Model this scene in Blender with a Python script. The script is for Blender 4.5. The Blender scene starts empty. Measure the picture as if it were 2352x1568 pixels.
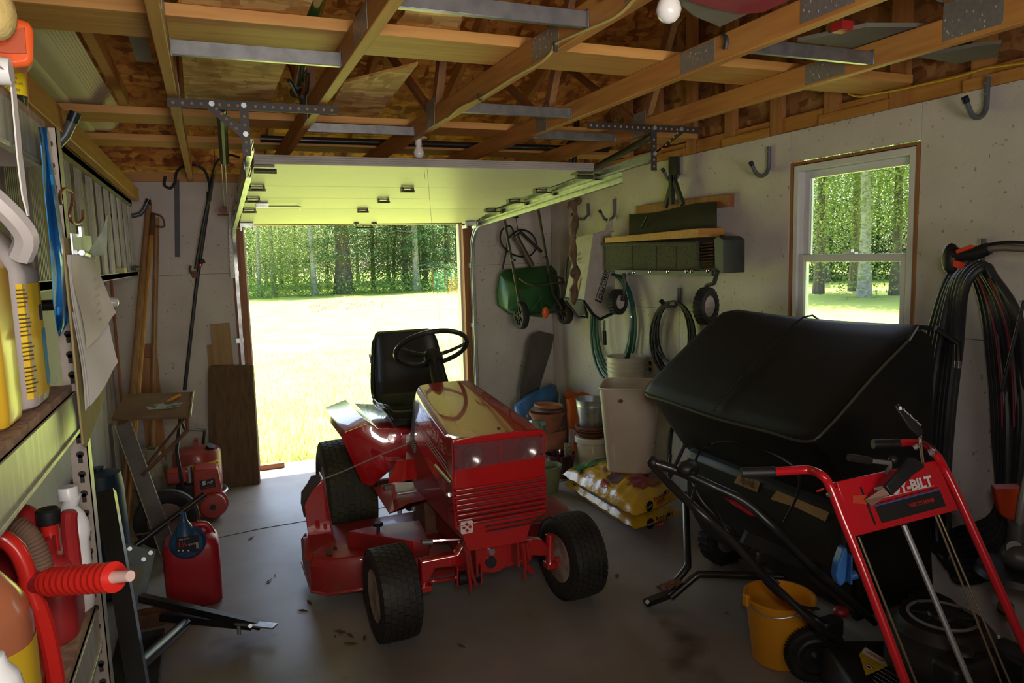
import bpy, math, random
from mathutils import Vector as V, Matrix
import bmesh
random.seed(7)
SC = bpy.context.scene
COL = SC.collection
# ------------------------------------------------------------------ camera, world, light, exposure
FPX, YAW, PITCH, ROLL, EYE = 1660.5, .392, .1185, -.0275, V((0, 0, 1.783))
fw = V((math.sin(YAW)*math.cos(PITCH), math.cos(YAW)*math.cos(PITCH), -math.sin(PITCH)))
_r = V((math.cos(YAW), -math.sin(YAW), 0)); _u = _r.cross(fw)
rt = math.cos(ROLL)*_r + math.sin(ROLL)*_u
up = -math.sin(ROLL)*_r + math.cos(ROLL)*_u
cd = bpy.data.cameras.new('camera'); cam = bpy.data.objects.new('camera', cd); COL.objects.link(cam)
cd.sensor_width = 36; cd.lens = FPX*36/2352; cd.clip_start = .02; cd.clip_end = 400
cam.matrix_world = Matrix(((rt.x, up.x, -fw.x, 0), (rt.y, up.y, -fw.y, 0), (rt.z, up.z, -fw.z, EYE.z), (0, 0, 0, 1)))
SC.camera = cam
w = bpy.data.worlds.new('sky'); SC.world = w; w.use_nodes = True
nt = w.node_tree; bg = nt.nodes['Background']
sk = nt.nodes.new('ShaderNodeTexSky'); sk.sky_type = 'NISHITA'; sk.sun_disc = False
sk.sun_elevation = math.radians(66); sk.sun_rotation = math.radians(20); sk.air_density = 1; sk.dust_density = 2
nt.links.new(sk.outputs[0], bg.inputs[0]); bg.inputs[1].default_value = .42
def lamp(name, typ, energy, loc, tgt, col=(1, 1, 1), size=1., sy=None):
    l = bpy.data.lights.new(name, typ); l.energy = energy; l.color = col
    if typ == 'AREA':
        l.size = size
        if sy: l.shape = 'RECTANGLE'; l.size_y = sy
    o = bpy.data.objects.new(name, l); COL.objects.link(o); o.location = loc
    o.rotation_euler = (V(tgt)-V(loc)).to_track_quat('-Z', 'Y').to_euler()
    return o
sun = lamp('sun', 'SUN', 15, (3, 14, 30), (0, 0, 0), (1, .96, .86)); sun.data.angle = .01
sun.rotation_euler = (-V((.30, .32, .9))).to_track_quat('-Z', 'Y').to_euler()
# the photographer's flash, just above the lens
flash = lamp('camera_flash', 'AREA', 7, (.06, -.02, 1.93), (1.0, 3.0, 1.45), (1, .96, .93), .16)
# unseen soft fill lamp added behind the camera to brighten ceiling and walls
bk = lamp('back_daylight', 'AREA', 19, (.6, -1.05, 1.6), (1.7, 5, 3.5), (1, .90, .80), 1.4, 1.1); bk.data.spread = 1.5
SC.view_settings.view_transform = 'Standard'; SC.view_settings.look = 'None'
SC.view_settings.gamma = 1; SC.view_settings.exposure = .58; SC.view_settings.use_curve_mapping = False
SC.cycles.use_denoising = True; SC.cycles.max_bounces = 10; SC.cycles.diffuse_bounces = 6
SC.cycles.sample_clamp_indirect = 12; SC.cycles.caustics_reflective = False; SC.cycles.caustics_refractive = False
# ------------------------------------------------------------------ helpers
def ray(u, v): return fw*FPX + rt*(u-1176) - up*(v-784)
def P(u, v, x=None, y=None, z=None):
    "where the line of sight through a measured pixel meets a known wall, floor or shelf plane"
    d = ray(u, v)
    t = (x/d.x if x is not None else y/d.y if y is not None else (z-EYE.z)/d.z)
    return EYE + d*t
def PD(u, v, dep): return EYE + ray(u, v)*(dep/FPX)
def basis(d, hint=(0, 0, 1)):
    d = V(d).normalized(); h = V(hint)
    if abs(d.dot(h.normalized())) > .98: h = V((0, 1, 0)) if abs(d.y) < .9 else V((1, 0, 0))
    a = h.cross(d).normalized(); return a, d.cross(a).normalized(), d
class B:
    def __init__(s): s.v = []; s.f = []
    def add(s, vs, fs):
        n = len(s.v); s.v += [V(p) for p in vs]; s.f += [[i+n for i in f] for f in fs]; return s
    def bx(s, x0, x1, y0, y1, z0, z1):
        return s.add([(x0,y0,z0),(x1,y0,z0),(x1,y1,z0),(x0,y1,z0),(x0,y0,z1),(x1,y0,z1),(x1,y1,z1),(x0,y1,z1)],
                     [(3,2,1,0),(4,5,6,7),(0,1,5,4),(1,2,6,5),(2,3,7,6),(3,0,4,7)])
    def box(s, c, sz, R=None):
        c = V(c); n = len(s.v); s.bx(-sz[0]/2, sz[0]/2, -sz[1]/2, sz[1]/2, -sz[2]/2, sz[2]/2)
        for i in range(n, len(s.v)): s.v[i] = c + (R @ s.v[i] if R else s.v[i])
        return s
    def beam(s, p, q, w, h, hint=(0, 0, 1)):
        p, q = V(p), V(q); a, b, d = basis(q-p, hint); a = a*w/2; b = b*h/2
        vs = [o + i*a + j*b for o in (p, q) for i, j in ((-1,-1),(1,-1),(1,1),(-1,1))]
        return s.add(vs, [(3,2,1,0),(4,5,6,7),(0,1,5,4),(1,2,6,5),(2,3,7,6),(3,0,4,7)])
    def loft(s, rings, cap=True, closed=False):
        n = len(rings[0]); m = len(rings); vs = [p for r in rings for p in r]; fs = []
        for i in range(m if closed else m-1):
            for j in range(n):
                a, b = i*n, ((i+1) % m)*n; fs.append((a+j, a+(j+1) % n, b+(j+1) % n, b+j))
        if cap and not closed: fs += [tuple(range(n))[::-1], tuple(range((m-1)*n, m*n))]
        return s.add(vs, fs)
    def cyl(s, p, q, r, r2=None, n=16, cap=True):
        p, q = V(p), V(q); a, b, d = basis(q-p); r2 = r if r2 is None else r2
        rg = lambda o, R: [o + R*(math.cos(t)*a + math.sin(t)*b) for t in (2*math.pi*k/n for k in range(n))]
        return s.loft([rg(p, r), rg(q, r2)], cap)
    def tube(s, pts, r, n=8, closed=False, cap=True):
        pts = [V(p) for p in pts]; m = len(pts); rings = []; a = None
        for i in range(m):
            if closed: d = pts[(i+1) % m]-pts[i-1]
            else: d = pts[min(i+1, m-1)]-pts[max(i-1, 0)]
            d.normalize()
            if a is None: a = basis(d)[0]
            else:
                a = a-d*a.dot(d)
                a = a.normalized() if a.length > 1e-6 else basis(d)[0]
            b = d.cross(a); R = r[i] if isinstance(r, (list, tuple)) else r
            rings.append([pts[i] + R*(math.cos(t)*a + math.sin(t)*b) for t in (2*math.pi*k/n for k in range(n))])
        return s.loft(rings, cap, closed)
    def lathe(s, prof, o=(0, 0, 0), ax=(0, 0, 1), n=28, cap=True, sq=None, ring=False):
        a, b, d = basis(ax, (0, 1, 0) if abs(V(ax).normalized().z) > .7 else (0, 0, 1)); o = V(o)
        if sq: a, b = a*sq[0], b*sq[1]
        rings = [[o + d*z + r*(math.cos(t)*a + math.sin(t)*b) for t in (2*math.pi*k/n for k in range(n))] for r, z in prof]
        return s.loft(rings, cap, ring)
    def prism(s, pts, vec):
        pts = [V(p) for p in pts]; n = len(pts); vec = V(vec)
        return s.add(pts + [p+vec for p in pts], [tuple(range(n))[::-1], tuple(range(n, 2*n))] + [(i, (i+1) % n, n+(i+1) % n, n+i) for i in range(n)])
    def sph(s, c, r, n=14, m=8):
        c = V(c); r = V(r) if hasattr(r, '__len__') else V((r, r, r)); rings = []
        for i in range(m+1):
            t = math.pi*min(max(i/m, .004), .996)
            rings.append([c + V((r.x*math.sin(t)*math.cos(p), r.y*math.sin(t)*math.sin(p), -r.z*math.cos(t))) for p in (2*math.pi*k/n for k in range(n))])
        return s.loft(rings)
    def grid(s, fn, nu, nv, th=None):
        vs = [V(fn(i/nu, j/nv)) for i in range(nu+1) for j in range(nv+1)]; k = nv+1
        fs = [(i*k+j, (i+1)*k+j, (i+1)*k+j+1, i*k+j+1) for i in range(nu) for j in range(nv)]
        if th is None: return s.add(vs, fs)
        th = V(th); n = len(vs); vs2 = [p+th for p in vs]; fs2 = [tuple(x+n for x in f[::-1]) for f in fs]
        rim = [i*k for i in range(nu+1)] + [nu*k+j for j in range(1, nv+1)] + [i*k+nv for i in range(nu-1, -1, -1)] + [j for j in range(nv-1, 0, -1)]
        side = [(rim[i], rim[(i+1) % len(rim)], rim[(i+1) % len(rim)]+n, rim[i]+n) for i in range(len(rim))]
        return s.add(vs+vs2, fs+fs2+side)
    def xf(s, M):
        s.v = [M @ p for p in s.v]; return s
def arc(c, r, a0, a1, n, ex, ey):
    ex, ey = V(ex), V(ey)
    return [V(c) + r*(math.cos(a0+(a1-a0)*i/n)*ex + math.sin(a0+(a1-a0)*i/n)*ey) for i in range(n+1)]
def spline(pts, n=8, closed=False):
    pts = [V(p) for p in pts]; m = len(pts); out = []
    g = (lambda i: pts[i % m]) if closed else (lambda i: pts[min(max(i, 0), m-1)])
    for i in range(m if closed else m-1):
        a, b, c, d = g(i-1), g(i), g(i+1), g(i+2)
        for k in range(n):
            t = k/n; out.append(.5*((2*b) + (c-a)*t + (2*a-5*b+4*c-d)*t*t + (3*b-a-3*c+d)*t**3))
    if not closed: out.append(pts[-1])
    return out
def rrect(w, h, r, n=4, cx=0, cy=0):
    o = []
    for sx, sy, a in ((1, 1, 0), (-1, 1, 90), (-1, -1, 180), (1, -1, 270)):
        for k in range(n+1):
            t = math.radians(a+90*k/n); o.append((cx+sx*(w/2-r)+r*math.cos(t), cy+sy*(h/2-r)+r*math.sin(t)))
    return o
ORG = {}
def put(o, label=None, cat=None, group=None, kind=None):
    if label: o['label'] = label
    if cat: o['category'] = cat
    if group: o['group'] = group
    if kind: o['kind'] = kind
    return o
def mesh(name, b, mat, smooth=35):
    me = bpy.data.meshes.new(name); me.from_pydata([tuple(p) for p in b.v], [], b.f)
    bm = bmesh.new(); bm.from_mesh(me); bmesh.ops.recalc_face_normals(bm, faces=bm.faces[:]); bm.to_mesh(me); bm.free()
    if smooth:
        me.polygons.foreach_set('use_smooth', [True]*len(me.polygons)); me.set_sharp_from_angle(angle=math.radians(smooth))
    me.materials.append(mat); return me
def mk(name, b, mat, parent=None, label=None, cat=None, group=None, kind=None, bev=0, smooth=35, base=None):
    "one mesh object; world-space shape, origin at its base (or at its thing's)"
    if parent is not None: o0 = V(ORG[parent.name])
    elif base is not None: o0 = V(base)
    else:
        xs = [p.x for p in b.v]; ys = [p.y for p in b.v]; zs = [p.z for p in b.v]
        o0 = V(((min(xs)+max(xs))/2, (min(ys)+max(ys))/2, min(zs)))
    b.v = [p-o0 for p in b.v]
    o = bpy.data.objects.new(name, mesh(name, b, mat, smooth)); COL.objects.link(o)
    if parent is not None: o.parent = parent
    else: o.location = o0
    ORG[o.name] = o0
    if bev:
        m = o.modifiers.new('bevel', 'BEVEL'); m.width = bev; m.segments = 2; m.limit_method = 'ANGLE'; m.angle_limit = math.radians(40)
    return put(o, label, cat, group, kind)
def thing(name, label, cat, loc, rotz=0, group=None, kind=None, local=False):
    o = bpy.data.objects.new(name, None); COL.objects.link(o); o.location = loc; o.rotation_euler = (0, 0, rotz); o.empty_display_size = .05
    ORG[o.name] = V((0, 0, 0)) if local else V(loc)
    return put(o, label, cat, group, kind)
def dup(o, loc, label=None, parent=None, rotz=None):
    c = o.copy(); COL.objects.link(c)
    if parent is not None: c.parent = parent
    if loc is not None: c.location = loc
    if rotz is not None: c.rotation_euler = (0, 0, rotz)
    if label: c['label'] = label
    ORG[c.name] = V(loc) if loc is not None else ORG[o.name]
    for ch in list(o.children): dup(ch, None, None, c)
    return c
_tx = {}
def text(name, s, o, ex, ey, h, mat, parent, th=.0006, w=None, align='CENTER', shear=0, bold=0, sx=1):
    "flat lettering on a surface: centre o, reading direction ex, up direction ey, cap height h"
    cu = bpy.data.curves.new('lettering', 'FONT'); cu.body = s; cu.size = 1; cu.align_x = align; cu.align_y = 'CENTER'; cu.shear = shear; cu.offset = bold; cu.resolution_u = 2
    t = bpy.data.objects.new('lettering', cu); COL.objects.link(t)
    bpy.context.view_layer.update()
    me = bpy.data.meshes.new_from_object(t); COL.objects.unlink(t); bpy.data.objects.remove(t)
    ex, ey = V(ex).normalized(), V(ey).normalized(); nz = ex.cross(ey).normalized(); ey = nz.cross(ex)
    xs = [v.co.x for v in me.vertices] or [0]; ys = [v.co.y for v in me.vertices] or [0]
    k = h/.69
    kx = k*sx if w is None else w/max(max(xs)-min(xs), 1e-6)
    cx = (max(xs)+min(xs))/2 if align == 'CENTER' else 0; cy = .345 if '\n' not in s else (max(ys)+min(ys))/2
    cy = (max(ys)+min(ys))/2
    b = B(); b.v = [V(o) + ex*(v.co.x-cx)*kx + ey*(v.co.y-cy)*k + nz*th for v in me.vertices]; b.f = [list(p.vertices) for p in me.polygons]
    return mk(name, b, mat, parent, smooth=0)
def quad(o, ex, ey, w, h, th=.0004):
    ex, ey = V(ex).normalized(), V(ey).normalized(); nz = ex.cross(ey).normalized(); ey = nz.cross(ex); o = V(o)+nz*th
    return B().add([o+ex*i*w/2+ey*j*h/2 for i, j in ((-1,-1),(1,-1),(1,1),(-1,1))], [(0, 1, 2, 3)])
# ------------------------------------------------------------------ materials
def mat(name, c, r=.5, m=0., c2=None, sc=8., st=(1, 1, 1), amt=1., lo=.35, hi=.65, bump=0., bsc=None, coat=0., spec=.5, trans=0., rv=0., det=4., sss=0., alpha=1.):
    M = bpy.data.materials.new(name); M.use_nodes = True; n = M.node_tree; p = n.nodes['Principled BSDF']; L = n.links.new
    p.inputs['Base Color'].default_value = (*c, 1); p.inputs['Roughness'].default_value = r; p.inputs['Metallic'].default_value = m
    p.inputs['Coat Weight'].default_value = coat; p.inputs['Coat Roughness'].default_value = .06; p.inputs['Specular IOR Level'].default_value = spec
    p.inputs['Transmission Weight'].default_value = trans
    if sss: p.inputs['Subsurface Weight'].default_value = sss; p.inputs['Subsurface Radius'].default_value = (.03, .03, .03)
    tc = n.nodes.new('ShaderNodeTexCoord'); mp = n.nodes.new('ShaderNodeMapping'); mp.inputs['Scale'].default_value = st; L(tc.outputs['Object'], mp.inputs[0])
    M['map'] = mp.name
    if c2 is None: c2 = tuple(x*.82 for x in c)
    nz = n.nodes.new('ShaderNodeTexNoise'); nz.inputs['Scale'].default_value = sc; nz.inputs['Detail'].default_value = det; nz.name = 'N'; L(mp.outputs[0], nz.inputs[0])
    rp = n.nodes.new('ShaderNodeValToRGB'); rp.name = 'R'; rp.color_ramp.elements[0].position = lo; rp.color_ramp.elements[1].position = hi
    rp.color_ramp.elements[0].color = (*c, 1); rp.color_ramp.elements[1].color = (*[a+(b-a)*amt for a, b in zip(c, c2)], 1)
    L(nz.outputs[0], rp.inputs[0]); L(rp.outputs[0], p.inputs['Base Color'])
    if rv:
        q = n.nodes.new('ShaderNodeMapRange'); q.inputs[3].default_value = r-rv; q.inputs[4].default_value = r+rv; L(nz.outputs[0], q.inputs[0]); L(q.outputs[0], p.inputs['Roughness'])
    if bump:
        b = n.nodes.new('ShaderNodeBump'); b.inputs['Strength'].default_value = bump; b.inputs['Distance'].default_value = .004; s2 = nz
        if bsc:
            s2 = n.nodes.new('ShaderNodeTexNoise'); s2.inputs['Scale'].default_value = bsc; s2.inputs['Detail'].default_value = 3; L(mp.outputs[0], s2.inputs[0])
        L(s2.outputs[0], b.inputs['Height']); L(b.outputs[0], p.inputs['Normal'])
    return M
def layer(M, c, sc, lo, hi, st=(1, 1, 1), tex='NOISE', det=3, off=(0, 0, 0)):
    "adds stains or flecks of colour c where a second texture passes lo..hi"
    n = M.node_tree; L = n.links.new; p = n.nodes['Principled BSDF']; src = p.inputs['Base Color'].links[0].from_socket
    tc = n.nodes.new('ShaderNodeTexCoord'); mp = n.nodes.new('ShaderNodeMapping'); mp.inputs['Scale'].default_value = st; mp.inputs['Location'].default_value = off; L(tc.outputs['Object'], mp.inputs[0])
    if tex == 'NOISE':
        t = n.nodes.new('ShaderNodeTexNoise'); t.inputs['Detail'].default_value = det
    else:
        t = n.nodes.new('ShaderNodeTexVoronoi'); t.inputs['Randomness'].default_value = 1
    t.inputs['Scale'].default_value = sc; L(mp.outputs[0], t.inputs['Vector'])
    q = n.nodes.new('ShaderNodeMapRange'); q.inputs[1].default_value = lo; q.inputs[2].default_value = hi; L(t.outputs[0], q.inputs[0])
    x = n.nodes.new('ShaderNodeMix'); x.data_type = 'RGBA'; L(q.outputs[0], x.inputs[0]); L(src, x.inputs[6]); x.inputs[7].default_value = (*c, 1)
    L(x.outputs[2], p.inputs['Base Color']); return M
def wood(name, c, c2, ax=1, r=.6, sc=3., knots=True):
    st = [14, 14, 14]; st[ax] = 1.0
    M = mat(name, c, r, c2=c2, sc=sc, st=st, lo=.35, hi=.7, bump=.12, det=5)
    if knots:
        s2 = [3., 3., 3.]; s2[ax] = .9
        layer(M, tuple(x*.45 for x in c2), 1.6, .07, .03, s2, 'VOR')
    return M
def osb(name, base, dark, light, ax=(1, 1, 1)):
    M = mat(name, base, .65, c2=dark, sc=3, lo=.3, hi=.7); n = M.node_tree; L = n.links.new; p = n.nodes['Principled BSDF']
    src = p.inputs['Base Color'].links[0].from_socket
    tc = n.nodes.new('ShaderNodeTexCoord')
    for k, (st, rot, c, f) in enumerate((((9, 26, 20), .35, light, .62), ((24, 8, 20), -.5, dark, .66), ((15, 13, 20), 1.1, light, .42))):
        mp = n.nodes.new('ShaderNodeMapping'); mp.inputs['Scale'].default_value = st; mp.inputs['Rotation'].default_value = (rot, rot*.7, rot); L(tc.outputs['Object'], mp.inputs[0])
        vo = n.nodes.new('ShaderNodeTexVoronoi'); vo.inputs['Scale'].default_value = 1.; L(mp.outputs[0], vo.inputs['Vector'])
        sp = n.nodes.new('ShaderNodeSeparateColor'); L(vo.outputs['Color'], sp.inputs[0])
        q = n.nodes.new('ShaderNodeMapRange'); q.inputs[1].default_value = .45; q.inputs[2].default_value = .95; q.inputs[4].default_value = f*1.5; L(sp.outputs[0], q.inputs[0])
        x = n.nodes.new('ShaderNodeMix'); x.data_type = 'RGBA'; L(q.outputs[0], x.inputs[0]); L(src, x.inputs[6]); x.inputs[7].default_value = (*c, 1); src = x.outputs[2]
    L(src, p.inputs['Base Color'])
    return M
def leafmat(name, c, c2, tl=.6):
    M = mat(name, c, .6, c2=c2, sc=.9, lo=.4, hi=.6); n = M.node_tree; L = n.links.new; p = n.nodes['Principled BSDF']
    t = n.nodes.new('ShaderNodeBsdfTranslucent'); L(p.inputs['Base Color'].links[0].from_socket, t.inputs[0])
    x = n.nodes.new('ShaderNodeMixShader'); x.inputs[0].default_value = tl; L(p.outputs[0], x.inputs[1]); L(t.outputs[0], x.inputs[2])
    L(x.outputs[0], n.nodes['Material Output'].inputs[0]); return M
m_wall = mat('white_painted_osb', (.60, .555, .52), .7, c2=(.52, .475, .445), sc=3.2, bump=.35, bsc=38)
layer(m_wall, (.30, .24, .19), 40, .70, .78, (1, 1, 1), det=1)
layer(m_wall, (.12, .08, .05), 11, .045, .022, (1, 1.3, .8), 'VOR')
layer(m_wall, (.16, .10, .07), 30, .74, .79, (1, 3.2, .6), det=2, off=(3, 1, 2))
m_conc = mat('concrete_floor', (.34, .325, .305), .42, c2=(.24, .215, .19), sc=1.6, bump=.12, bsc=30, rv=.16, det=8, spec=.6)
layer(m_conc, (.10, .06, .04), 2.1, .64, .76, det=6)
layer(m_conc, (.06, .035, .02), 24, .05, .02, (1, 1, 1), 'VOR')
m_chord = wood('truss_lumber', (.46, .215, .05), (.35, .14, .03))
m_lumx = wood('board_lumber', (.52, .27, .07), (.42, .19, .045), 0)
m_lumz = wood('stud_lumber', (.42, .19, .06), (.30, .12, .035), 2)
m_roof = osb('roof_osb', (.58, .185, .025), (.24, .060, .008), (.82, .38, .09))
m_loft = osb('loft_osb', (.56, .30, .075), (.34, .14, .03), (.76, .50, .19))
m_galv = mat('galvanised_steel', (.55, .57, .58), .38, .85, c2=(.42, .44, .46), sc=25, rv=.1)
m_plate = mat('nail_plate', (.30, .30, .28), .45, .6, sc=60); layer(m_plate, (.85, .85, .80), 75, .22, .10, (1, 1, .55), 'VOR')
m_chrome = mat('chrome', (.75, .75, .75), .12, 1.)
m_black = mat('black_steel', (.008, .0085, .009), .35, c2=(.016, .015, .013), sc=9, coat=.15)
m_blackp = mat('black_plastic', (.007, .0072, .0075), .48, c2=(.013, .013, .013), sc=12, spec=.4)
m_rubber = mat('black_rubber', (.009, .009, .009), .7, c2=(.02, .018, .015), sc=10, bump=.1, bsc=60)
m_dkgrey = mat('dark_grey_steel', (.016, .018, .021), .45, 0., c2=(.028, .03, .033), sc=12, spec=.4)
m_hook = mat('grey_vinyl_hook', (.075, .09, .10), .35, c2=(.10, .11, .12), sc=14)
m_tip = mat('dark_blue_cap', (.006, .018, .028), .3)
m_white = mat('white_vinyl', (.68, .70, .70), .4, c2=(.6, .6, .6), sc=5)
m_dirtyw = mat('dirty_white_plastic', (.66, .63, .53), .45, c2=(.55, .50, .40), sc=4, sss=.0)
m_paper = mat('paper', (.72, .70, .67), .8, c2=(.66, .64, .6), sc=5)
m_brown = wood('raw_brown_framing', (.33, .13, .045), (.22, .08, .03), 2)
m_rust = mat('rusty_steel', (.12, .06, .035), .75, .3, c2=(.20, .09, .045), sc=14, bump=.2)
# ------------------------------------------------------------------ room shell
LX, RX, FY, BY, ZC = -.75, 3.08, 6.38, -1.14, 2.432
OX0, OX1, OZ = .276, 2.175, 2.085            # door opening
WY0, WY1, WZ0, WZ1 = 2.445, 3.24, 1.10, 2.25   # window rough opening
mk('floor', B().bx(LX-.12, RX+.12, BY-.12, 6.60, -.10, 0), m_conc, kind='structure')
mk('floor_crack', B().tube([(-.4,4.9,.0005),(.2,5.0,.0005),(1.1,5.03,.0005),(2.0,4.96,.0005),(3.0,5.02,.0005)], .003, 4), mat('crack', (.05,.04,.03)), kind='structure')
wl = mk('wall_left', B().bx(LX-.12, LX, BY, FY+.014, 0, ZC), m_wall, kind='structure')
m_gable = osb('gable_osb', (.26, .11, .03), (.13, .05, .012), (.4, .2, .07))
mk('wall_panel', B().prism([(LX-.06, BY, ZC), (LX-.06, FY, ZC), (LX-.06, 2.62, 4.1)], (-.05, 0, 0)), m_gable, wl)
mk('wall_back', B().bx(LX-.12, RX+.12, BY-.12, BY, 0, ZC), m_wall, kind='structure')
def panels(name, parent, rects, fn):
    for r in rects:
        mk('wall_panel', B().bx(*fn(*r)), m_wall, parent, bev=.0015)
wr = mk('wall_right', B().bx(RX+.014, RX+.12, BY, WY0-.03, 0, ZC).bx(RX+.014, RX+.12, WY1+.03, FY+.02, 0, ZC).bx(RX+.014, RX+.12, WY0-.03, WY1+.03, 0, WZ0-.03).bx(RX+.014, RX+.12, WY0-.03, WY1+.03, WZ1+.03, ZC), m_brown, kind='structure')
g = .0012; zs = 1.36
fr = lambda y0, y1, z0, z1: (RX, RX+.013, y0+g, y1-g, z0+g, z1-g)
panels('wall_panel', wr, [(BY, WY0-.012, 0, zs), (BY, WY0-.012, zs, ZC), (WY0-.012, WY1+.012, 0, WZ0-.01), (WY0-.012, WY1+.012, WZ1+.012, ZC), (WY1+.012, 4.298, 0, zs), (WY1+.012, 4.298, zs, ZC), (4.298, FY, 0, zs), (4.298, FY, zs, ZC)], fr)
wf = mk('wall_front', B().bx(LX-.12, OX0-.04, FY+.014, FY+.12, 0, ZC).bx(OX1+.04, RX+.12, FY+.014, FY+.12, 0, ZC).bx(OX0-.04, OX1+.04, FY+.014, FY+.12, OZ+.04, ZC), m_brown, kind='structure')
ff = lambda x0, x1, z0, z1: (x0+g, x1-g, FY, FY+.013, z0+g, z1-g)
panels('wall_panel', wf, [(LX, OX0-.10, 0, 1.7), (LX, OX0-.10, 1.7, ZC), (OX1+.11, RX, 0, 1.7), (OX1+.11, RX, 1.7, ZC), (OX0-.10, OX1+.11, OZ+.09, ZC)], ff)
# door jambs: raw 2x lumber plus white outside stop
j = mk('trim_1', B().bx(OX0-.10, OX0-.035, FY-.004, FY+.012, 0, OZ+.09), m_brown, kind='structure')
mk('jamb_board', B().bx(OX0-.035, OX0, FY-.012, FY+.125, 0, OZ), m_brown, j)
mk('stop_moulding', B().bx(OX0, OX0+.014, FY+.07, FY+.15, 0, OZ), m_white, j)
j = mk('trim_2', B().bx(OX1+.035, OX1+.11, FY-.004, FY+.012, 0, OZ+.09), m_brown, kind='structure')
mk('jamb_board', B().bx(OX1, OX1+.035, FY-.012, FY+.125, 0, OZ), m_brown, j)
mk('stop_moulding', B().bx(OX1-.014, OX1, FY+.07, FY+.15, 0, OZ), m_white, j)
j = mk('trim_3', B().bx(OX0-.035, OX1+.035, FY-.012, FY+.125, OZ, OZ+.04), m_brown, kind='structure')
mk('trim_4', B().bx(OX0-.02, OX0+.21, FY+.06, FY+.13, .0, .045), m_brown, kind='structure', label='short board across the left end of the doorway sill')
# ------------------------------------------------------------------ window in the right wall
wi = thing('window_1', 'white vinyl double-hung window in a raw brown opening', None, (RX, (WY0+WY1)/2, WZ0), kind='structure')
fy0, fy1, fz0, fz1 = WY0+.012, WY1-.012, WZ0+.012, WZ1-.012
def frame(y0, y1, z0, z1, wd, x0, x1):
    return B().bx(x0, x1, y0, y0+wd, z0, z1).bx(x0, x1, y1-wd, y1, z0, z1).bx(x0, x1, y0+wd, y1-wd, z0, z0+wd).bx(x0, x1, y0+wd, y1-wd, z1-wd, z1)
mk('window_frame', frame(fy0, fy1, fz0, fz1, .034, RX+.004, RX+.10), m_white, wi, bev=.003)
mk('opening_trim', frame(WY0-.006, WY1+.006, WZ0-.006, WZ1+.006, .014, RX-.001, RX+.06), m_brown, wi)
ms = 1.70
up_s = mk('sash', frame(fy0+.034, fy1-.034, ms, fz1-.034, .040, RX+.052, RX+.082), m_white, wi, bev=.003)
lo_s = mk('sash', frame(fy0+.034, fy1-.034, fz0+.034, ms+.042, .040, RX+.018, RX+.048), m_white, wi, bev=.003)
m_glass = mat('window_glass', (.95, .97, .95), .02, trans=1., amt=0)
m_glass.node_tree.nodes['Principled BSDF'].inputs['IOR'].default_value = 1.03
mk('pane', B().bx(RX+.065, RX+.068, fy0+.07, fy1-.07, ms+.03, fz1-.07), m_glass, up_s)
mk('pane', B().bx(RX+.031, RX+.034, fy0+.07, fy1-.07, fz0+.07, ms+.01), m_glass, lo_s)
mk('latch', B().bx(RX+.012, RX+.036, 2.80, 2.87, ms+.042, ms+.052).cyl((RX+.02, 2.83, ms+.05), (RX+.02, 2.83, ms+.066), .014, n=10).bx(RX+.004, RX+.02, 2.825, 2.88, ms+.056, ms+.064), m_galv, wi)
# ------------------------------------------------------------------ roof: sheathing, trusses, gable framing
RY, RZ0, SL = 2.62, 2.53, .4167
roofz = lambda y: RZ0 + SL*(FY-y) if y > RY else RZ0 + SL*(FY-2*RY+y)
ce = thing('ceiling', 'open roof of lumber trusses under flaky sheathing', None, (1.2, 2.6, ZC), kind='structure')
ys = [6.95, 5.85, 4.75, 3.65, RY]
for i in range(4):
    for j, (x0, x1) in enumerate(((-1.1, 1.10), (1.10, 3.35)) if i % 2 else ((-1.1, .1), (.1, 2.5), (2.5, 3.35))):
        y0, y1 = ys[i], ys[i+1]+.004
        for sgn in (1, -1):
            a, b = (y0, y1) if sgn > 0 else (2*RY-y0, 2*RY-y1)
            za, zb = roofz(y0), roofz(y1)
            mk('roof_panel', B().prism([(x0+.002, a, za), (x1-.002, a, za), (x1-.002, b, zb), (x0+.002, b, zb)], (0, 0, .013)), m_roof, ce, smooth=0)
shingle = mat('roof_shingle', (.05, .05, .05), .9)
for sgn in (1, -1):
    a, b = (7.0, RY) if sgn > 0 else (2*RY-7.0, RY)
    mk('roof_covering', B().prism([(-1.15, a, roofz(7.0)+.015), (3.4, a, roofz(7.0)+.015), (3.4, b, roofz(RY)+.015), (-1.15, b, roofz(RY)+.015)], (0, 0, .02)), shingle, ce)
mk('eave_fascia', B().bx(-1.1, 3.35, 6.93, 6.96, roofz(6.95)-.13, roofz(6.95)), m_white, ce)
m_web = wood('web_lumber', (.24, .11, .04), (.17, .075, .025), 2)
CX = [-.695, -.085, .487, 1.097, 1.707, 2.317]
def web(x, p, q, wd=.064):
    return B().beam((x, *p), (x, *q), .036, wd, (1, 0, 0)) if False else B().prism([(x-.018, p[0]-wd/2, p[1]), (x-.018, p[0]+wd/2, p[1]), (x-.018, q[0]+wd/2, q[1]), (x-.018, q[0]-wd/2, q[1])], (.036, 0, 0))
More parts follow.
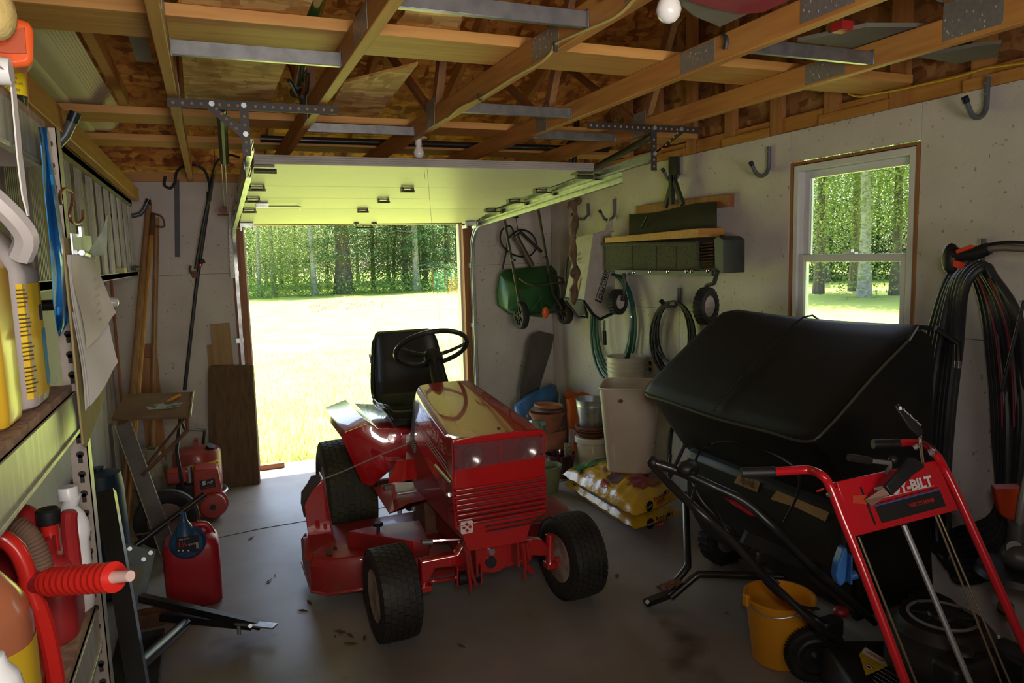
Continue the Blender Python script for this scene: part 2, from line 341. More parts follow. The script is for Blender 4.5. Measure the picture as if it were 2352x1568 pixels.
for k, x in enumerate(CX):
    ch = mk('bottom_chord', B().bx(x-.019, x+.019, -1.1, 6.46, ZC, ZC+.089), m_chord, ce, bev=.003)
    for sgn in (1, -1):
        f = (lambda y: y) if sgn > 0 else (lambda y: 2*RY-y)
        pts = [(x-.019, f(6.9), roofz(6.9)-.10), (x-.019, f(6.9), roofz(6.9)-.002), (x-.019, RY, roofz(RY)-.002), (x-.019, RY, roofz(RY)-.10)]
        mk('top_chord', B().prism(pts, (.038, 0, 0)), m_chord, ce)
        for p, q in (((f(3.62), ZC+.07), (f(4.70), roofz(4.7)-.08)), ((f(3.56), ZC+.07), (f(2.72), roofz(2.72)-.08))):
            mk('truss_web', web(x, p, q), m_web, ce)
    for y, z, w_, h_ in ((2.25, ZC+.045, .20, .075), (1.65, ZC+.075, .20, .12), (3.59, ZC+.065, .13, .13)):
        for s in (-1, 1):
            mk('nail_plate', B().bx(x+s*.0195-.001, x+s*.0195+.001, y-w_/2, y+w_/2, z-h_/2, z+h_/2), m_plate, ch, smooth=0)
for y0, xa, xb in ((2.47, -.75, 3.06), (4.08, -.75, 3.06), (4.92, -.75, 3.06)):
    mk('brace_board', B().bx(xa, xb, y0, y0+.255, ZC+.0895, ZC+.1275), m_lumx, ce, bev=.002)
m_zinc = mat('zinc_spacer', (.30, .31, .325), .36, .8, c2=(.22, .23, .245), sc=20)
def spacer(i, y, z=ZC+.035):
    x0, x1 = CX[i]+.020, CX[i+1]-.020
    b = B().bx(x0, x1, y-.001, y+.002, z-.022, z+.022).bx(x0, x1, y, y+.018, z-.024, z-.021)
    b.bx(x0, x0+.003, y-.012, y+.018, z-.026, z+.026).bx(x1-.003, x1, y-.012, y+.018, z-.026, z+.026)
    mk('truss_spacer', b, m_zinc, ce, bev=.0008)
for i, y in ((1, 2.60), (2, 1.96), (3, 3.25), (2, 3.92), (4, 2.03), (4, 3.86)): spacer(i, y)
gp = mk('gable_chord', B().bx(3.10, 3.14, -1.1, 6.40, ZC, ZC+.089), m_chord, ce)
for y in [0.1+.405*k for k in range(16)]:
    if y < FY-.1: mk('gable_stud', B().bx(3.085, 3.123, y, y+.085, ZC, roofz(y+.04)-.06), m_lumz, ce)
for y0, y1 in ((2.62, 3.05), (3.43, 3.85), (1.80, 2.24), (4.25, 4.65), (5.05, 5.5)):
    mk('gable_block', B().bx(3.079, 3.099, y0, y1, ZC, ZC+.05), m_chord, ce)
mk('gable_panel', B().prism([(3.145, BY-.7, ZC-.02), (3.145, FY+.6, ZC-.02), (3.145, FY, roofz(FY)), (3.145, RY, roofz(RY)-.01), (3.145, 2*RY-FY, roofz(FY))], (.02, 0, 0)), m_gable, ce)
mk('eave_block', B().bx(LX, RX, FY-.01, FY+.03, ZC, roofz(FY)-.03), m_lumx, ce)
# ------------------------------------------------------------------ overhead door, tracks, springs
m_door = mat('cream_door_skin', (.74, .72, .60), .45, c2=(.70, .68, .57), sc=14, st=(.6, 8, 1), bump=.06, bsc=60)
m_edge = mat('grey_door_edge', (.36, .33, .31), .5)
dr = thing('door_1', 'raised cream sectional garage door hanging under the rafters', None, (1.22, 5, 2.08), kind='structure')
prof = [(3.93, 2.277), (4.60, 2.233), (5.08, 2.202), (5.57, 2.166), (6.13, 2.080)]
dx0, dx1 = .245, 2.19
for i in range(4):
    (ya, za), (yb, zb) = prof[i], prof[i+1]; g2 = .0015
    sec = mk('door_section', B().prism([(dx0, ya+g2, za), (dx0, yb-g2, zb), (dx0, yb-g2+.004, zb+.045), (dx0, ya+g2+.004, za+.045)], (dx1-dx0, 0, 0)), m_door, dr, bev=.003)
    for px in (dx0+.09, 1.22-(0 if i else 0), dx1-.09):
        pass
for k in range(4):
    mk('edge_strip', B().bx(dx0, dx1, 3.922, 3.934, 2.279+.0115*k, 2.288+.0115*k), m_edge, dr, bev=.002)
def hinge(x, y, z, wd=.075, roller=0):
    b = B().bx(x-wd/2, x+wd/2, y-.035, y+.035, z-.006, z-.002)
    b = B().bx(x-wd/2, x-wd/2+.008, y-.03, y+.03, z-.030, z-.002).bx(x+wd/2-.008, x+wd/2, y-.03, y+.03, z-.030, z-.002)
    b.cyl((x-wd/2-.004, y-.022, z-.026), (x+wd/2+.004, y-.022, z-.026), .008, n=8)
    b.bx(x-wd/2, x+wd/2, y-.03, y-.022, z-.012, z-.002).bx(x-.012, x+.0, y+.0, y+.012, z-.008, z-.002).bx(x+.012, x+.024, y+.018, y+.03, z-.008, z-.002)
    if roller: b.cyl((x, y-.022, z-.026), (x+roller*.10, y-.022, z-.026), .005, n=8).cyl((x+roller*.085, y-.022, z-.026), (x+roller*.11, y-.022, z-.026), .021, n=12)
    return b
m_hinge = mat('dark_hinge_steel', (.10, .095, .07), .4, .6)
for i in (1, 2, 3):
    y, z = prof[i]
    mk('hinge', hinge(1.205-.05*(i-1), y, z), m_hinge, dr)
    mk('hinge', hinge(dx0+.05, y, z, .085, -1), m_hinge, dr); mk('hinge', hinge(dx1-.05, y, z, .085, 1), m_hinge, dr)
for x, s in ((dx0+.05, -1), (dx1-.05, 1)):
    mk('top_roller', B().cyl((x-.05, 3.965, 2.245), (x+.06, 3.965, 2.245), .014, n=10).bx(x-.05, x+.05, 3.94, 4.04, 2.262, 2.272).cyl((x+s*.07, 3.965, 2.245), (x+s*.10, 3.965, 2.245), .021, n=12), m_hinge, dr)
    mk('bottom_bracket', B().bx(x-.05, x+.05, 6.05, 6.14, 2.06, 2.088).cyl((x-.05, 6.11, 2.056), (x+s*.10, 6.11, 2.056), .006, n=8).cyl((x+s*.08, 6.11, 2.056), (x+s*.10, 6.11, 2.056), .02, n=10).bx(x-.05, x-.04, 6.02, 6.14, 2.03, 2.07).bx(x+.04, x+.05, 6.02, 6.14, 2.03, 2.07), m_galv, dr)
mk('lift_handle', B().tube([(1.15, 6.10, 2.075), (1.15, 6.13, 2.045), (1.30, 6.13, 2.045), (1.30, 6.10, 2.075)], .006).bx(1.13, 1.17, 6.07, 6.12, 2.074, 2.084).bx(1.28, 1.32, 6.07, 6.12, 2.074, 2.084), m_hinge, dr)
mk('lock_rod', B().tube([(dx0+.10, 5.30, 2.165), (dx0+.36, 5.30, 2.165), (dx0+.38, 5.31, 2.16), (dx0+.38, 5.45, 2.15)], .004, 6).bx(dx0+.08, dx0+.16, 5.27, 5.33, 2.155, 2.18), m_galv, dr)
mk('pull_cord', B().cyl((1.147, 3.93, 2.27), (1.20, 3.95, 1.22), .0009, n=5), mat('cord', (.35, .33, .28)), dr)
def ctrack(x, s, pts, w=.050, d=.026):
    "C-shaped rail: web against x, lips towards the door (s = side of the door)"
    rings = []
    n = len(pts)
    for i, (y, z) in enumerate(pts):
        a = V(pts[max(i-1, 0)]); b = V(pts[min(i+1, n-1)]); t = (b-a).normalized(); nn = V((-t.y, t.x)) 
        pr = [(0, w/2), (s*d, w/2), (s*d, w/2-.012), (s*d-s*.003, w/2-.012), (s*d-s*.003, w/2-.003), (s*.003, w/2-.003), (s*.003, -w/2+.003), (s*d-s*.003, -w/2+.003), (s*d-s*.003, -w/2+.012), (s*d, -w/2+.012), (s*d, -w/2), (0, -w/2)]
        rings.append([(x+px, y+nn.x*h, z+nn.y*h) for px, h in pr])
    return B().loft(rings)
curve = [(6.30, 0.03), (6.30, 1.80)] + [(6.30-.30*(1-math.cos(t)), 1.80+.27*math.sin(t)) for t in (math.pi/2*k/8 for k in range(1, 9))] + [(5.0, 2.125), (3.68, 2.205)]
for sx, s, nm in ((dx0-.055, 1, 'left'), (dx1+.055, -1, 'right')):
    t = thing('door_track', f'galvanised {nm} track carrying the raised garage door', 'track', (sx, 6.30, 0), group=None)
    mk('lower_rail', ctrack(sx, s, curve), m_galv, t)
    mk('upper_rail', ctrack(sx, s, [(6.05, 2.16), (5.0, 2.205), (3.38, 2.285)]), m_galv, t)
    mk('backing_angle', B().prism([(sx-s*.002, 6.10, 2.10), (sx-s*.002, 3.70, 2.22), (sx-s*.002, 3.70, 2.26), (sx-s*.002, 6.10, 2.15)], (-s*.002, 0, 0)), m_galv, t)
    for z in (.5, 1.15, 1.70):
        mk('wall_bracket', B().bx(sx-.03, sx+.03, 6.30, 6.372, z-.02, z+.02), m_galv, t)
    mk('flag_plate', B().prism([(sx-s*.004, 6.37, 1.85), (sx-s*.004, 6.37, 2.12), (sx-s*.004, 6.14, 2.16), (sx-s*.004, 6.24, 2.05), (sx-s*.004, 6.33, 1.85)], (-s*.003, 0, 0)), m_galv, t)
# perforated hangers holding the tracks to the chords
def perf(p, q, w_=.032, hint=(0, 1, 0)):
    b = B().beam(p, q, .003, w_, hint); return b
m_hole = mat('punched_hole', (.35, .15, .04), .8)
def hanger(x0, x1, y, zt, xv, xd, zb, label):
    t = thing('track_hanger', label, 'bracket', ((x0+x1)/2, y, zb))
    bar = mk('crossbar', B().bx(x0, x1, y-.0015, y+.0015, zt-.034, zt).bx(x0, x1, y, y+.032, zt-.002, zt+.001), m_dkgrey, t)
    up_ = mk('upright', B().bx(xv-.017, xv+.017, y-.005, y-.0015, zb, zt), m_dkgrey, t)
    dg = mk('diagonal_brace', B().prism([(xd-.02, y-.008, zt-.034), (xd+.02, y-.008, zt-.034), (xv+.017, y-.008, zb+.10), (xv-.017, y-.008, zb+.07)], (0, .003, 0)), m_dkgrey, t)
    n = int((x1-x0)/.034)
    hb = B(); 
    for k in range(n): hb.cyl((x0+.02+k*.034, y-.0025, zt-.017), (x0+.02+k*.034, y-.0012, zt-.017), .006, n=8)
    mk('bolt_hole', hb, m_hole, bar, kind='stuff')
    hu = B()
    for k in range(int((zt-zb)/.034)-1): hu.cyl((xv, y-.0062, zb+.02+k*.034), (xv, y-.0048, zb+.02+k*.034), .006, n=8)
    mk('bolt_hole', hu, m_hole, up_, kind='stuff')
    hd = B()
    for k in range(1, 6): 
        q = V((xd, y, zt-.017)).lerp(V((xv, y, zb+.07)), k/7); hd.cyl(q+V((0, -.0092, 0)), q+V((0, -.0078, 0)), .006, n=8)
    mk('bolt_hole', hd, m_hole, dg, kind='stuff')
    for q in ((xv, y, zt-.017), (xd, y, zt-.017), (xv, y, zb+.085)):
        mk('bolt', B().cyl(V(q)+V((0, -.016, 0)), V(q)+V((0, -.006, 0)), .011, n=8), m_galv, t)
hanger(-.105, .55, 3.20, 2.430, .175, .055, 2.215, 'dark perforated angle bracket hanging the left door track')
hanger(1.78, 2.45, 3.25, 2.430, 2.165, 2.33, 2.20, 'dark perforated angle bracket hanging the right door track')
for pts, nm in (([P(508, 248, y=3.28), P(516, 372, y=4.1)], 'left'), ([P(1500, 312, y=3.4), P(1358, 390, y=4.75)], 'right')):
    mk('door_spring', B().tube([pts[0].lerp(pts[1], k/60) for k in range(61)], [.019+.003*(k % 2) for k in range(61)], 10), m_black, label=f'black extension spring of the garage door above the {nm} track', cat='spring')
s = thing('spring_cable', 'pair of thin steel cables running from the left spring to a small red pulley', 'cable', P(515, 480, y=5.9))
for a, b in (((509, 378), (516, 480)), ((518, 378), (523, 490))): mk('strand', B().cyl(P(*a, y=4.1), P(*b, y=5.9), .003, n=6), m_galv, s)
pc = P(514, 481, y=5.9); mk('pulley', B().cyl(pc+V((0, -.012, 0)), pc+V((0, .012, 0)), .028, n=16), mat('red_pulley', (.25, .03, .02)), s)
mk('pulley_fork', B().bx(pc.x-.045, pc.x+.03, pc.y-.016, pc.y+.016, pc.z-.045, pc.z-.034), m_rust, s)
st = mk('warning_strip', B().prism([P(524, 488, y=6.28), P(535, 488, y=6.28), P(541, 638, y=6.28), P(529, 638, y=6.28)], (0, -.003, 0)), mat('printed_label', (.72, .72, .7), .5, c2=(.45, .45, .45), sc=90, lo=.5, hi=.6), label='long white printed warning strip beside the left door track', cat='sticker')
mk('black_pipe', B().cyl((.352, 4.84, ZC+.1115), (2.80, 4.80, ZC+.1115), .021, n=14), m_black, label='long black pipe lying across the truss chords over the door', cat='pipe')
# ------------------------------------------------------------------ outdoors
m_lawn = mat('lawn', (.38, .42, .075), .9, c2=(.28, .37, .045), sc=1.3, det=8)
layer(m_lawn, (.30, .25, .10), .35, .60, .75, det=6)
mk('ground', B().bx(-60, 90, 6.60, 110, -.14, -.05).bx(3.25, 90, -40, 6.60, -.14, -.05).bx(-60, -.95, -40, 6.60, -.14, -.05), m_lawn, kind='structure')
m_blade = leafmat('grass_blade', (.34, .40, .10), (.42, .42, .14), .4)
b = B()
for i in range(11000):
    y = 6.68+9*random.random()**2.2; x = random.uniform(-1+.0*y, 1.2+.38*y); h = random.uniform(.03, .11); a = random.uniform(0, 6.28); q = V((math.cos(a), math.sin(a), 0))
    o = V((x, y, -.05)); t = V((random.uniform(-.04, .04), random.uniform(-.04, .04), h)); n = len(b.v)
    b.v += [o-q*.004, o+q*.004, o+t]; b.f.append([n, n+1, n+2])
mk('grass', b, m_blade, label='sunlit grass tufts growing outside the doorway', cat='grass', kind='stuff', smooth=0)
m_bark = mat('bark', (.16, .13, .10), .9, c2=(.09, .07, .055), sc=5, st=(3, 3, .5), bump=.4)
m_birch = mat('pale_bark', (.46, .44, .40), .8, c2=(.25, .23, .2), sc=6, st=(1, 1, 3), bump=.2)
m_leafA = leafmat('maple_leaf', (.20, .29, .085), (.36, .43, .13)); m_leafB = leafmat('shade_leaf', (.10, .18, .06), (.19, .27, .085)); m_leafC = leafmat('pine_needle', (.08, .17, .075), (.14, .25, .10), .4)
def leafmesh(name, m, cl, n, cr, size, seed, flat=1.):
    R = random.Random(seed); vs = []; fs = []
    for c in cl:
        for _ in range(n):
            p = V(c) + V((R.gauss(0, cr), R.gauss(0, cr), R.gauss(0, cr*flat)))
            a = V((R.uniform(-1, 1), R.uniform(-1, 1), R.uniform(-.6, .6))).normalized(); u_, v_, _d = basis(a); s = size*R.uniform(.6, 1.25); k = len(vs)
            vs += [p-a*s, p+u_*s*.55, p+a*s, p-u_*s*.55]; fs.append((k, k+1, k+2, k+3))
    me = bpy.data.meshes.new(name); me.from_pydata([tuple(p) for p in vs], [], fs); me.materials.append(m); return me
def blob(n, rx, rz, z0, seed):
    R = random.Random(seed); o = []
    while len(o) < n:
        p = V((R.uniform(-1, 1), R.uniform(-1, 1), R.uniform(-1, 1)))
        if .35 < p.length < 1: o.append((p.x*rx, p.y*rx, z0+p.z*rz))
    return o
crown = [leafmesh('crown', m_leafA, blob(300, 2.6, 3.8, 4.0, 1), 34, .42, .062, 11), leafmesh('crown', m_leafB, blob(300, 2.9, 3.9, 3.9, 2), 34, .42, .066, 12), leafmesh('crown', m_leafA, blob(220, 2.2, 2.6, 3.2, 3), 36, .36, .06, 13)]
pc_ = []
R = random.Random(5)
for k in range(60):
    a = R.uniform(0, 6.28); z = R.uniform(1.6, 9); L_ = (3.4-.25*z)*R.uniform(.6, 1)
    for t in (.4, .6, .8, 1): pc_.append((L_*t*math.cos(a), L_*t*math.sin(a), z-.25*t+.1))
crown.append(leafmesh('crown', m_leafC, pc_, 40, .26, .075, 14, .35))
def trunk(h, r, seed, lean=.05, boughs=0):
    R = random.Random(seed); b = B()
    pts = [V((lean*z*R.uniform(.6, 1), .02*math.sin(z+seed), z)) for z in [h*k/8 for k in range(9)]]
    b.tube(pts, [r*(1.5 if k == 0 else 1.1-.085*k) for k in range(9)], 10)
    for k in range(boughs):
        z = R.uniform(.9, h*.6); a = R.uniform(0, 6.28); L_ = R.uniform(.8, 2.2); o = V((lean*z, 0, z))
        b.tube([o, o+V((L_*.5*math.cos(a), L_*.5*math.sin(a), .1)), o+V((L_*math.cos(a), L_*math.sin(a), -.12))], [.035, .022, .008], 5)
    return b
def tree(x, y, kind, h, r, lbl, seed, m=None, lean=.03, sc=1., boughs=0, grp=None):
    t = thing(('pine_tree' if kind == 3 else 'tree'), lbl, 'tree', (x, y, -.05), local=True, group=grp)
    mk('trunk', trunk(h, r, seed, lean, boughs), m or m_bark, t)
    o = bpy.data.objects.new('foliage', crown[kind]); COL.objects.link(o); o.parent = t; o.scale = (sc, sc, sc); o.rotation_euler = (0, 0, seed*1.3)
    o.location = (lean*h*.4, 0, 0); return t
def at(u, d): q = P(u, 700, z=0)-EYE; q = V((q.x, q.y, 0)).normalized()*d; return q.x, q.y
for i, (u, d, k, h, r, m_, lean, s, bo, l) in enumerate((
    (725, 40, 0, 9, .14, m_birch, -.02, 1.0, 0, 'slim pale-barked tree left of the big dark pine'),
    (792, 41, 3, 11, .42, m_bark, .02, 1.15, 26, 'big dark pine with bare lower boughs in the tree line'),
    (598, 41, 0, 8, .10, m_birch, .03, .95, 0, 'thin pale tree nearest the left door jamb'),
    (632, 43, 0, 9, .13, m_birch, .0, 1.0, 0, 'second pale tree from the left door jamb'),
    (680, 46, 2, 8, .10, m_bark, .05, 1.1, 6, 'dark thin tree between the pale trunks'),
    (860, 44, 1, 9, .12, m_bark, .02, 1.1, 8, 'leafy tree close right of the big pine'),
    (905, 43, 2, 9, .09, m_bark, .10, 1.1, 6, 'leaning thin tree in the middle of the tree line'),
    (935, 42, 1, 10, .15, m_bark, .0, 1.0, 8, 'straight dark trunk left of the grey trunk'),
    (958, 41, 3, 10, .18, m_birch, .01, .9, 8, 'grey trunk behind the green mesh fence'),
    (980, 44, 1, 10, .16, m_bark, -.02, 1.1, 8, 'dark trunk just right of the grey trunk'),
    (1030, 45, 3, 10, .16, m_bark, .02, 1.1, 12, 'pine behind the orange fence'),
    (1055, 47, 1, 10, .16, m_bark, .0, 1.1, 8, 'dark tree beside the right door jamb'))):
    x, y = at(u, d); tree(x, y, k, h, r, l, i+3, m_, lean, s, bo)
for i in range(16):
    x, y = at(545+35*i, 52+5*(i % 3)); tree(x, y, (0, 1, 2, 1)[i % 4], 9, .13, 'deep forest tree closing the view behind the front row', i+40, m_bark, .02, 1.35, 4, 'deep forest trees')
tree(*at(1985, 29.0), 0, 11, .19, 'grey trunk on the side lawn seen through the window', 71, m_birch, -.03, 1.25)
tree(*at(1888, 41.0), 1, 11, .28, 'darker trunk on the side lawn at the left of the window', 72, m_bark, .0, 1.3)
for i, (u, d, k) in enumerate(((1800, 50, 1), (1850, 47, 0), (1905, 52, 1), (1960, 46, 1), (2010, 50, 0), (2060, 47, 1), (2110, 50, 0), (2170, 46, 1))):
    o = tree(*at(u, d), k, 10, .11, 'tree in the shady belt beyond the side lawn', i+80, m_bark, .02, 1.5, 0, 'side lawn belt trees')
    for c in o.children:
        if c.name.startswith('foliage'): c.location.z = -1.2
for i, (u, d) in enumerate(((1880, 31), (1960, 33), (2055, 30), (2180, 28))):
    x, y = at(u, d); o = tree(x, y, 0, 12, .16, 'tall tree whose crown hangs over the side lawn', i+95, m_bark, .0, 1.0, 0, 'overhanging lawn trees')
    for c in o.children:
        if c.name.startswith('foliage'): c.location.z = 2.3; c.scale = (1.2, 1.2, 1)
vs = []
R = random.Random(9); cl = []; cl2 = []
for i in range(900):
    u = R.uniform(490, 1160); d = R.uniform(38.5, 45); x, y = at(u, d); cl.append((x, y, R.uniform(0, .5+.22*(d-38.5))))
for i in range(700):
    u = R.uniform(480, 1170); d = R.uniform(48, 60); x, y = at(u, d); cl2.append((x, y, R.uniform(0, 4.5)))
for i in range(500):
    u = R.uniform(1760, 2250); d = R.uniform(42, 47); x, y = at(u, d); cl2.append((x, y, R.uniform(0, 5)))
for i in range(260):
    u = R.uniform(1760, 2250); d = R.uniform(43, 49); x, y = at(u, d); cl.append((x, y, R.uniform(0, 1.6)))
o = bpy.data.objects.new('undergrowth', leafmesh('undergrowth', leafmat('fern_leaf', (.26, .42, .09), (.36, .50, .14)), cl, 20, .28, .08, 21)); COL.objects.link(o)
put(o, 'bright fern and weed fringe at the foot of the forest', 'undergrowth', kind='stuff')
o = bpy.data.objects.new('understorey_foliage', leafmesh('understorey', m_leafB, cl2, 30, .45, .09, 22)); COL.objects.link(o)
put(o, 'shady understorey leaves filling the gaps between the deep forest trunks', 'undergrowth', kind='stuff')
# garden fence far right of the doorway
fx, fy = at(1012, 37.3)
f = thing('mesh_fence', 'green plastic mesh fence on thin stakes at the garden edge', 'fence', (fx, fy, -.05))
m_gm = mat('green_mesh', (.05, .30, .22), .6); m_or = mat('orange_mesh', (.85, .22, .03), .6)
a0 = V((*at(997, 37.0), -.05)); a1 = V((*at(1075, 37.5), -.05))
for k in range(4):
    p = a0.lerp(a1, k/3.); mk('stake', B().cyl(p, p+V((0, 0, 1.25)), .018, n=6), m_rust, f)
def netting(p, q, h, m, nm, par, n=26, z0=.05):
    b = B(); d = (q-p)
    for k in range(n+1): b.beam(p+d*(k/n)+V((0, 0, z0)), p+d*(k/n)+V((0, 0, z0+h)), .014, .014, (1, 0, 0))
    for k in range(9): b.beam(p+V((0, 0, z0+h*k/8)), q+V((0, 0, z0+h*k/8)), .014, .014)
    return mk(nm, b, m, par, kind='stuff')
netting(a0, a1, 1.1, m_gm, 'mesh_netting', f)
f2 = thing('safety_fence', 'orange safety mesh strung in front of the green mesh', 'fence', (*at(1050, 36.4), -.05))
b0, b1 = V((*at(1030, 36.4), -.05)), V((*at(1085, 36.6), -.05))
for p in (b0, b1): mk('stake', B().cyl(p, p+V((0, 0, 1.0)), .018, n=6), m_rust, f2)
netting(b0, b1, .75, m_or, 'mesh_netting', f2, 14)

R = random.Random(31); cl = []
for i in range(90):
    u = R.uniform(712, 872); x, y = at(u, R.uniform(27.0, 33.0)); cl.append((x, y, -.02))
o = bpy.data.objects.new('garden_bed', leafmesh('garden_bed', leafmat('bed_leaf', (.22, .16, .10), (.30, .20, .17), .2), cl, 10, .16, .05, 33, .3)); COL.objects.link(o)
put(o, 'low brownish bed of small plants out on the sunlit lawn', 'garden bed', kind='stuff')
# ------------------------------------------------------------------ left side: shelving unit and what stands on it
m_beige = mat('beige_shelf_steel', (.27, .225, .19), .4, .2, c2=(.23, .19, .16), sc=6)
m_beam = mat('scuffed_beam_steel', (.40, .39, .30), .35, .35, c2=(.52, .52, .42), sc=9, st=(1, 5, .6), lo=.5, hi=.62)
m_chip = mat('particle_board', (.38, .25, .16), .85, c2=(.26, .16, .10), sc=60, lo=.4, hi=.6, bump=.3)
SX = -.25
sh = thing('shelving_unit', 'beige keyhole-post steel shelving unit along the left wall', 'shelf', (-.48, .9, 0))
pyL, pyR = 1.555, 1.60
ZU, ZM, ZL = 2.032, 1.556, 1.127
PX0, PX1 = -.2655, -.2385
po = mk('upright_post', B().bx(PX0, PX1, 1.560, 1.5625, 0, 2.035).bx(PX0-.002, PX0, 1.560, 1.575, 0, 2.035), m_beige, sh)
mk('post_edge', B().bx(PX1-.002, PX1, 1.560, 1.602, 0, 2.035).bx(PX1-.008, PX1, 1.600, 1.602, 0, 2.035), m_beam, po)
kb = B()
for k in range(50):
    z = .12+.0385*k; xc = (PX0+PX1)/2
    kb.cyl((xc, 1.5590, z), (xc, 1.5602, z), .0066, n=12).bx(xc-.0036, xc+.0036, 1.5590, 1.5602, z-.017, z)
mk('keyhole', kb, mat('keyhole_dark', (.02, .018, .015), .9), po, kind='stuff')
for x, y in ((-.72, pyL-.06), (-.72, .12), (SX, .12)):
    mk('upright_post', B().bx(x-.003, x, y, y+.10, 0, 2.035).bx(x-.003, x+.04, y+.097, y+.1, 0, 2.035), m_beige, sh)
for z in (ZU, ZM, ZL, .55):
    zb = z-.006
    mk('beam', B().bx(SX-.006, SX+.002,   .1, 1.558, zb-.070, zb).bx(SX-.03, SX,   .1, 1.558, zb-.004, zb).bx(SX-.006, SX+.006,   .1, 1.558, zb-.074, zb-.066), m_beam, sh, bev=.001)
    mk('beam', B().bx(-.725, -.715,   .1, 1.558, zb-.070, zb), m_beam, sh)
    mk('side_rail', B().bx(-.72, -.27, 1.566, 1.572, zb-.06, zb), m_beige, sh)
    mk('shelf_board', B().bx(-.722, SX-.004, .12, 1.557, z-.0055, z+.0085 if z != ZU else z+.012), m_chip, sh)
ZM += .0095; ZL += .0095; ZU += .013
m_yel = mat('yellow_jug_plastic', (.76, .47, .035), .28, c2=(.72, .44, .03), sc=3, coat=.25)
m_hdpe = mat('milky_jug_plastic', (.46, .43, .42), .32, c2=(.42, .36, .34), sc=3, coat=.15)
m_wht = mat('white_jug_plastic', (.76, .76, .75), .32, c2=(.70, .70, .70), sc=4, coat=.15)
m_capr = mat('maroon_cap', (.14, .02, .03), .4)
def jug(cx, cy, z0, wx, wy, hb, ht, neck=.02, r=.028, lean=(0, 0), n=5, off=(0, 0)):
    rings = []
    for f, z in ((.86, 0), (.97, .006), (1, .02), (1, hb*.5), (1, hb), (.95, hb+(ht-hb)*.25), (.80, hb+(ht-hb)*.5), (.55, hb+(ht-hb)*.78), (None, ht-.001), (None, ht+.02)):
        a, b_ = (neck*2, neck*2) if f is None else (max(wx*f, neck*2), max(wy*f, neck*2)); t = max(0, (z-hb)/(ht-hb)) if z > hb else 0
        rr_ = min(r, a/2*.98, b_/2*.98); rings.append([(cx+x+off[0]*t+lean[0]*z, cy+y+off[1]*t+lean[1]*z, z0+z) for x, y in rrect(a, b_, rr_, n)])
    return B().loft(rings)
def screwcap(cx, cy, z, r=.024, h=.022): return B().lathe([(r, 0), (r, h*.85), (r*.9, h)], (cx, cy, z), n=20)
def strap_handle(p, q, out, r=.011): 
    p, q, out = V(p), V(q), V(out); return B().tube(spline([p, p.lerp(q, .15)+out*.8, p.lerp(q, .5)+out, p.lerp(q, .85)+out*.8, q], 5), r, 8)
# middle shelf
t = thing('white_jug', 'plain white plastic jug, nearest on the middle shelf', 'jug', (-.34, 1.04, ZM))
mk('body', jug(-.335, 1.045, ZM, .145, .155, .20, .29), m_wht, t); mk('cap', screwcap(-.335, 1.045, ZM+.295), m_capr, t)
t = thing('yellow_jug', 'tall glossy yellow oil jug between the white jug and the milky jug', 'jug', (-.34, 1.20, ZM))
mk('body', jug(-.33, 1.185, ZM, .135, .125, .215, .325, off=(-.03, 0)), m_yel, t); mk('cap', screwcap(-.36, 1.185, ZM+.33), m_capr, t)
t = thing('windshield_jug', 'milky jug with sloping handle and a torn yellow label, at the shelf post', 'jug', (-.34, 1.37, ZM))
bd = mk('body', jug(-.335, 1.345, ZM, .155, .15, .21, .33, r=.035, off=(-.035, 0)), m_hdpe, t)
mk('handle', strap_handle((-.262, 1.30, ZM+.235), (-.345, 1.25, ZM+.345), (.032, -.012, .02), .017), m_hdpe, t); mk('cap', screwcap(-.37, 1.345, ZM+.33), m_capr, t)
m_ylab = mat('yellow_label_print', (.74, .50, .03), .45, c2=(.66, .42, .02), sc=12)
def wrap(cx, cy, wx, wy, r, a0, a1, z0, z1, m, nm, par, out=.0012, n=10):
    "label wrapped round a rounded-rectangle body, between fractions a0..a1 of its outline"
    pts = rrect(wx+2*out, wy+2*out, r, 6); L_ = [0]
    for i in range(len(pts)): p, q = V(pts[i]), V(pts[(i+1) % len(pts)]); L_.append(L_[-1]+(q-p).length)
    def pos(s):
        s = (s % 1)*L_[-1]
        for i in range(len(pts)):
            if s <= L_[i+1]+1e-9: return V(pts[i]).lerp(V(pts[(i+1) % len(pts)]), (s-L_[i])/max(L_[i+1]-L_[i], 1e-9))
    b = B().grid(lambda u, v: (cx+pos(a0+(a1-a0)*u).x, cy+pos(a0+(a1-a0)*u).y, z0+(z1-z0)*v), n, 1)
    return mk(nm, b, m, par), pos
# outline of rrect starts at +x+y corner and runs anticlockwise; +x side is the last quarter
lb, pos = wrap(-.335, 1.345, .155, .15, .035, .60, 1.04, ZM+.02, ZM+.195, m_ylab, 'paper_label', t)
wrap(-.335, 1.345, .155, .15, .035, .955, 1.035, ZM+.03, ZM+.12, mat('blue_print', (.03, .22, .45), .5, c2=(.1, .4, .6), sc=40), 'blue_panel', t, .0018, 6)
wrap(-.335, 1.345, .155, .15, .035, .945, .985, ZM+.135, ZM+.16, mat('navy_print', (.03, .02, .08), .5), 'maker_mark', t, .0018, 4)
m_print = mat('dark_print', (.10, .08, .02), .6)
for k in range(26):
    z = ZM+.185-.0062*k
    if k in (5, 12, 18): continue
    wrap(-.335, 1.345, .155, .15, .035, .80, .80+.05*(.5+.5*random.random()), z, z+.0022, m_print, 'text_line', lb, .0016, 3)
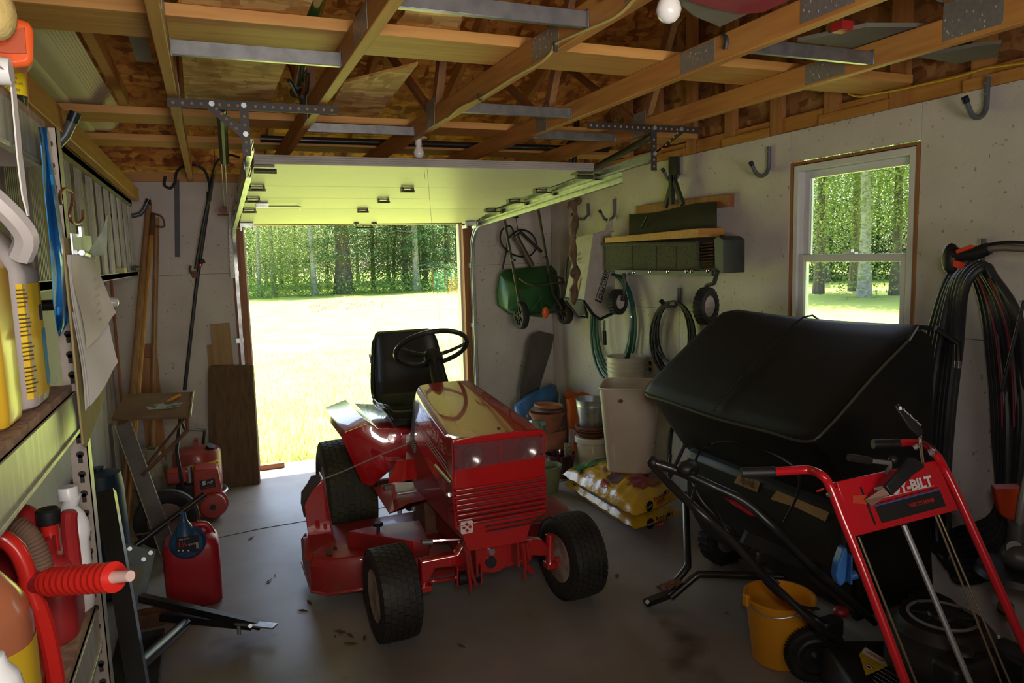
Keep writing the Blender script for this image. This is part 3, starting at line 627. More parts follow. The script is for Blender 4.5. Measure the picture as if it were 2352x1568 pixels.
# top shelf
m_orange = mat('orange_tool_plastic', (.80, .13, .02), .35, c2=(.7, .10, .02), sc=7, coat=.15)
o0 = P(30, 135, x=-.29)
t = thing('orange_tool_tray', 'bright orange plastic tray on the top shelf under a tan glove', 'tray', (-.33, 1.36, ZU))
f = lambda u, v, y=1.26: P(u, v, y=y)
A = [f(-70, 62), f(-70, 170), f(66, 150), f(77, 138), f(78, 62), f(66, 50), f(30, 36), f(-40, 30)]
mk('tray_shell', B().prism(A, (-.02, .10, .012)), m_orange, t, bev=.008)
mk('tray_hollow', B().prism([f(-30, 118, 1.256), f(16, 100, 1.256), f(20, 74, 1.256), f(56, 62, 1.256), f(60, 122, 1.256), f(20, 122, 1.256)], (0, .003, 0)), mat('orange_shadow_plastic', (.50, .08, .02), .5), t)  # flat plate in darker orange, painting the shade inside the tray
mk('tray_foot', B().bx(-.38, -.30, 1.26, 1.38, ZU, A[2].z+.01), m_blackp, t)
q = P(-14, 28, y=1.20)
mk('work_glove', B().sph(q, (.026, .035, .036), 16, 10).sph(q+V((-.03, -.01, -.025)), (.02, .03, .03)), mat('tan_chamois', (.62, .47, .17), .9, c2=(.5, .36, .12), sc=20, bump=.6, bsc=90), label='tan leather work glove lying over the orange tray', cat='glove')
q = P(12, 160, y=1.22)
mk('white_roll', B().lathe([(.008, 0), (.018, 0), (.019, .012), (.018, .025), (.008, .025)], (q.x-.018, q.y, q.z-.002), (1, 0, 0)), m_wht, label='small white plastic roll beneath the orange tray', cat='roll')
st_ = [(-6, 150), (18, 172), (28, 205), (32, 250), (37, 300), (41, 350), (47, 400), (53, 450), (62, 496)]
c_ = [P(u, v, x=-.24) for u, v in st_]; ww = [.012, .011, .010, .011, .012, .012, .013, .011, .002]
mk('white_strap', B().loft([[p+V((0, -w_, 0)), p+V((.002, -w_, 0)), p+V((.003, w_, 0)), p+V((0, w_, 0))] for p, w_ in zip(c_, ww)]), m_paper, label='white plastic strap dangling over the front of the top shelf', cat='strap')
bx_, by_ = P(58, 205, y=1.50).x-.022, 1.50
t = thing('grass_seed_jug', 'dark bottle with a bright yellow collar label behind the top shelf edge', 'bottle', (bx_, by_, ZU))
bx_, by_ = P(58, 205, y=1.50).x-.022, 1.50
mk('body', B().lathe([(.02, 0), (.024, .006), (.024, .062), (.018, .085), (.011, .10), (.011, .115)], (bx_, by_, ZU), n=20), mat('dark_green_bottle', (.012, .02, .012), .3, coat=.3), t)
lb = mk('collar_label', B().lathe([(.0246, .030), (.0246, .061), (.0188, .084)], (bx_, by_, ZU), n=20, cap=False), mat('lemon_label', (.80, .62, .01), .5), t)
e_ = V((.93, .37, 0)).normalized()
for k, s in enumerate(('Elim', 'Dog Run', 'Grass')): text('lettering', s, V((bx_, by_, ZU+.057-.0095*k))+V((.37, -.93, 0))*.0255, e_, (0, 0, 1), .0055, m_print, lb)
mk('trigger', B().box((bx_, by_, ZU+.12), (.016, .035, .014)), m_blackp, t)
# blue plastic bag hanging from the post
L_ = [(88, 292), (96, 340), (101, 420), (112, 520), (120, 610), (123, 690), (131, 755), (137, 772)]
Rr = [(110, 292), (114, 340), (128, 420), (143, 520), (160, 610), (164, 690), (157, 740), (139, 772)]
def bagp(u, v):
    i = min(int(v*7), 6); f = v*7-i; a = V(L_[i]).lerp(V(L_[i+1]), f); b_ = V(Rr[i]).lerp(V(Rr[i+1]), f); c = a.lerp(b_, u)
    return P(c.x, c.y, x=-.232+.006*math.sin(9*u+4*v)+.006*math.sin(13*v+3*u))
mk('blue_bag', B().grid(bagp, 6, 24, (-.0012, 0, 0)), mat('blue_poly', (.035, .24, .52), .35, c2=(.02, .17, .40), sc=14, coat=.3), label='blue plastic strip bag hanging from the shelf post', cat='bag')
# clipboard on an S hook
cy0, cy1, cz0, cz1 = 1.445, 1.668, 1.462, 1.835
cb = thing('clipboard', 'brown hardboard clipboard with curling papers hanging on the shelf post', 'clipboard', (-.22, 1.55, cz0))
cx = lambda f: -.226+.012*f
m_hard = mat('hardboard', (.26, .20, .08), .7, c2=(.20, .15, .055), sc=30, st=(1, 1, .25))
mk('board', B().prism([(cx(0), cy0, cz0+.01), (cx(.08), cy0+.02, cz0), (cx(.9), cy1-.02, cz0+.05), (cx(1), cy1, cz0+.07), (cx(1), cy1, cz1), (cx(0), cy0, cz1)], (-.004, 0, 0)), m_hard, cb, bev=.0015)
def sheet(dy0, dy1, zb, zt, off, curl):
    return lambda u, v: V((cx(u)+.002+off+curl*(1-v)**2*(.3+.7*u)+.003*math.sin(5*u+6*v), cy0+.008+dy0+(cy1-cy0-.03+dy1)*u+curl*.6*u*(1-v)**2, zb+(zt-zb)*v+.05*u*(1-v)))
for k, (a, b_, c, d, e) in enumerate(((0, 0, 1.53, 1.815, .0), (.002, .008, 1.535, 1.815, .006), (.004, .012, 1.537, 1.815, .012), (.006, .0, 1.64, 1.812, .016))):
    pg = mk('paper', B().grid(sheet(a, b_, c, cz1-.03, .002*k, e+.012), 8, 14), mat('yellowed_paper', (.58, .56, .46), .85) if k == 3 else m_paper, cb)
m_pencil = mat('pencil', (.33, .31, .29), .8)
for k, s in enumerate(('When 62', 'below 50 %', 'snow inches', 'melts', 'snow later', 'melts')):
    text('handwriting', s, V((cx(.5)+.0225, cy0+.10+.012*(k % 2), cz1-.075-.015*k)), (.1, 1, .1), (0, 0, 1), .006, m_pencil, pg, .001, shear=.25)
mk('spring_clip', B().prism([(cx(.1)+.004, cy0+.03, cz1+.008), (cx(.1)+.004, cy0+.03, cz1-.03), (cx(.9)+.004, cy1-.04, cz1-.03), (cx(.9)+.004, cy1-.04, cz1+.008)], (.004, 0, 0)).box((cx(.5)+.008, cy0+.10, cz1+.012), (.006, .03, .02)).prism([(cx(.6)+.008, cy0+.11, cz1-.035), (cx(.6)+.034, cy0+.17, cz1-.03), (cx(.6)+.04, cy0+.185, cz1+.045), (cx(.6)+.03, cy0+.165, cz1+.01)], (.003, .003, .008)).cyl((cx(.4)+.012, cy0+.06, cz1-.026), (cx(.6)+.012, cy0+.11, cz1-.03), .006), m_galv, cb, bev=.001)
hk = [P(141, 470, x=-.243), P(138, 445, x=-.23), P(150, 433, x=-.225), P(166, 445, x=-.222), P(165, 470, x=-.222), P(160, 490, x=-.222), P(164, 507, x=-.222), P(178, 514, x=-.222), P(190, 503, x=-.222), P(190, 482, x=-.222)]
mk('s_hook', B().tube(spline(hk, 6), .0028, 8), mat('copper_red_wire', (.20, .07, .045), .4, .5), label='copper coloured S hook carrying the clipboard on the post', cat='hook')
# lower shelf
m_redcan = mat('red_can_plastic', (.40, .018, .022), .38, c2=(.28, .02, .02), sc=5, bump=.06, bsc=120)
layer(m_redcan, (.16, .07, .04), 2.5, .6, .72, det=5)
m_redbright = mat('bright_red_plastic', (.62, .022, .015), .25, c2=(.55, .02, .015), sc=8, coat=.4)
t = thing('gas_can', 'dusty red plastic gas can with a black cap on the lower shelf', 'gas can', (-.335, 1.445, ZL))
mk('body', jug(-.338, 1.445, ZL, .165, .105, .135, .168, neck=.06, r=.028), m_redcan, t)
q = P(168, 1205, y=1.42)
mk('lug', B().tube(spline([(q.x-.006, 1.425, ZL+.12), (q.x-.006, 1.42, q.z), P(160, 1172, y=1.42)], 4), [.013]*8+[.010], 10), m_redcan, t)
q = P(50, 1198, y=1.44); mk('rear_hump', B().sph(q, (.03, .03, .03)), m_redcan, t)
q = P(110, 1205, y=1.42)
mk('filler_neck', B().cyl((q.x, 1.43, ZL+.15), (q.x, 1.43, q.z+.01), .0135), m_redbright, t)
mk('black_cap', B().lathe([(.019, 0), (.0195, .003), (.0195, .022), (.016, .026)], (q.x, 1.43, q.z), n=20), m_blackp, t)
c_ = spline([P(8, 1208, y=1.385), P(40, 1214, y=1.375), P(70, 1238, y=1.37), P(90, 1285, y=1.37), P(99, 1330, y=1.37)], 12)
mk('flexible_hose', B().tube(c_, [.0165+.0018*(k % 2) for k in range(len(c_))], 14), mat('dusty_brown_hose', (.24, .14, .09), .7), t)
t = thing('spouted_gas_can', 'bright red gas can with a looped handle and ribbed spout, front of the lower shelf', 'gas can', (-.335, 1.26, ZL))
mk('body', jug(-.348, 1.265, ZL, .14, .12, .105, .155, neck=.025, r=.03), m_redbright, t)
f = lambda u, v, y=1.215: P(u, v, y=y)
mk('front_rib', B().tube(spline([f(86, 1385), f(104, 1440), f(118, 1500), f(128, 1560), f(130, 1600)], 5), .012, 10), m_redbright, t)
c_ = spline([f(-30, 1236), f(5, 1236), f(38, 1262), f(60, 1310), f(68, 1352), f(86, 1395)], 8)
mk('handle', B().tube(c_, .0125, 12), m_redbright, t)
mk('handle_foot', B().tube(spline([f(60, 1345, 1.22), f(50, 1390, 1.225), f(56, 1440, 1.23)], 5), [.014, .018, .02, .022, .024, .026, .028, .028, .03, .03, .03], 12), m_redbright, t)
s0, s1 = P(106, 1336, y=1.20), P(262, 1325, y=1.10)
c_ = [s0.lerp(s1, k/44) for k in range(45)]
mk('spout_collar', B().cyl(s0.lerp(s1, -.20), s0.lerp(s1, .05), .017, .013), m_redcan, t)
mk('ribbed_spout', B().tube(c_, [(.0195+.0016*(k % 4 < 2))*(.85 if k < 3 else 1) for k in range(45)], 20), m_redbright, t)
mk('spout_tip', B().cyl(s1, s1+(s1-s0)*.225, .0085, .0075), mat('pale_pink_plastic', (.70, .50, .45), .5), t)
m_amber = mat('amber_washer_fluid', (.48, .16, .07), .3, c2=(.42, .13, .06), sc=3, coat=.3)
jy = 1.04; je = P(76, 1470, y=jy); jx = je.x-.062
t = thing('washer_fluid_jug', 'amber fluid jug with a yellow and blue label at the bottom left corner', 'jug', (jx, jy, ZL))
hs = P(70, 1420, y=jy).z-ZL
mk('body', jug(jx, jy, ZL, .125, .11, hs, hs+.085, r=.045, neck=.018), m_amber, t); mk('cap', screwcap(jx, jy, ZL+hs+.09), m_capr, t)
zl = P(70, 1462, y=jy).z
lb = mk('label_band', B().loft([[(jx+x*1.015, jy+y*1.015, z) for x, y in rrect(.125, .11, .045, 6)] for z in (ZL+.012, zl)], cap=False), m_ylab, t)
m_blueink = mat('blue_ink', (.02, .16, .40), .4); m_whiteink = mat('white_ink', (.72, .72, .72), .5); m_blackink = mat('black_ink', (.012, .012, .012), .5); m_redink = mat('red_ink', (.50, .02, .02), .5)
ln = V((.62, -.78, 0)).normalized(); er = V((.78, .62, 0)).normalized(); lc = V((jx+.0625-.045+.046*ln.x, jy-.055+.045+.046*ln.y, 0))
text('lettering', 'ra', lc+ln*.0014-er*.004+V((0, 0, zl-.022)), er, (0, 0, 1), .022, m_blueink, lb, .0012, bold=.03, w=.030)
text('lettering', '2.', lc+ln*.0014+er*.002+V((0, 0, zl-.056)), er, (0, 0, 1), .026, m_whiteink, lb, .0012, bold=.04, w=.022)
q = PD(0, 1552, .72)
mk('white_bottle', B().lathe([(.026, -.10), (.028, -.03), (.022, .0), (.014, .012), (.012, .022), (.007, .024)], (q.x-.006, q.y, q.z), n=18), m_wht, label='white bottle top poking into the bottom left corner', cat='bottle', base=(q.x, q.y, q.z-.10))
mk('bottle_stand', B().bx(q.x-.05, q.x+.02, q.y-.03, q.y+.03, ZL, q.z-.10), m_chip, label='small board piece under the corner bottle', cat='board')
t = thing('white_chemical_bottle', 'white plastic bottle with a plain white screw cap behind the dusty gas can', 'bottle', (-.30, 1.53, ZL))
q = P(155, 1118, y=1.53); hc_ = q.z-.022-ZL
mk('body', jug(-.298, 1.529, ZL, .105, .045, hc_*.62, hc_-.015, neck=.0145, r=.02, off=(q.x+.298, 0)), m_wht, t); mk('cap', B().lathe([(.0172, 0), (.0172, .020), (.0155, .023)], (q.x, 1.529, ZL+hc_), n=24), m_wht, t)
mk('red_funnel', B().lathe([(.012, 0), (.05, .06), (.058, .11), (.058, .115)], (-.52, 1.49, ZL+.16), n=24).cyl((-.52, 1.49, ZL), (-.52, 1.49, ZL+.165), .012), mat('dark_red_plastic', (.22, .01, .015), .35), label='dark red funnel deep on the lower shelf', cat='funnel')
t = thing('sprayer_head', 'black sprayer head lying deep on the lower shelf', 'sprayer', (-.47, 1.25, ZL))
mk('sprayer_body', B().box((-.52, 1.34, ZL+.16), (.14, .12, .06)).cyl((-.52, 1.34, ZL), (-.52, 1.34, ZL+.14), .045), m_blackp, t, bev=.008); mk('brass_screw', B().cyl((-.45, 1.33, ZL+.165), (-.44, 1.33, ZL+.165), .006), mat('brass', (.6, .42, .12), .3, .9), t)
mk('cardboard_box', B().bx(-.70, -.60, 1.38, 1.52, ZL, ZL+.24), mat('tan_card', (.30, .18, .07), .8), label='tan cardboard box at the back of the lower shelf', cat='box')
# ------------------------------------------------------------------ ladder, hooks and lumber on the left wall
m_alu = mat('ladder_aluminium', (.25, .235, .21), .42, .6, c2=(.17, .155, .13), sc=10, st=(1, 1, .3), rv=.1)
layer(m_alu, (.08, .06, .05), 9, .70, .78)
t = thing('stepladder', 'aluminium stepladder hung sideways on hooks along the left wall', 'ladder', (-.52, 4, 1.73))
lx = -.48
for z in (1.715, 2.215): mk('rail', B().bx(lx-.085, lx+.004, 2.15, 5.86, z, z+.026).bx(lx-.004, lx+.004, 2.15, 5.86, z-.004 if z < 2 else z-.02, z+.03), m_alu, t)
for k in range(12):
    y = 5.74-.305*k; b = B().bx(lx-.012, lx-.006, y-.075, y+.075, 1.74, 2.215)
    for j in range(7): b.bx(lx-.007, lx-.002, y-.07+.0225*j, y-.06+.0225*j, 1.74, 2.215)
    mk('tread', b, m_alu, t)
mk('spreader_handle', B().cyl((-.46, 5.40, 1.765), (-.46, 5.72, 1.765), .018, n=14), m_blackp, t)
mk('wall_plank', B().bx(-.47, -.432, 2.45, 5.92, 2.245, 2.335), m_chord, label='yellow two-by-four lying on the ladder hooks', cat='plank', bev=.003)
def jhook(name, p_wall, n, label, h=.17, r=.013, reach=.075, drop=.02, mt=None):
    "flat-backed J hook: stem on the wall, bowl reaching out along n, capped tip"
    p = V(p_wall); n = V(n); t = thing(name, label, 'hook', p)
    path = [p+n*r, p+n*r+V((0, 0, -h*.55))] + arc(p+n*(r+reach*.5)+V((0, 0, -h+reach*.5)), reach*.5, math.pi, 2*math.pi*.93, 9, n, (0, 0, 1))
    path.append(path[-1]+n*.02+V((0, 0, .03)))
    path = [path[0], path[1]]+path[2:]
    mk('stem', B().tube(path, r, 10), mt or m_hook, t)
    d = (path[-1]-path[-2]).normalized(); mk('tip_cap', B().cyl(path[-1]-d*.004, path[-1]+d*.02, r*1.22), m_tip, t)
    for k in (.15, .42): mk('screw', B().cyl(p+n*(2*r-.002)+V((0, 0, -h*k)), p+n*(2*r+.003)+V((0, 0, -h*k)), .005, n=8), m_galv, t)
    return t
for nm, tip, y in (('near the shelf top', (166, 278), 3.08), ('at its far end', (338, 466), 5.95)):
    tp = P(tip[0], tip[1], x=-.405); yy = tp.y
    t = thing('ladder_hook', f'grey capped arm hook holding the ladder {nm}', 'hook', (LX, yy, 2.2))
    mk('arm', B().tube([(LX, yy, tp.z-.10), (-.52, yy, tp.z-.10), (-.46, yy, tp.z-.085), (-.43, yy, tp.z-.05), tp], .017, 12), m_hook, t)
    d = V((.4, 0, .9)).normalized(); mk('tip_cap', B().cyl(tp-d*.005, tp+d*.032, .0195), m_tip, t)
q = P(282, 601, x=-.46); mk('foam_block', B().bx(q.x-.03, q.x+.01, q.y-.07, q.y+.07, 1.742, 1.772), mat('pale_yellow_foam', (.68, .62, .30), .8), label='pale yellow foam block resting on the lower ladder rail', cat='block')
q = P(264, 694, x=-.40); mk('caulk_tube', B().cyl((LX, q.y, q.z), (-.42, q.y, q.z), .024, n=18), m_blackp, label='black tube with a white end sticking out under the ladder', cat='tube')
ct = [o for o in bpy.data.objects if o.name == 'caulk_tube'][0]
mk('white_end', B().lathe([(.024, 0), (.024, .014), (.018, .03), (.006, .036)], (-.42, q.y, q.z), (1, 0, 0), 18), m_wht, ct)
# long handled tools leaning in the corner
m_handle = wood('varnished_handle', (.36, .20, .085), (.25, .12, .045), 2, .4, knots=False)
def poletool(name, a, b_, r, label, head=None, m=None, y0=5.95, y1=6.33):
    a, b_ = P(*a, y=y0), P(*b_, y=y1); bot = a + (a-b_)*((a.z-.004)/(b_.z-a.z))
    t = thing(name, label, 'tool', bot); mk('handle', B().cyl(bot, b_, r, r*.9, 12), m or m_handle, t)
    if head: mk('head', head(b_, (b_-bot).normalized()), m_rust, t)
    return t
poletool('garden_rake', (305, 900), (342, 472), .026, 'thick weathered wooden pole leaning in the corner', lambda p, d: B().cyl(p-d*.02, p+d*.03, .022, .015))
poletool('garden_hoe', (318, 900), (352, 490), .016, 'slim varnished handle with a dark ferrule and wire loop', lambda p, d: B().cyl(p-d*.18, p, .017).tube(spline([p, p+V((.06, -.02, -.03)), p+V((.07, -.02, -.10)), p+V((.01, 0, -.10))], 5), .006), wood('orange_handle', (.50, .24, .06), (.38, .16, .04), 2, .35, knots=False), 5.80, 6.22)
poletool('spade', (352, 900), (360, 500), .022, 'brown spade handle standing right of the thick pole', None, None, 6.2, 6.35)
poletool('orange_stake', (278, 900), (255, 640), .010, 'thin orange marking stake leaning behind the papers', None, mat('orange_paint', (.45, .14, .05), .6), 6.12, 6.34)
for (u0, v0, u1, vb, y, l, m) in ((318, 822, 362, 1030, 6.30, 'wide brown board standing behind the tool handles', m_lumz), (326, 790, 346, 830, 6.35, 'short dark board end behind the tool handles', m_brown)):
    a, b_ = P(u0, v0, y=y), P(u1, v0, y=y); mk('plank', B().bx(a.x, b_.x, y-.012, y+.012, 0, a.z), m, label=l, cat='plank')
# iron plant hanger and pole pruner on the front wall
m_iron = mat('black_iron', (.014, .016, .016), .5, c2=(.03, .03, .028), sc=10)
c = P(440, 420, y=6.33)
t = thing('shepherd_hook', 'black iron plant hanger bracket with curled arms on the front wall', 'hook', P(407, 590, y=6.36))
bar0, bar1 = P(408, 590, y=6.36), P(406, 412, y=6.36)
mk('back_bar', B().beam(bar0, bar1, .036, .012, (0, 1, 0)), m_iron, t)
mk('curl', B().tube(spline([P(380, 405, y=6.30), P(378, 425, y=6.30), P(392, 432, y=6.30), P(402, 418, y=6.31), P(406, 395, y=6.32), P(425, 380, y=6.30), P(450, 380, y=6.27), P(470, 392, y=6.29), P(480, 418, y=6.31), P(482, 450, y=6.32)], 6), .010, 8), m_iron, t)
mk('curl_end', B().cyl(P(480, 440, y=6.335), P(480, 460, y=6.335), .018), m_iron, t)
t = thing('pole_pruner', 'slim black pole pruner hanging slanted on the front wall', 'pruner', P(424, 896, y=6.33))
mk('pole', B().tube([P(424, 896, y=6.33), P(452, 650, y=6.3), P(478, 470, y=6.25), P(490, 400, y=6.15)], .014, 10), m_iron, t)
mk('side_rod', B().tube([P(449, 618, y=6.26), P(466, 520, y=6.24), P(478, 462, y=6.22)], .012, 8), m_iron, t)
mk('collar', B().sph(P(462, 600, y=6.27), (.028, .022, .022)).cyl(P(455, 602, y=6.27), P(472, 602, y=6.27), .006), m_iron, t)
mk('red_ring', B().cyl(P(461, 604, y=6.28), P(460, 611, y=6.28), .017), m_redbright, t)
mk('cutter_hook', B().tube(spline([P(438, 610, y=6.24), P(437, 622, y=6.24), P(444, 630, y=6.24), P(450, 622, y=6.24)], 4), .009).box(P(447, 630, y=6.24), (.04, .02, .05)), m_rust, t)
mk('hose_loop', B().tube(spline([P(488, 420, y=6.15), P(492, 385, y=6.1), P(508, 362, y=6.0), P(530, 356, y=5.9), P(550, 362, y=5.9)], 6), .009, 8), m_iron, t)
# boards at the left of the doorway
m_dkwood = wood('dark_weathered_board', (.13, .075, .035), (.075, .04, .018), 2, .8)
m_ltwood = wood('pale_board', (.36, .22, .085), (.28, .16, .055), 2, .6)
a, b_, c, d = P(478, 850, y=6.21), P(580, 838, y=6.21), P(596, 1112, z=.0), P(480, 1125, z=.0)
mk('weathered_plank', B().prism([c+V((0, 0, .003)), d+V((0, 0, .003)), a, a+V((.03, 0, .03)), b_], (.012, .030, 0)), m_dkwood, label='wide dark weathered plank leaning beside the doorway', cat='plank', bev=.003)
a, b_ = P(483, 745, y=6.345), P(527, 741, y=6.345)
mk('pale_plank', B().prism([(a.x, 6.345, .0), (b_.x+.03, 6.345, .0), (b_.x, 6.345, b_.z), (a.x, 6.345, a.z)], (0, .02, 0)), m_ltwood, label='taller pale plank standing behind the dark one', cat='plank')
a = P(481, 792, y=6.36); mk('narrow_plank', B().bx(a.x-.02, a.x+.02, 6.37, 6.378, 0, a.z), m_ltwood, label='narrow pale strip peeping out left of the pale plank', cat='plank')
# ------------------------------------------------------------------ step stool, engine, cans on the floor
t = thing('step_stool', 'old folding step stool with a brown tray top and grey legs', 'stool', (-.4, 5.1, 0))
A = [P(255, 960, y=5.0), P(436, 955, y=5.0), P(443, 899, y=5.38), P(288, 905, y=5.38)]
m_top = mat('brown_hardboard_top', (.24, .145, .085), .6, c2=(.17, .10, .055), sc=7); layer(m_top, (.5, .42, .3), 16, .72, .8)
mk('tray_top', B().prism(A, (0, .006, -.018)), m_top, t, bev=.003)
mk('edge_strip', B().beam(A[1]+V((.004, 0, .002)), A[2]+V((.004, 0, .002)), .008, .022), m_beam, t)
g0, g1 = P(284, 975, y=5.02), P(400, 1300, z=.0)
m_grey = mat('grey_painted_leg', (.17, .16, .15), .6, c2=(.11, .10, .09), sc=6)
mk('leg', B().beam(g1+V((0, 0, .004)), g0, .088, .022, (0, 1, .2)), m_grey, t)
mk('leg_edge', B().beam(g1+V((-.046, -.012, .004)), g0+V((-.046, -.012, 0)), .006, .01, (0, 1, .2)), m_beam, t)
mk('leg', B().beam(V((-.665, 5.30, .004)), V((-.635, 5.05, .80)), .05, .02, (1, 0, 0)), m_grey, t)
mk('brace', B().tube([P(430, 958, y=5.02), P(431, 988, y=5.0), P(326, 1092, y=4.85)], .013, 8), m_rust, t)
mk('brace', B().tube([P(424, 960, y=5.2), P(336, 1070, y=4.95)], .010, 8), m_rust, t)
mk('rear_leg', B().tube([P(414, 958, y=5.25), P(406, 1035, y=5.25), V((-.255, 5.35, .004))], .012, 8), m_iron, t)
mk('rear_loop', B().tube([P(416, 965, y=5.3), P(424, 984, y=5.5), P(470, 988, y=5.94), P(466, 1030, y=5.97), V((-.13, 6.0, .004))], .011, 8), m_iron, t)
kn = P(385, 932, y=5.12); n_ = (A[1]-A[0]).cross(A[3]-A[0]).normalized()
if n_.z < 0: n_ = -n_
def ontop(u, v): 
    d = ray(u, v); return EYE + d*((A[0]-EYE).dot(n_)/d.dot(n_)) + n_*.004
mk('leaflet', B().prism([ontop(336, 938), ontop(345, 931), ontop(385, 926), ontop(427, 926), ontop(402, 933), ontop(416, 935), ontop(380, 940), ontop(340, 942)], n_*.002), mat('printed_leaflet', (.42, .45, .38), .6, c2=(.10, .14, .16), sc=30, lo=.5, hi=.55), label='crumpled printed leaflet on the stool top', cat='paper')
mk('utility_knife', B().tube([ontop(384, 926)+n_*.008, ontop(398, 920)+n_*.012, ontop(414, 912)+n_*.012], [.007, .011, .010], 10), mat('orange_grip', (.75, .30, .02), .35), label='orange handled utility knife beside the leaflet', cat='knife')
# round metal gas can
gc = P(458, 1110, y=5.72); gc = V((gc.x, 5.72, 0)); gr = .165
t = thing('round_gas_can', 'round red metal gas can with a yellow band behind the engine', 'gas can', gc)
m_redmet = mat('faded_red_metal', (.34, .035, .03), .4, c2=(.25, .05, .035), sc=6, coat=.2)
mk('drum', B().lathe([(gr*.96, .12), (gr, .13), (gr, .40), (gr*.93, .425), (gr*.3, .445), (.02, .447)], gc, n=36), m_redmet, t)
mk('stand_ring', B().lathe([(gr*.98, 0), (gr*.98, .122), (gr*.9, .122)], gc, n=36), m_redmet, t)
mk('rim', B().tube([gc+V((gr*1.12*math.cos(a), gr*1.12*math.sin(a), .10)) for a in (2*math.pi*k/30 for k in range(30))], .012, 6, True), m_galv, t)
bnd = mk('yellow_band', B().grid(lambda u, v: gc+V(((gr+.001)*math.cos(-1.9+1.5*u), (gr+.001)*math.sin(-1.9+1.5*u), .285+.07*v)), 14, 1), m_ylab, t)
text('lettering', 'GAS', gc+V((.58, -.81, 0))*(gr+.006)+V((0, 0, .32)), (.81, .58, 0), (0, 0, 1), .04, m_redink, bnd, bold=.03)
mk('lid_handle', B().bx(gc.x-.014, gc.x+.014, gc.y-.03, gc.y-.02, .44, .50).bx(gc.x-.014, gc.x+.014, gc.y-.03, gc.y+.03, .495, .505).bx(gc.x-.014, gc.x+.014, gc.y+.02, gc.y+.03, .44, .50), m_redmet, t)
mk('vent_cap', B().cyl(gc+V((.09, -.05, .43)), gc+V((.10, -.06, .455)), .032), m_blackp, t)
# engine
ec = V((-.11, 5.40, 0)); t = thing('small_engine', 'red five horsepower garden engine on the floor by the tyre', 'engine', ec)
m_eng = mat('red_engine_paint', (.42, .045, .03), .45, c2=(.33, .04, .03), sc=8)
f = lambda u, v, y=5.33: P(u, v, y=y)
A = [f(444, 1080), f(500, 1076), f(508, 1115), f(506, 1190), f(446, 1190)]
sd = mk('blower_shroud', B().prism(A, (0, .17, 0)), m_eng, t, bev=.012)
fc = f(489, 1158); mk('recoil_cover', B().lathe([(.086, 0), (.086, -.05), (.076, -.062), (.02, -.068)], V((fc.x, 5.33, fc.z)), (0, 1, 0), 32).lathe([(.102, .0), (.102, -.02), (.09, -.03)], V((fc.x, 5.36, fc.z)), (0, 1, 0), 32), m_eng, t)
mk('badge', B().lathe([(.020, 0), (.020, -.004)], V((fc.x, 5.262, fc.z)), (0, 1, 0), 20), m_blackink, t)
lq = f(477, 1111); lb = mk('decal', quad(V((lq.x, 5.329, lq.z)), (1, 0, .06), (0, 0, 1), .098, .066, .001), m_blackink, t)
text('lettering', '5', V((lq.x-.022, 5.326, lq.z+.010)), (1, 0, .06), (0, 0, 1), .027, m_whiteink, lb, bold=.04, sx=1.3); text('lettering', 'HP', V((lq.x+.016, 5.326, lq.z+.010)), (1, 0, .06), (0, 0, 1), .02, m_whiteink, lb, shear=.25)
text('lettering', 'Power Plus', V((lq.x, 5.326, lq.z-.022)), (1, 0, .06), (0, 0, 1), .010, m_redink, lb, w=.075)
a, b_ = f(381, 1088, 5.38), f(432, 1108, 5.38)
mk('air_cleaner', B().bx(a.x, b_.x, 5.38, 5.54, b_.z, a.z), m_eng, t, bev=.012)
a, b_ = f(425, 1075, 5.42), f(444, 1105, 5.42); mk('filler', B().cyl(((a.x+b_.x)/2, 5.45, .2), ((a.x+b_.x)/2, 5.45, a.z), .022), m_galv, t)
mk('crankcase', B().bx(-.32, -.10, 5.40, 5.50, .004, .26), m_iron, t, bev=.02)
# wheel of the cart with its black bar
wc = P(383, 1190, y=4.90); wc.z = .195; R0 = .19
t = thing('cart_wheel', 'pneumatic tyre with a tan hub lying upright by the stool leg', 'wheel', (wc.x, wc.y, 0))
mk('tyre', B().lathe([(R0*.58, -.03), (R0*.70, -.042), (R0*.92, -.04), (R0, -.02), (R0, .02), (R0*.92, .04), (R0*.70, .042), (R0*.58, .03)], wc, (0, 1, 0), 40, ring=True), m_rubber, t)
mk('hub', B().lathe([(R0*.60, -.025), (R0*.55, -.028), (R0*.5, -.012), (R0*.45, -.010), (R0*.15, -.02), (R0*.12, -.035), (.004, -.036)], wc, (0, 1, 0), 32), mat('tan_hub', (.30, .21, .15), .55, c2=(.22, .14, .1), sc=12), t)
t = thing('drag_bar', 'black tube bar slanting across the tan wheel hub', 'bar', P(300, 1260, y=4.6))
mk('bar', B().cyl(P(312, 1252, y=4.50), P(470, 1135, y=4.62), .020, .020, 12), m_black, t); mk('bolt', B().cyl(P(388, 1200, y=4.53), P(388, 1200, y=4.60), .012), m_rust, t)
mk('stay_rod', B().cyl(P(225, 1240, y=4.45), P(350, 1223, y=4.52), .006, n=8), m_rust, t)
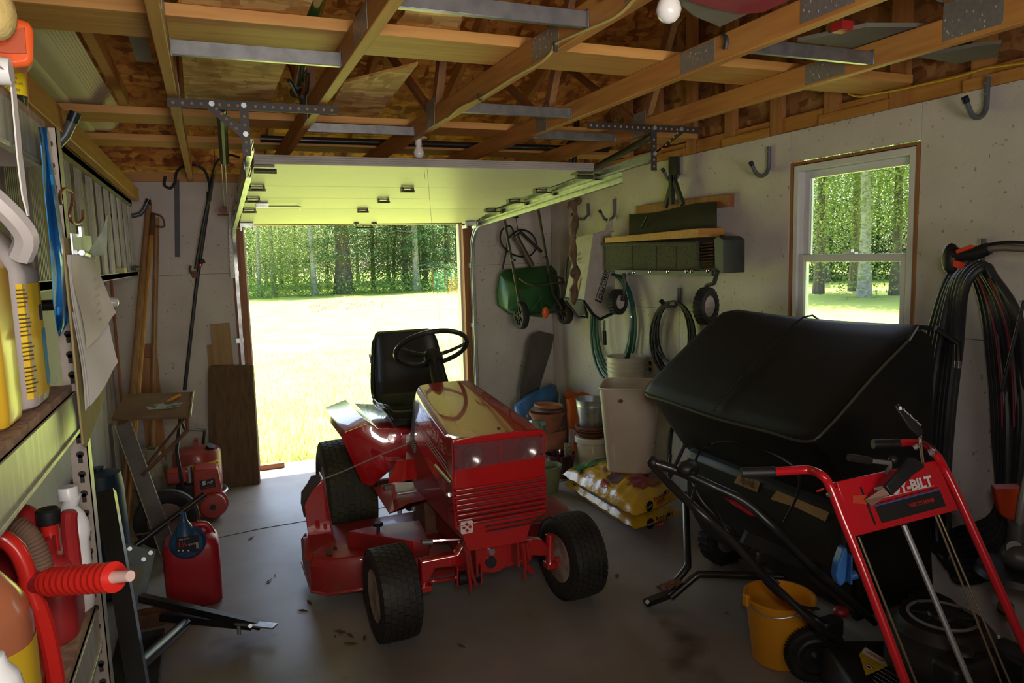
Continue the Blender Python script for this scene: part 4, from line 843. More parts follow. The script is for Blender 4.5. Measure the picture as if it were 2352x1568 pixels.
# floor gas can with blue flat bottle in front
t = thing('floor_gas_can', 'large red plastic gas can standing on the floor', 'gas can', (-.19, 4.07, 0))
f = lambda u, v, y=3.97: P(u, v, y=y)
m_redcan2 = mat('deep_red_can_plastic', (.42, .012, .02), .4, c2=(.33, .012, .018), sc=4, bump=.05, bsc=100)
rings = []
for z, w_, d_, ox in ((.0, .25, .20, 0), (.012, .27, .22, 0), (.20, .275, .225, 0), (.31, .27, .22, 0), (.345, .25, .20, .0), (.365, .19, .16, .01), (.37, .12, .10, .03)):
    rings.append([(-.19+ox+x, 4.07+y, z) for x, y in rrect(w_, d_, .05, 5)])
mk('body', B().loft(rings), m_redcan2, t)
mk('grip', B().tube(spline([(-.20, 4.07, .36), (-.17, 4.07, .405), (-.11, 4.07, .40), (-.08, 4.07, .33)], 6), .018, 10), m_redcan2, t)
mk('filler_cap', B().cyl((-.20, 4.10, .36), (-.20, 4.10, .41), .028).cyl((-.145, 4.10, .36), (-.145, 4.09, .425), .012), m_redbright, t)
m_navy = mat('blue_bottle_plastic', (.014, .07, .17), .4, c2=(.01, .05, .13), sc=5, coat=.2)
bc = P(431, 1246, y=3.92)
t = thing('blue_oil_bottle', 'flat round blue oil bottle with a black label against the red gas can', 'bottle', (bc.x, 3.925, bc.z-.09))
mk('body', B().lathe([(.006, -.024), (.07, -.02), (.088, 0), (.07, .02), (.006, .024)], V((bc.x, 3.925, bc.z)), (0, 1, 0), 36).lathe([(.05, .05), (.035, .09), (.022, .11), (.014, .13), (.013, .16)], V((bc.x-.01, 3.925, bc.z)), n=18), m_navy, t)
lb = mk('label', B().prism([P(404, 1232, y=3.90), P(456, 1228, y=3.90), P(457, 1266, y=3.90), P(402, 1270, y=3.90)], (0, .012, 0)), m_blackink, t)
text('lettering', '1½', P(420, 1250, y=3.897), (1, 0, 0), (0, 0, 1), .024, m_redink, lb, bold=.02); text('lettering', 'QUART', P(443, 1249, y=3.897), (1, 0, 0), (0, 0, 1), .009, m_whiteink, lb); text('lettering', 'easy pour', P(423, 1238, y=3.897), (1, 0, 0), (0, 0, 1), .008, m_whiteink, lb, shear=.3)
for u in (410, 420, 433): mk('pictogram', quad(P(u, 1264, y=3.897), (1, 0, 0), (0, 0, 1), .008, .009), m_whiteink, lb)
mk('barcode', quad(P(453, 1252, y=3.897), (1, 0, 0), (0, 0, 1), .011, .034), mat('tan_code', (.4, .34, .22), .6), lb)
# drum, plastic bag
dq = P(235, 1130, x=-.58)
mk('blue_drum', B().lathe([(.10, .0), (.115, .02), (.12, .3), (.115, .60), (.105, .68), (.03, .70), (.03, .715)], (-.625, 4.35, 0), n=28), mat('dark_blue_plastic', (.008, .035, .075), .45, c2=(.008, .025, .045), sc=3), label='dark blue plastic drum behind the shelving post', cat='drum')
b = B()
def bagf(u, v):
    a = 2*math.pi*u; z = .30*v; r = .11*(1-.5*v**3)+.012*math.sin(7*a+9*v)+.01*math.sin(11*v+3*a)
    return V((-.49+r*math.cos(a)*.95, 5.80+r*math.sin(a)*.95, .003+z*1.5))
mk('plastic_bag', B().grid(bagf, 28, 12), mat('dirty_clear_poly', (.40, .38, .30), .4, c2=(.26, .22, .13), sc=9, lo=.45, hi=.6, coat=.3), label='dirty white plastic bag slumped under the stool', cat='bag')
# tow implement: black rails, plates, hitch
t = thing('tow_implement', 'black steel tow implement with a forked hitch on the floor by the shelves', 'implement', (-.3, 3.3, 0))
h0 = P(548, 1433, z=.10)
mk('tow_arm', B().beam(P(322, 1372, z=.22), P(600, 1436, z=.10), .034, .034), m_black, t)
mk('tow_arm', B().beam(P(370, 1415, z=.14), P(580, 1436, z=.08), .034, .034), m_black, t)
for dz in (.115, .06): mk('clevis_plate', B().beam(P(545, 1428, z=dz), P(632, 1438, z=dz), .045, .008), m_galv, t)
mk('clevis_bolt', B().cyl(h0+V((.0, 0, -.05)), h0+V((.0, 0, .035)), .009).cyl(P(575, 1437, z=.05), P(575, 1437, z=.13), .009), m_galv, t)
mk('main_post', B().beam(P(322, 1600, z=.35), P(243, 1130, z=.95), .06, .05, (0, 1, 0)), m_black, t)
mk('push_bar', B().cyl(P(425, 1432, z=.13), P(300, 1545, z=.33), .026, n=14), m_black, t)
mk('galvanised_plate', B().prism([P(262, 1240, z=.34), P(357, 1266, z=.33), P(345, 1320, z=.27), P(328, 1390, z=.16), P(275, 1380, z=.18)], (0, 0, -.006)), mat('bluish_sheet_steel', (.38, .45, .52), .45, .2, c2=(.26, .31, .36), sc=4), t)
for u, v in ((298, 1260), (346, 1269), (330, 1284)): mk('plate_bolt', B().cyl(P(u, v, z=.335), P(u, v, z=.355), .011, n=8), m_galv, t)
mk('wedge_bracket', B().prism([P(282, 1322, z=.33), P(325, 1330, z=.30), P(296, 1383, z=.24)], (.01, .05, .03)), mat('dull_sheet', (.27, .26, .23), .5, .2), t)
mk('rusty_block', B().beam(P(300, 1425, z=.14), P(372, 1412, z=.12), .09, .06), m_rust, t, bev=.004)
mk('floor_runner', B().bx(-.52, -.32, 2.9, 3.7, .003, .05), m_black, t)
# ------------------------------------------------------------------ the red garden tractor
m_red = mat('tractor_red', (.50, .010, .012), .25, c2=(.42, .010, .012), sc=3, coat=1.)
m_red.node_tree.nodes['Principled BSDF'].inputs['Coat IOR'].default_value = 2.1; m_red.node_tree.nodes['Principled BSDF'].inputs['Coat Roughness'].default_value = .04
m_red2 = mat('tractor_red_dusty', (.40, .014, .014), .45, c2=(.24, .02, .015), sc=5, coat=.2, bump=.04)
layer(m_red2, (.13, .075, .045), 4, .60, .74, det=6)
m_groove = mat('grille_groove', (.07, .03, .03), .7)
m_vinyl = mat('black_vinyl', (.012, .014, .010), .35, c2=(.018, .02, .014), sc=4, coat=.25)
m_rim = mat('dirty_white_rim', (.48, .40, .33), .6, c2=(.24, .13, .08), sc=9, lo=.45, hi=.65)
tr = thing('garden_tractor', 'red garden tractor with black bucket seat and mower deck, in mid floor', 'tractor', (1.16, 3.2, 0))
CXT = 1.163
def hoodring(y, wb, zb, ws, zs, wt, zt, k=4):
    pts = [(wb, zb), (ws, zs)]
    for i in range(k+1): t = i/k; pts.append((ws+(wt-ws)*t-.006*math.sin(t*math.pi)*-1, zs+(zt-zs)*t+.006*math.sin(t*math.pi)))
    pts.append((wt*.5, zt+.006)); pts.append((0, zt+.008))
    r = pts + [(-x, z) for x, z in pts[-2::-1]]
    return [(CXT+x, y, z) for x, z in r]
hr = [hoodring(2.986, .222, .66, .222, .945, .200, .975), hoodring(3.10, .220, .665, .218, .962, .196, .990), hoodring(3.45, .205, .72, .196, 1.0, .170, 1.04), hoodring(3.80, .188, .79, .172, 1.035, .140, 1.092)]
hood = mk('hood', B().loft(hr), m_red, tr, bev=.004, smooth=50)
mk('hood_lip', B().loft([hoodring(2.978, .224, .925, .224, .948, .202, .979), hoodring(2.99, .224, .925, .224, .948, .202, .979)]), m_red, hood)
G = lambda u, v, y=2.995: P(u, v, y=y)
nose = mk('grille_shell', B().prism([G(1038, 1008), G(1252, 990), G(1255, 1168), G(1250, 1180), G(1228, 1196), G(1062, 1222), G(1046, 1216), G(1040, 1120)], (0, .10, 0)), m_red, tr, bev=.006)
mk('lower_apron', B().prism([G(1060, 1218, 3.0), G(1224, 1193, 3.0), G(1209, 1240, 3.0), G(1203, 1245, 3.0), G(1079, 1266, 3.0), G(1074, 1262, 3.0)], (0, .07, 0)), m_red, tr, bev=.004)
zt_, zb_ = .752, .545
for k in range(10):
    z = zt_-(zt_-zb_)*k/9; hw = .222-.012*(k/9)**2
    if k < 8:
        mk('grille_rib', B().loft([[(CXT-hw-.004, 3.04, z-.007), (CXT-hw-.006, 2.99, z-.008), (CXT-hw, 2.972, z-.004), (CXT-hw, 2.972, z+.003), (CXT-hw-.006, 2.99, z+.007), (CXT-hw-.004, 3.04, z+.007)], [(CXT+hw+.004, 3.04, z-.007), (CXT+hw+.006, 2.99, z-.008), (CXT+hw, 2.972, z-.004), (CXT+hw, 2.972, z+.003), (CXT+hw+.006, 2.99, z+.007), (CXT+hw+.004, 3.04, z+.007)]]), m_red, nose, bev=.002)
    mk('grille_groove', B().bx(CXT-hw+.01 if k < 8 else CXT-hw+.13, CXT+hw-.012, 2.984, 2.994, z-.0135, z-.009), m_groove, nose)
# lens with two reflectors
lA = [G(1043, 1022, 2.958), G(1249, 999, 2.958), G(1250, 1047, 2.958), G(1044, 1081, 2.958)]
mk('lamp_backing', B().prism([G(1043, 1022, 2.9768), G(1249, 999, 2.9768), G(1250, 1047, 2.9768), G(1044, 1081, 2.9768)], (0, .001, 0)), mat('lamp_red_backing', (.24, .02, .03), .5), nose)
m_refl = mat('lamp_reflector', (.80, .76, .74), .24, .95)
for u, v in ((1085, 1049), (1213, 1030)):
    q = G(u, v, 2.960); mk('reflector', B().lathe([(.050, .0), (.044, .004), (.034, .0085), (.022, .0125), (.010, .0152), (.002, .0158)], q, (0, 1, 0), 28, cap=False), m_refl, nose)
q = G(1149, 1040, 2.966); mk('lens_divider', B().bx(q.x-.006, q.x+.006, 2.964, 2.972, q.z-.055, q.z+.052), m_red, nose)
m_lens = bpy.data.materials.new('ribbed_lens'); m_lens.use_nodes = True; n = m_lens.node_tree; n.nodes.clear(); L = n.links.new
o_ = n.nodes.new('ShaderNodeOutputMaterial'); mx = n.nodes.new('ShaderNodeMixShader'); tp = n.nodes.new('ShaderNodeBsdfTransparent'); gl = n.nodes.new('ShaderNodeBsdfPrincipled')
gl.inputs['Base Color'].default_value = (.20, .07, .075, 1); gl.inputs['Roughness'].default_value = .3
tc = n.nodes.new('ShaderNodeTexCoord'); ck = n.nodes.new('ShaderNodeTexChecker'); ck.inputs['Scale'].default_value = 240; ck.inputs[1].default_value = (.06, .06, .06, 1); ck.inputs[2].default_value = (.5, .5, .5, 1)
L(tc.outputs['Object'], ck.inputs[0]); L(ck.outputs[0], mx.inputs[0]); L(tp.outputs[0], mx.inputs[1]); L(gl.outputs[0], mx.inputs[2]); L(mx.outputs[0], o_.inputs[0])
mk('lamp_lens', B().prism(lA, (0, .0015, 0)), m_lens, nose)
for u, v in ((1049, 1027), (1244, 1002), (1245, 1043), (1049, 1076)): q = G(u, v, 2.956); mk('lens_screw', B().cyl(q, q+V((0, .004, 0)), .005, n=10), m_iron, nose)
q = G(1069, 1207, 2.9935); ed = mk('emblem_plate', B().prism([(q.x+x, 2.972, q.z+z) for x, z in rrect(.058, .058, .009, 4)], (0, .02, 0)), mat('emblem_white', (.70, .62, .60), .5), nose)
for dx, dz in ((0, .014), (0, -.014), (.0145, 0), (-.0145, 0)):
    mk('emblem_diamond', B().prism([(q.x+dx-.0095, 2.9705, q.z+dz+.001), (q.x+dx, 2.9705, q.z+dz-.0095), (q.x+dx+.0095, 2.9705, q.z+dz-.001), (q.x+dx, 2.9705, q.z+dz+.0095)], (0, .0014, 0)), m_red, ed)
# side lettering and stripes (left flank of the hood)
def flank(y, z): f = (y-2.985)/(3.80-2.985); return V((CXT-(.2235+(.186-.2235)*f)-.0035, y, z))
fx = (flank(3.0, .9)-flank(3.7, .9)).normalized(); fx2 = V((fx.x, fx.y, -.105)).normalized()
m_silver = mat('silver_decal', (.66, .58, .55), .4)
text('lettering', 'GRAVELY', flank(3.225, .918), fx2, (0, 0, 1), .052, m_silver, hood, .0015, w=.30, bold=.01)
for dz in (-.017, .017): mk('logo_bracket', B().add([flank(3.405+.012*(dz > 0), .944+dz), flank(3.385, .944+dz+.013*(1 if dz > 0 else -1)), flank(3.372, .940+dz), flank(3.392, .944+dz*.35)], [(0, 1, 2, 3)]), m_silver, hood, smooth=0)
text('lettering', '16-G', flank(3.56, .985), fx2, (0, 0, 1), .026, m_silver, hood, .0015, w=.055); text('lettering', 'PROFESSIONAL', flank(3.56, .958), fx2, (0, 0, 1), .012, m_silver, hood, .0015, w=.12)
for k in range(3):
    z = .895-.019*k; mk('stripe', B().prism([flank(3.02, z-.065), flank(3.66, z+.004), flank(3.66, z+.011), flank(3.02, z-.056)], (-.0006, 0, 0)), m_silver, hood)
mk('hood_bolt', B().cyl((CXT+.02, 3.05, .985), (CXT+.02, 3.05, .996), .008, n=10), m_iron, hood)
# body behind and below the hood
mk('side_panel', B().prism([(CXT-.185, 3.05, .66), (CXT-.185, 3.06, .50), (CXT-.185, 3.85, .50), (CXT-.175, 4.10, .62), (CXT-.172, 4.10, .80), (CXT-.18, 3.75, .80)], (.004, 0, 0)), m_red2, tr)
mk('side_panel', B().prism([(CXT+.181, 3.05, .66), (CXT+.181, 3.06, .50), (CXT+.181, 3.85, .50), (CXT+.175, 4.10, .62), (CXT+.172, 4.10, .80), (CXT+.18, 3.75, .80)], (.004, 0, 0)), m_red2, tr)
mk('chassis_frame', B().bx(CXT-.11, CXT-.10, 3.06, 4.75, .30, .50).bx(CXT+.10, CXT+.11, 3.06, 4.75, .30, .50).bx(CXT-.11, CXT+.11, 3.20, 3.24, .30, .50), m_red2, tr)
mk('engine_block', B().bx(CXT-.15, CXT+.15, 3.16, 3.70, .52, .90), m_iron, tr, bev=.02)
mk('transaxle', B().bx(CXT-.14, CXT+.14, 4.25, 4.75, .22, .52).cyl((CXT-.32, 4.5, .33), (CXT+.32, 4.5, .33), .05), m_rust, tr, bev=.02)
mk('drive_guard', B().bx(CXT-.17, CXT-.03, 3.72, 3.98, .22, .46).cyl((CXT-.19, 3.86, .42), (CXT-.03, 3.86, .42), .02).cyl((CXT-.15, 3.80, .20), (CXT-.15, 3.80, .24), .03), m_rust, tr, bev=.006)
mk('lift_rod', B().cyl(P(1000, 1068, y=3.2), P(1036, 1109, y=3.0), .007, n=8), m_chrome, tr)
mk('dashboard', B().loft([hoodring(3.80, .184, .78, .168, 1.033, .136, 1.088), hoodring(3.93, .18, .78, .15, .98, .12, 1.02)]), m_iron, tr)
wn = V((0, math.sin(.60), math.cos(.60))); wcn = V((1.150, 4.0, 1.262)); wa, wb_, _ = basis(wn)
sw = mk('steering_wheel', B().tube([wcn+.208*(math.cos(t)*wa+math.sin(t)*wb_) for t in (2*math.pi*k/48 for k in range(48))], .0145, 10, True), m_vinyl, tr)
sb = B()
for a in (math.radians(100), math.radians(190), math.radians(-10)):
    d = math.cos(a)*V((1, 0, 0))+math.sin(a)*wn.cross(V((1, 0, 0))); sb.tube([wcn-wn*.045+d*.03, wcn-wn*.03+d*.11, wcn+d*.205], [.013, .010, .009], 8)
mk('spokes', sb, m_vinyl, sw); mk('wheel_hub', B().lathe([(.052, -.085), (.055, -.05), (.045, -.02), (.02, -.012)], wcn, wn, 20), m_vinyl, sw)
mk('steering_column', B().cyl(wcn-wn*.08, wcn-wn*.36, .034, .045), m_vinyl, tr)
# seat
def seatpt(u, v):
    path = [(4.10, .80, .20), (4.10, .845, .225), (4.135, .885, .240), (4.20, .895, .250), (4.34, .875, .255), (4.46, .875, .25), (4.545, .91, .245), (4.59, 1.0, .235), (4.62, 1.12, .22), (4.65, 1.24, .205), (4.665, 1.30, .185), (4.69, 1.315, .165)]
    s = v*(len(path)-1); i = min(int(s), len(path)-2); f = s-i
    a = [p+(q-p)*f for p, q in zip(path[i], path[i+1])]; t = u*2-1
    nx = V((0, path[i+1][0]-path[i][0], path[i+1][1]-path[i][1])).normalized(); nn = V((0, -nx.z, nx.y))
    bol = .055*max(0, (abs(t)-.45)/.55)**1.6*(math.sin(min(max((v-.08)/.84, 0), 1)*math.pi)**.5)
    fold = -.02*max(0, (abs(t)-.93)/.07)
    return V((CXT-.005+a[2]*1.07*math.sin(t*1.35)/math.sin(1.35), a[0], a[1])) + nn*(bol+fold)
seat = mk('seat', B().grid(seatpt, 28, 44), m_vinyl, tr, smooth=60)
sm = seat.modifiers.new('thickness', 'SOLIDIFY'); sm.thickness = .035; sm.offset = -1
ss = seat.modifiers.new('soft', 'SUBSURF'); ss.levels = 1; ss.render_levels = 1
def seam(v0, us): return [seatpt(u, v0)+V((0, -.004, .006)) for u in us]
mk('welt_piping', B().tube([seatpt(.10+.02*abs(math.sin(3*k)), .16+.70*k/30)+V((0, -.006, .004)) for k in range(31)], .004, 6).tube([seatpt(.90, .16+.70*k/30)+V((0, -.006, .004)) for k in range(31)], .004, 6).tube(seam(.22, [.16+.68*k/20 for k in range(21)]), .004, 6), m_vinyl, seat)
mk('seat_bracket', B().prism([P(905, 945, y=4.2), P(945, 940, y=4.2), P(945, 985, y=4.2), P(920, 978, y=4.2)], (0, .28, 0)).bx(CXT-.06, CXT+.06, 4.2, 4.5, .78, .86), m_blackp, tr)
mk('side_clip', B().tube(spline([P(853, 832, y=4.6), P(848, 816, y=4.6), P(851, 814, y=4.6), P(851, 834, y=4.6)], 4), .003, 6), m_galv, seat)
# fender deck over the rear wheels: flat pan, bevel facets, front panels
def fender(s):
    X = lambda p: V((CXT+s*(p.x-CXT), p.y, p.z))
    f = lambda u, v, y: X(P(u, v, y=y))
    A, Bq, C = f(943, 987, 4.06), f(868, 985, 4.06), f(845, 972, 4.075)
    D = f(792, 993, 4.12)
    E_, F_, G_ = V(A)+V((0, .72, .015)), V(Bq)+V((0, .72, .015)), V(C)+V((0, .72, .01))
    H_ = V(D)+V((-.012*s*-1*-1, .70, .01))
    I0, I1 = f(783, 1003, 4.14), V(f(783, 1003, 4.14))+V((0, .68, 0))
    b = B()
    b.add([A, E_, F_, Bq], [(0, 1, 2, 3)]); b.add([Bq, F_, G_, C], [(0, 1, 2, 3)]); b.add([C, G_, H_, D], [(0, 1, 2, 3)]); b.add([D, H_, I1, I0], [(0, 1, 2, 3)])
    lo = [f(832, 1110, 4.10), f(853, 1117, 4.06), f(901, 1076, 4.02), f(930, 1060, 4.02)]
    b.add([I0, D, C, Bq, A]+[lo[3], lo[2], lo[1], lo[0]], [tuple(range(9))])
    o = mk('fender', b, m_red, tr, smooth=20); m = o.modifiers.new('sheet', 'SOLIDIFY'); m.thickness = .005; bv = o.modifiers.new('bevel', 'BEVEL'); bv.width = .012; bv.segments = 3; bv.limit_method = 'ANGLE'; bv.angle_limit = .3
for s in (1, -1): fender(s)
mk('seat_pan', B().bx(CXT-.20, CXT+.20, 4.05, 4.82, .765, .785), m_red, tr)
# foot platform and brackets on the left
f = lambda u, v, y=3.74: P(u, v, y=y)
mk('shield_plate', B().prism([f(911, 1057, 3.86), f(968, 1054, 3.86), f(962, 1098, 3.80), f(890, 1112, 3.80), f(902, 1080, 3.84)], (0, .006, 0)), m_red, tr, bev=.003)
mk('foot_platform', B().prism([f(857, 1119, 3.95), f(894, 1178, 3.62), f(935, 1154, 3.62), f(1036, 1131, 3.62), f(1030, 1104, 3.9), f(900, 1108, 3.98)], (0, 0, -.006)), m_red2, tr, bev=.002)
mk('pedal', B().beam(f(881, 1122, 3.72), f(903, 1116, 3.72), .035, .022).beam(f(902, 1112, 3.72), f(910, 1165, 3.72), .02, .012), m_red2, tr); mk('pedal_pad', B().beam(f(882, 1119, 3.70), f(900, 1115, 3.70), .03, .018), m_grey, tr)
mk('pedal_shaft', B().cyl(f(912, 1134, 3.74), f(955, 1127, 3.74), .010), m_galv, tr)
mk('frame_bolt', B().cyl(f(1029, 1136, 3.1), f(1034, 1136, 3.05), .011).cyl(f(918, 1168, 3.7), f(918, 1178, 3.7), .012).cyl(f(950, 1164, 3.7), f(950, 1172, 3.7), .012), m_galv, tr)
# tyres
m_tyre = mat('turf_tyre_rubber', (.013, .0135, .013), .6, c2=(.03, .027, .02), sc=6, bump=.08, bsc=70)
m_tyre2 = mat('grassy_tyre_rubber', (.022, .024, .014), .75, c2=(.05, .048, .022), sc=5, bump=.1, bsc=60)
layer(m_tyre2, (.10, .09, .03), 20, .66, .74, (1, 1, .3))
def tyre(c, R, w_, rim, mt, steer=0, nm='front_wheel', rows=6, nb=38, face=-1):
    c = V(c); rot = Matrix.Rotation(steer, 3, 'Z'); ax = rot @ V((1, 0, 0)); h = w_/2
    w = mk(nm, B().lathe([(rim, -h*.80), (rim+.012, -h*.92), (R*.74, -h*1.02), (R*.88, -h*1.0), (R*.955, -h*.88), (R*.972, -h*.6), (R*.978, 0), (R*.972, h*.6), (R*.955, h*.88), (R*.88, h), (R*.74, h*1.02), (rim+.012, h*.92), (rim, h*.80)], c, ax, 56, ring=True), mt, tr)
    a, b_, d = basis(ax, (0, 0, 1)); tb = B()
    for r_ in range(rows):
        x0 = -h*.93+2*h*.93*r_/rows; x1 = x0+2*h*.93/rows*.86
        for k in range(nb):
            t0 = 2*math.pi*(k+.5*(r_ % 2))/nb; t1 = t0+2*math.pi/nb*.78
            def pt(x, t, e):
                f = abs(x)/h; rr = R*(1-.028*f**3) if e else R*.955
                return c+d*x+rr*(math.cos(t)*a+math.sin(t)*b_)
            tb.add([pt(x, t, e) for e in (0, 1) for x, t in ((x0, t0), (x1, t0+.02), (x1, t1+.02), (x0, t1))], [(4, 5, 6, 7), (0, 1, 5, 4), (1, 2, 6, 5), (2, 3, 7, 6), (3, 0, 4, 7)])
    mk('tread_block', tb, mt, w, kind='stuff', smooth=0)
    s = face
    mk('rim', B().lathe([(rim*1.04, s*h*.90), (rim*.98, s*h*.84), (rim*.90, s*h*.80), (rim*.84, s*h*.45), (rim*.45, s*h*.28), (rim*.40, s*h*.40), (.02, s*h*.42)], c, ax, 36).lathe([(rim*1.02, -s*h*.86), (rim*.9, -s*h*.7), (rim*.3, -s*h*.5)], c, ax, 24), m_rim, w)
    mk('hub_cap', B().lathe([(rim*.24, s*h*.4), (rim*.22, s*h*.62), (.004, s*h*.64)], c, ax, 16), m_iron, w)
    return w
tyre((.690, 3.24, .219), .219, .19, .118, m_tyre, .03)
tyre((1.645, 3.24, .219), .219, .19, .118, m_tyre, .06)
tyre((.70, 4.52, .330), .330, .29, .165, m_tyre2, 0, 'rear_wheel', 8, 46)
tyre((2*CXT-.70, 4.52, .330), .330, .29, .165, m_tyre2, 0, 'rear_wheel', 8, 46, 1)
# front axle
f = lambda u, v, y=3.14: P(u, v, y=y)
mk('front_axle', B().prism([f(966, 1290), f(1050, 1272), f(1062, 1250), f(1205, 1238), f(1246, 1240), f(1262, 1258), f(1256, 1278), f(1225, 1276), f(1165, 1298), f(1150, 1313), f(1128, 1317), f(1105, 1312), f(1060, 1300), f(1000, 1306), f(986, 1336), f(968, 1338)], (0, .055, 0)), m_red, tr, bev=.008)
mk('axle_pivot', B().lathe([(.028, -.012), (.028, .004)], f(1127, 1290, 3.14), (0, 1, 0), 18), m_iron, tr); mk('pivot_bolt', B().lathe([(.016, -.02), (.016, .0)], f(1127, 1264, 3.14), (0, 1, 0), 12), m_galv, tr)
for u, v0, v1, s in ((974, 1280, 1348, -1), (1263, 1226, 1296, 1)):
    a, b_ = P(u, v0, y=3.2), P(u, v1, y=3.2); mk('kingpin', B().cyl(a, b_, .022).cyl(V((b_.x, b_.y, .219)), (b_.x+s*.16, b_.y+.04, .219), .016).bx(b_.x-.03, b_.x+.03, 3.16, 3.22, b_.z-.01, b_.z+.02), m_red, tr, bev=.003)
mk('tie_rod', B().tube([f(972, 1338, 3.3), f(1070, 1322, 3.3), f(1215, 1286, 3.3)], .010), m_red, tr); mk('drag_link', B().tube([f(972, 1243, 3.3), f(1060, 1238, 3.25)], .008).cyl(f(968, 1244, 3.3), f(992, 1243, 3.3), .012), m_red, tr)
mk('grip_sleeve', B().cyl(f(968, 1245, 3.28), f(993, 1244, 3.28), .0145), m_galv, tr)
for pts in (((1066, 1240), (1075, 1300), (1082, 1358)), ((1072, 1238), (1084, 1318), (1095, 1345))): mk('hitch_strap', B().tube([f(*p, 3.05) for p in pts], [.012, .011, .007], 6), m_red2, tr)
for pts in (((1200, 1245), (1206, 1290), (1205, 1330)), ((1208, 1245), (1216, 1284)), ((1208, 1296), (1223, 1314))): mk('hitch_strap', B().tube([f(*p, 3.05) for p in pts], [.013, .011, .007][:len(pts)], 6), m_red2, tr)
mk('gauge_roller', B().cyl(f(1052, 1328, 3.10), f(1100, 1320, 3.10), .032, n=18), m_blackp, tr)
for u_, v_ in ((1049, 1300), (1103, 1296)): mk('roller_bracket', B().beam(f(u_, v_, 3.10), f(u_, v_+43, 3.10), .008, .03), m_red, tr)
# mower deck
oz = [(.372, 3.70), (.44, 3.635), (.66, 3.60), (1.60, 3.60), (1.86, 3.66), (1.93, 3.80), (1.93, 4.02), (1.80, 4.16), (.45, 4.16), (.37, 4.10)]
mk('mower_deck', B().loft([[(x, y, .085) for x, y in oz], [(x, y, .225) for x, y in oz], [(1.15+(x-1.15)*.97, 3.88+(y-3.88)*.93, .262) for x, y in oz], [(1.15+(x-1.15)*.90, 3.88+(y-3.88)*.80, .272) for x, y in oz]]), m_red2, tr, bev=.006)
mk('deck_skirt', B().tube([(x, y, .088) for x, y in oz], .009, 6, True), m_red, tr)
f = lambda u, v, z=.36: P(u, v, z=z)
top = [f(800, 1219), f(866, 1205), f(964, 1194), f(986, 1238), f(950, 1243)]
mk('belt_cover', B().loft([top, [V((1.15+(p.x-1.15)*1.02, p.y-.0, .272)) for p in top]]), m_red2, tr, bev=.004)
mk('cover_knob', B().lathe([(.010, 0), (.010, .02), (.026, .022), (.027, .034), (.02, .04)], f(869, 1216), n=16), m_blackp, tr)
g0 = f(765, 1275, .20)
mk('deck_strap', B().tube([f(744, 1278, .262), f(757, 1300, .20), f(760, 1354, .10)], .016, 6), m_red, tr)
mk('deck_bolt', B().cyl(f(757, 1272, .262), f(757, 1268, .285), .014).cyl(f(770, 1263, .262), f(770, 1258, .28), .010), m_iron, tr)
mk('spindle_cap', B().cyl(f(975, 1265, .272), f(975, 1255, .31), .022), m_red, tr)
f = lambda u, v, y=3.93: P(u, v, y=y)
ch = mk('discharge_chute', B().prism([f(741, 1101), f(748, 1140), f(764, 1231), f(709, 1240), f(699, 1160), f(715, 1130)], (0, .008, 0)), m_red, tr, bev=.003)
mk('chute_side', B().prism([f(741, 1101), f(743, 1100), f(768, 1232), f(764, 1231)], (.01, .22, -.02)), m_red2, ch)
mk('rubber_flap', B().prism([f(738, 1096, 3.945), f(730, 1090, 3.945), f(715, 1093, 3.945), f(706, 1110, 3.945), f(692, 1130, 3.945), f(691, 1155, 3.945), f(698, 1186, 3.945), f(706, 1190, 3.945), f(730, 1120, 3.945)], (0, .006, 0)), mat('brown_black_rubber', (.035, .022, .018), .6), ch)
mk('chute_neck', B().prism([f(697, 1236, 3.9), f(764, 1228, 3.9), f(768, 1282, 3.78), f(702, 1288, 3.72)], (0, .02, 0)), m_red2, ch)
rp = spline([f(742, 1100, 3.93), f(800, 1077, 3.9), f(870, 1046, 3.88), f(938, 1019, 3.86)], 6)
rope = mk('tie_rope', B().tube(rp, .0036, 6), mat('grey_cord', (.30, .26, .22), .8), tr)
kq = P(955, 1026, y=3.84); b = B()
for k in range(7):
    q = kq+V((.004*k*.3, 0, .028-.0095*k)); r = .026-.001*k
    b.tube([q+V((r*math.cos(t), r*.8*math.sin(t), .004*math.sin(2*t+k))) for t in (2*math.pi*i/14 for i in range(14))], .0042, 6, True)
b.tube(spline([f(938, 1019, 3.86), f(948, 1010, 3.84), f(956, 1012, 3.83)], 4), .004, 6)
mk('rope_knot', b, mat('grey_cord_wrap', (.24, .21, .16), .85), rope)
# ------------------------------------------------------------------ right side: things on the front wall
def disc(u0, u1, v, y): a, b_ = P(u0, v, y=y), P(u1, v, y=y); return (a+b_)/2, (b_-a).length/2
m_green = mat('green_hopper_plastic', (.02, .105, .03), .4, c2=(.015, .07, .022), sc=4, coat=.1)
m_dirtyblk = mat('dusty_black_tube', (.02, .022, .018), .5, c2=(.06, .05, .03), sc=8)
t = thing('fertilizer_spreader', 'green push spreader hung on the front wall with an orange knob', 'spreader', P(1215, 740, y=6.15))
f = lambda u, v, y=6.12: P(u, v, y=y-.15)
ro = [(1146, 700), (1143, 668), (1149, 632), (1158, 622), (1215, 616), (1266, 612), (1276, 624), (1285, 686), (1276, 708), (1245, 726), (1170, 719)]
ri = [(1166, 712), (1168, 672), (1172, 655), (1182, 648), (1215, 645), (1250, 645), (1258, 655), (1268, 690), (1262, 712), (1246, 728), (1188, 718)]
mk('hopper', B().loft([[f(u, v, 6.35) for u, v in ro], [f(u, v, 6.28) for u, v in ro], [f(u, v, 6.12) for u, v in ri], [f(1215+(u-1215)*.55, 690+(v-690)*.6, 6.06) for u, v in ri]]), m_green, t, bev=.01)
mk('hopper_rim', B().tube([f(u, v, 6.34) for u, v in ro], .012, 6, True), m_green, t)
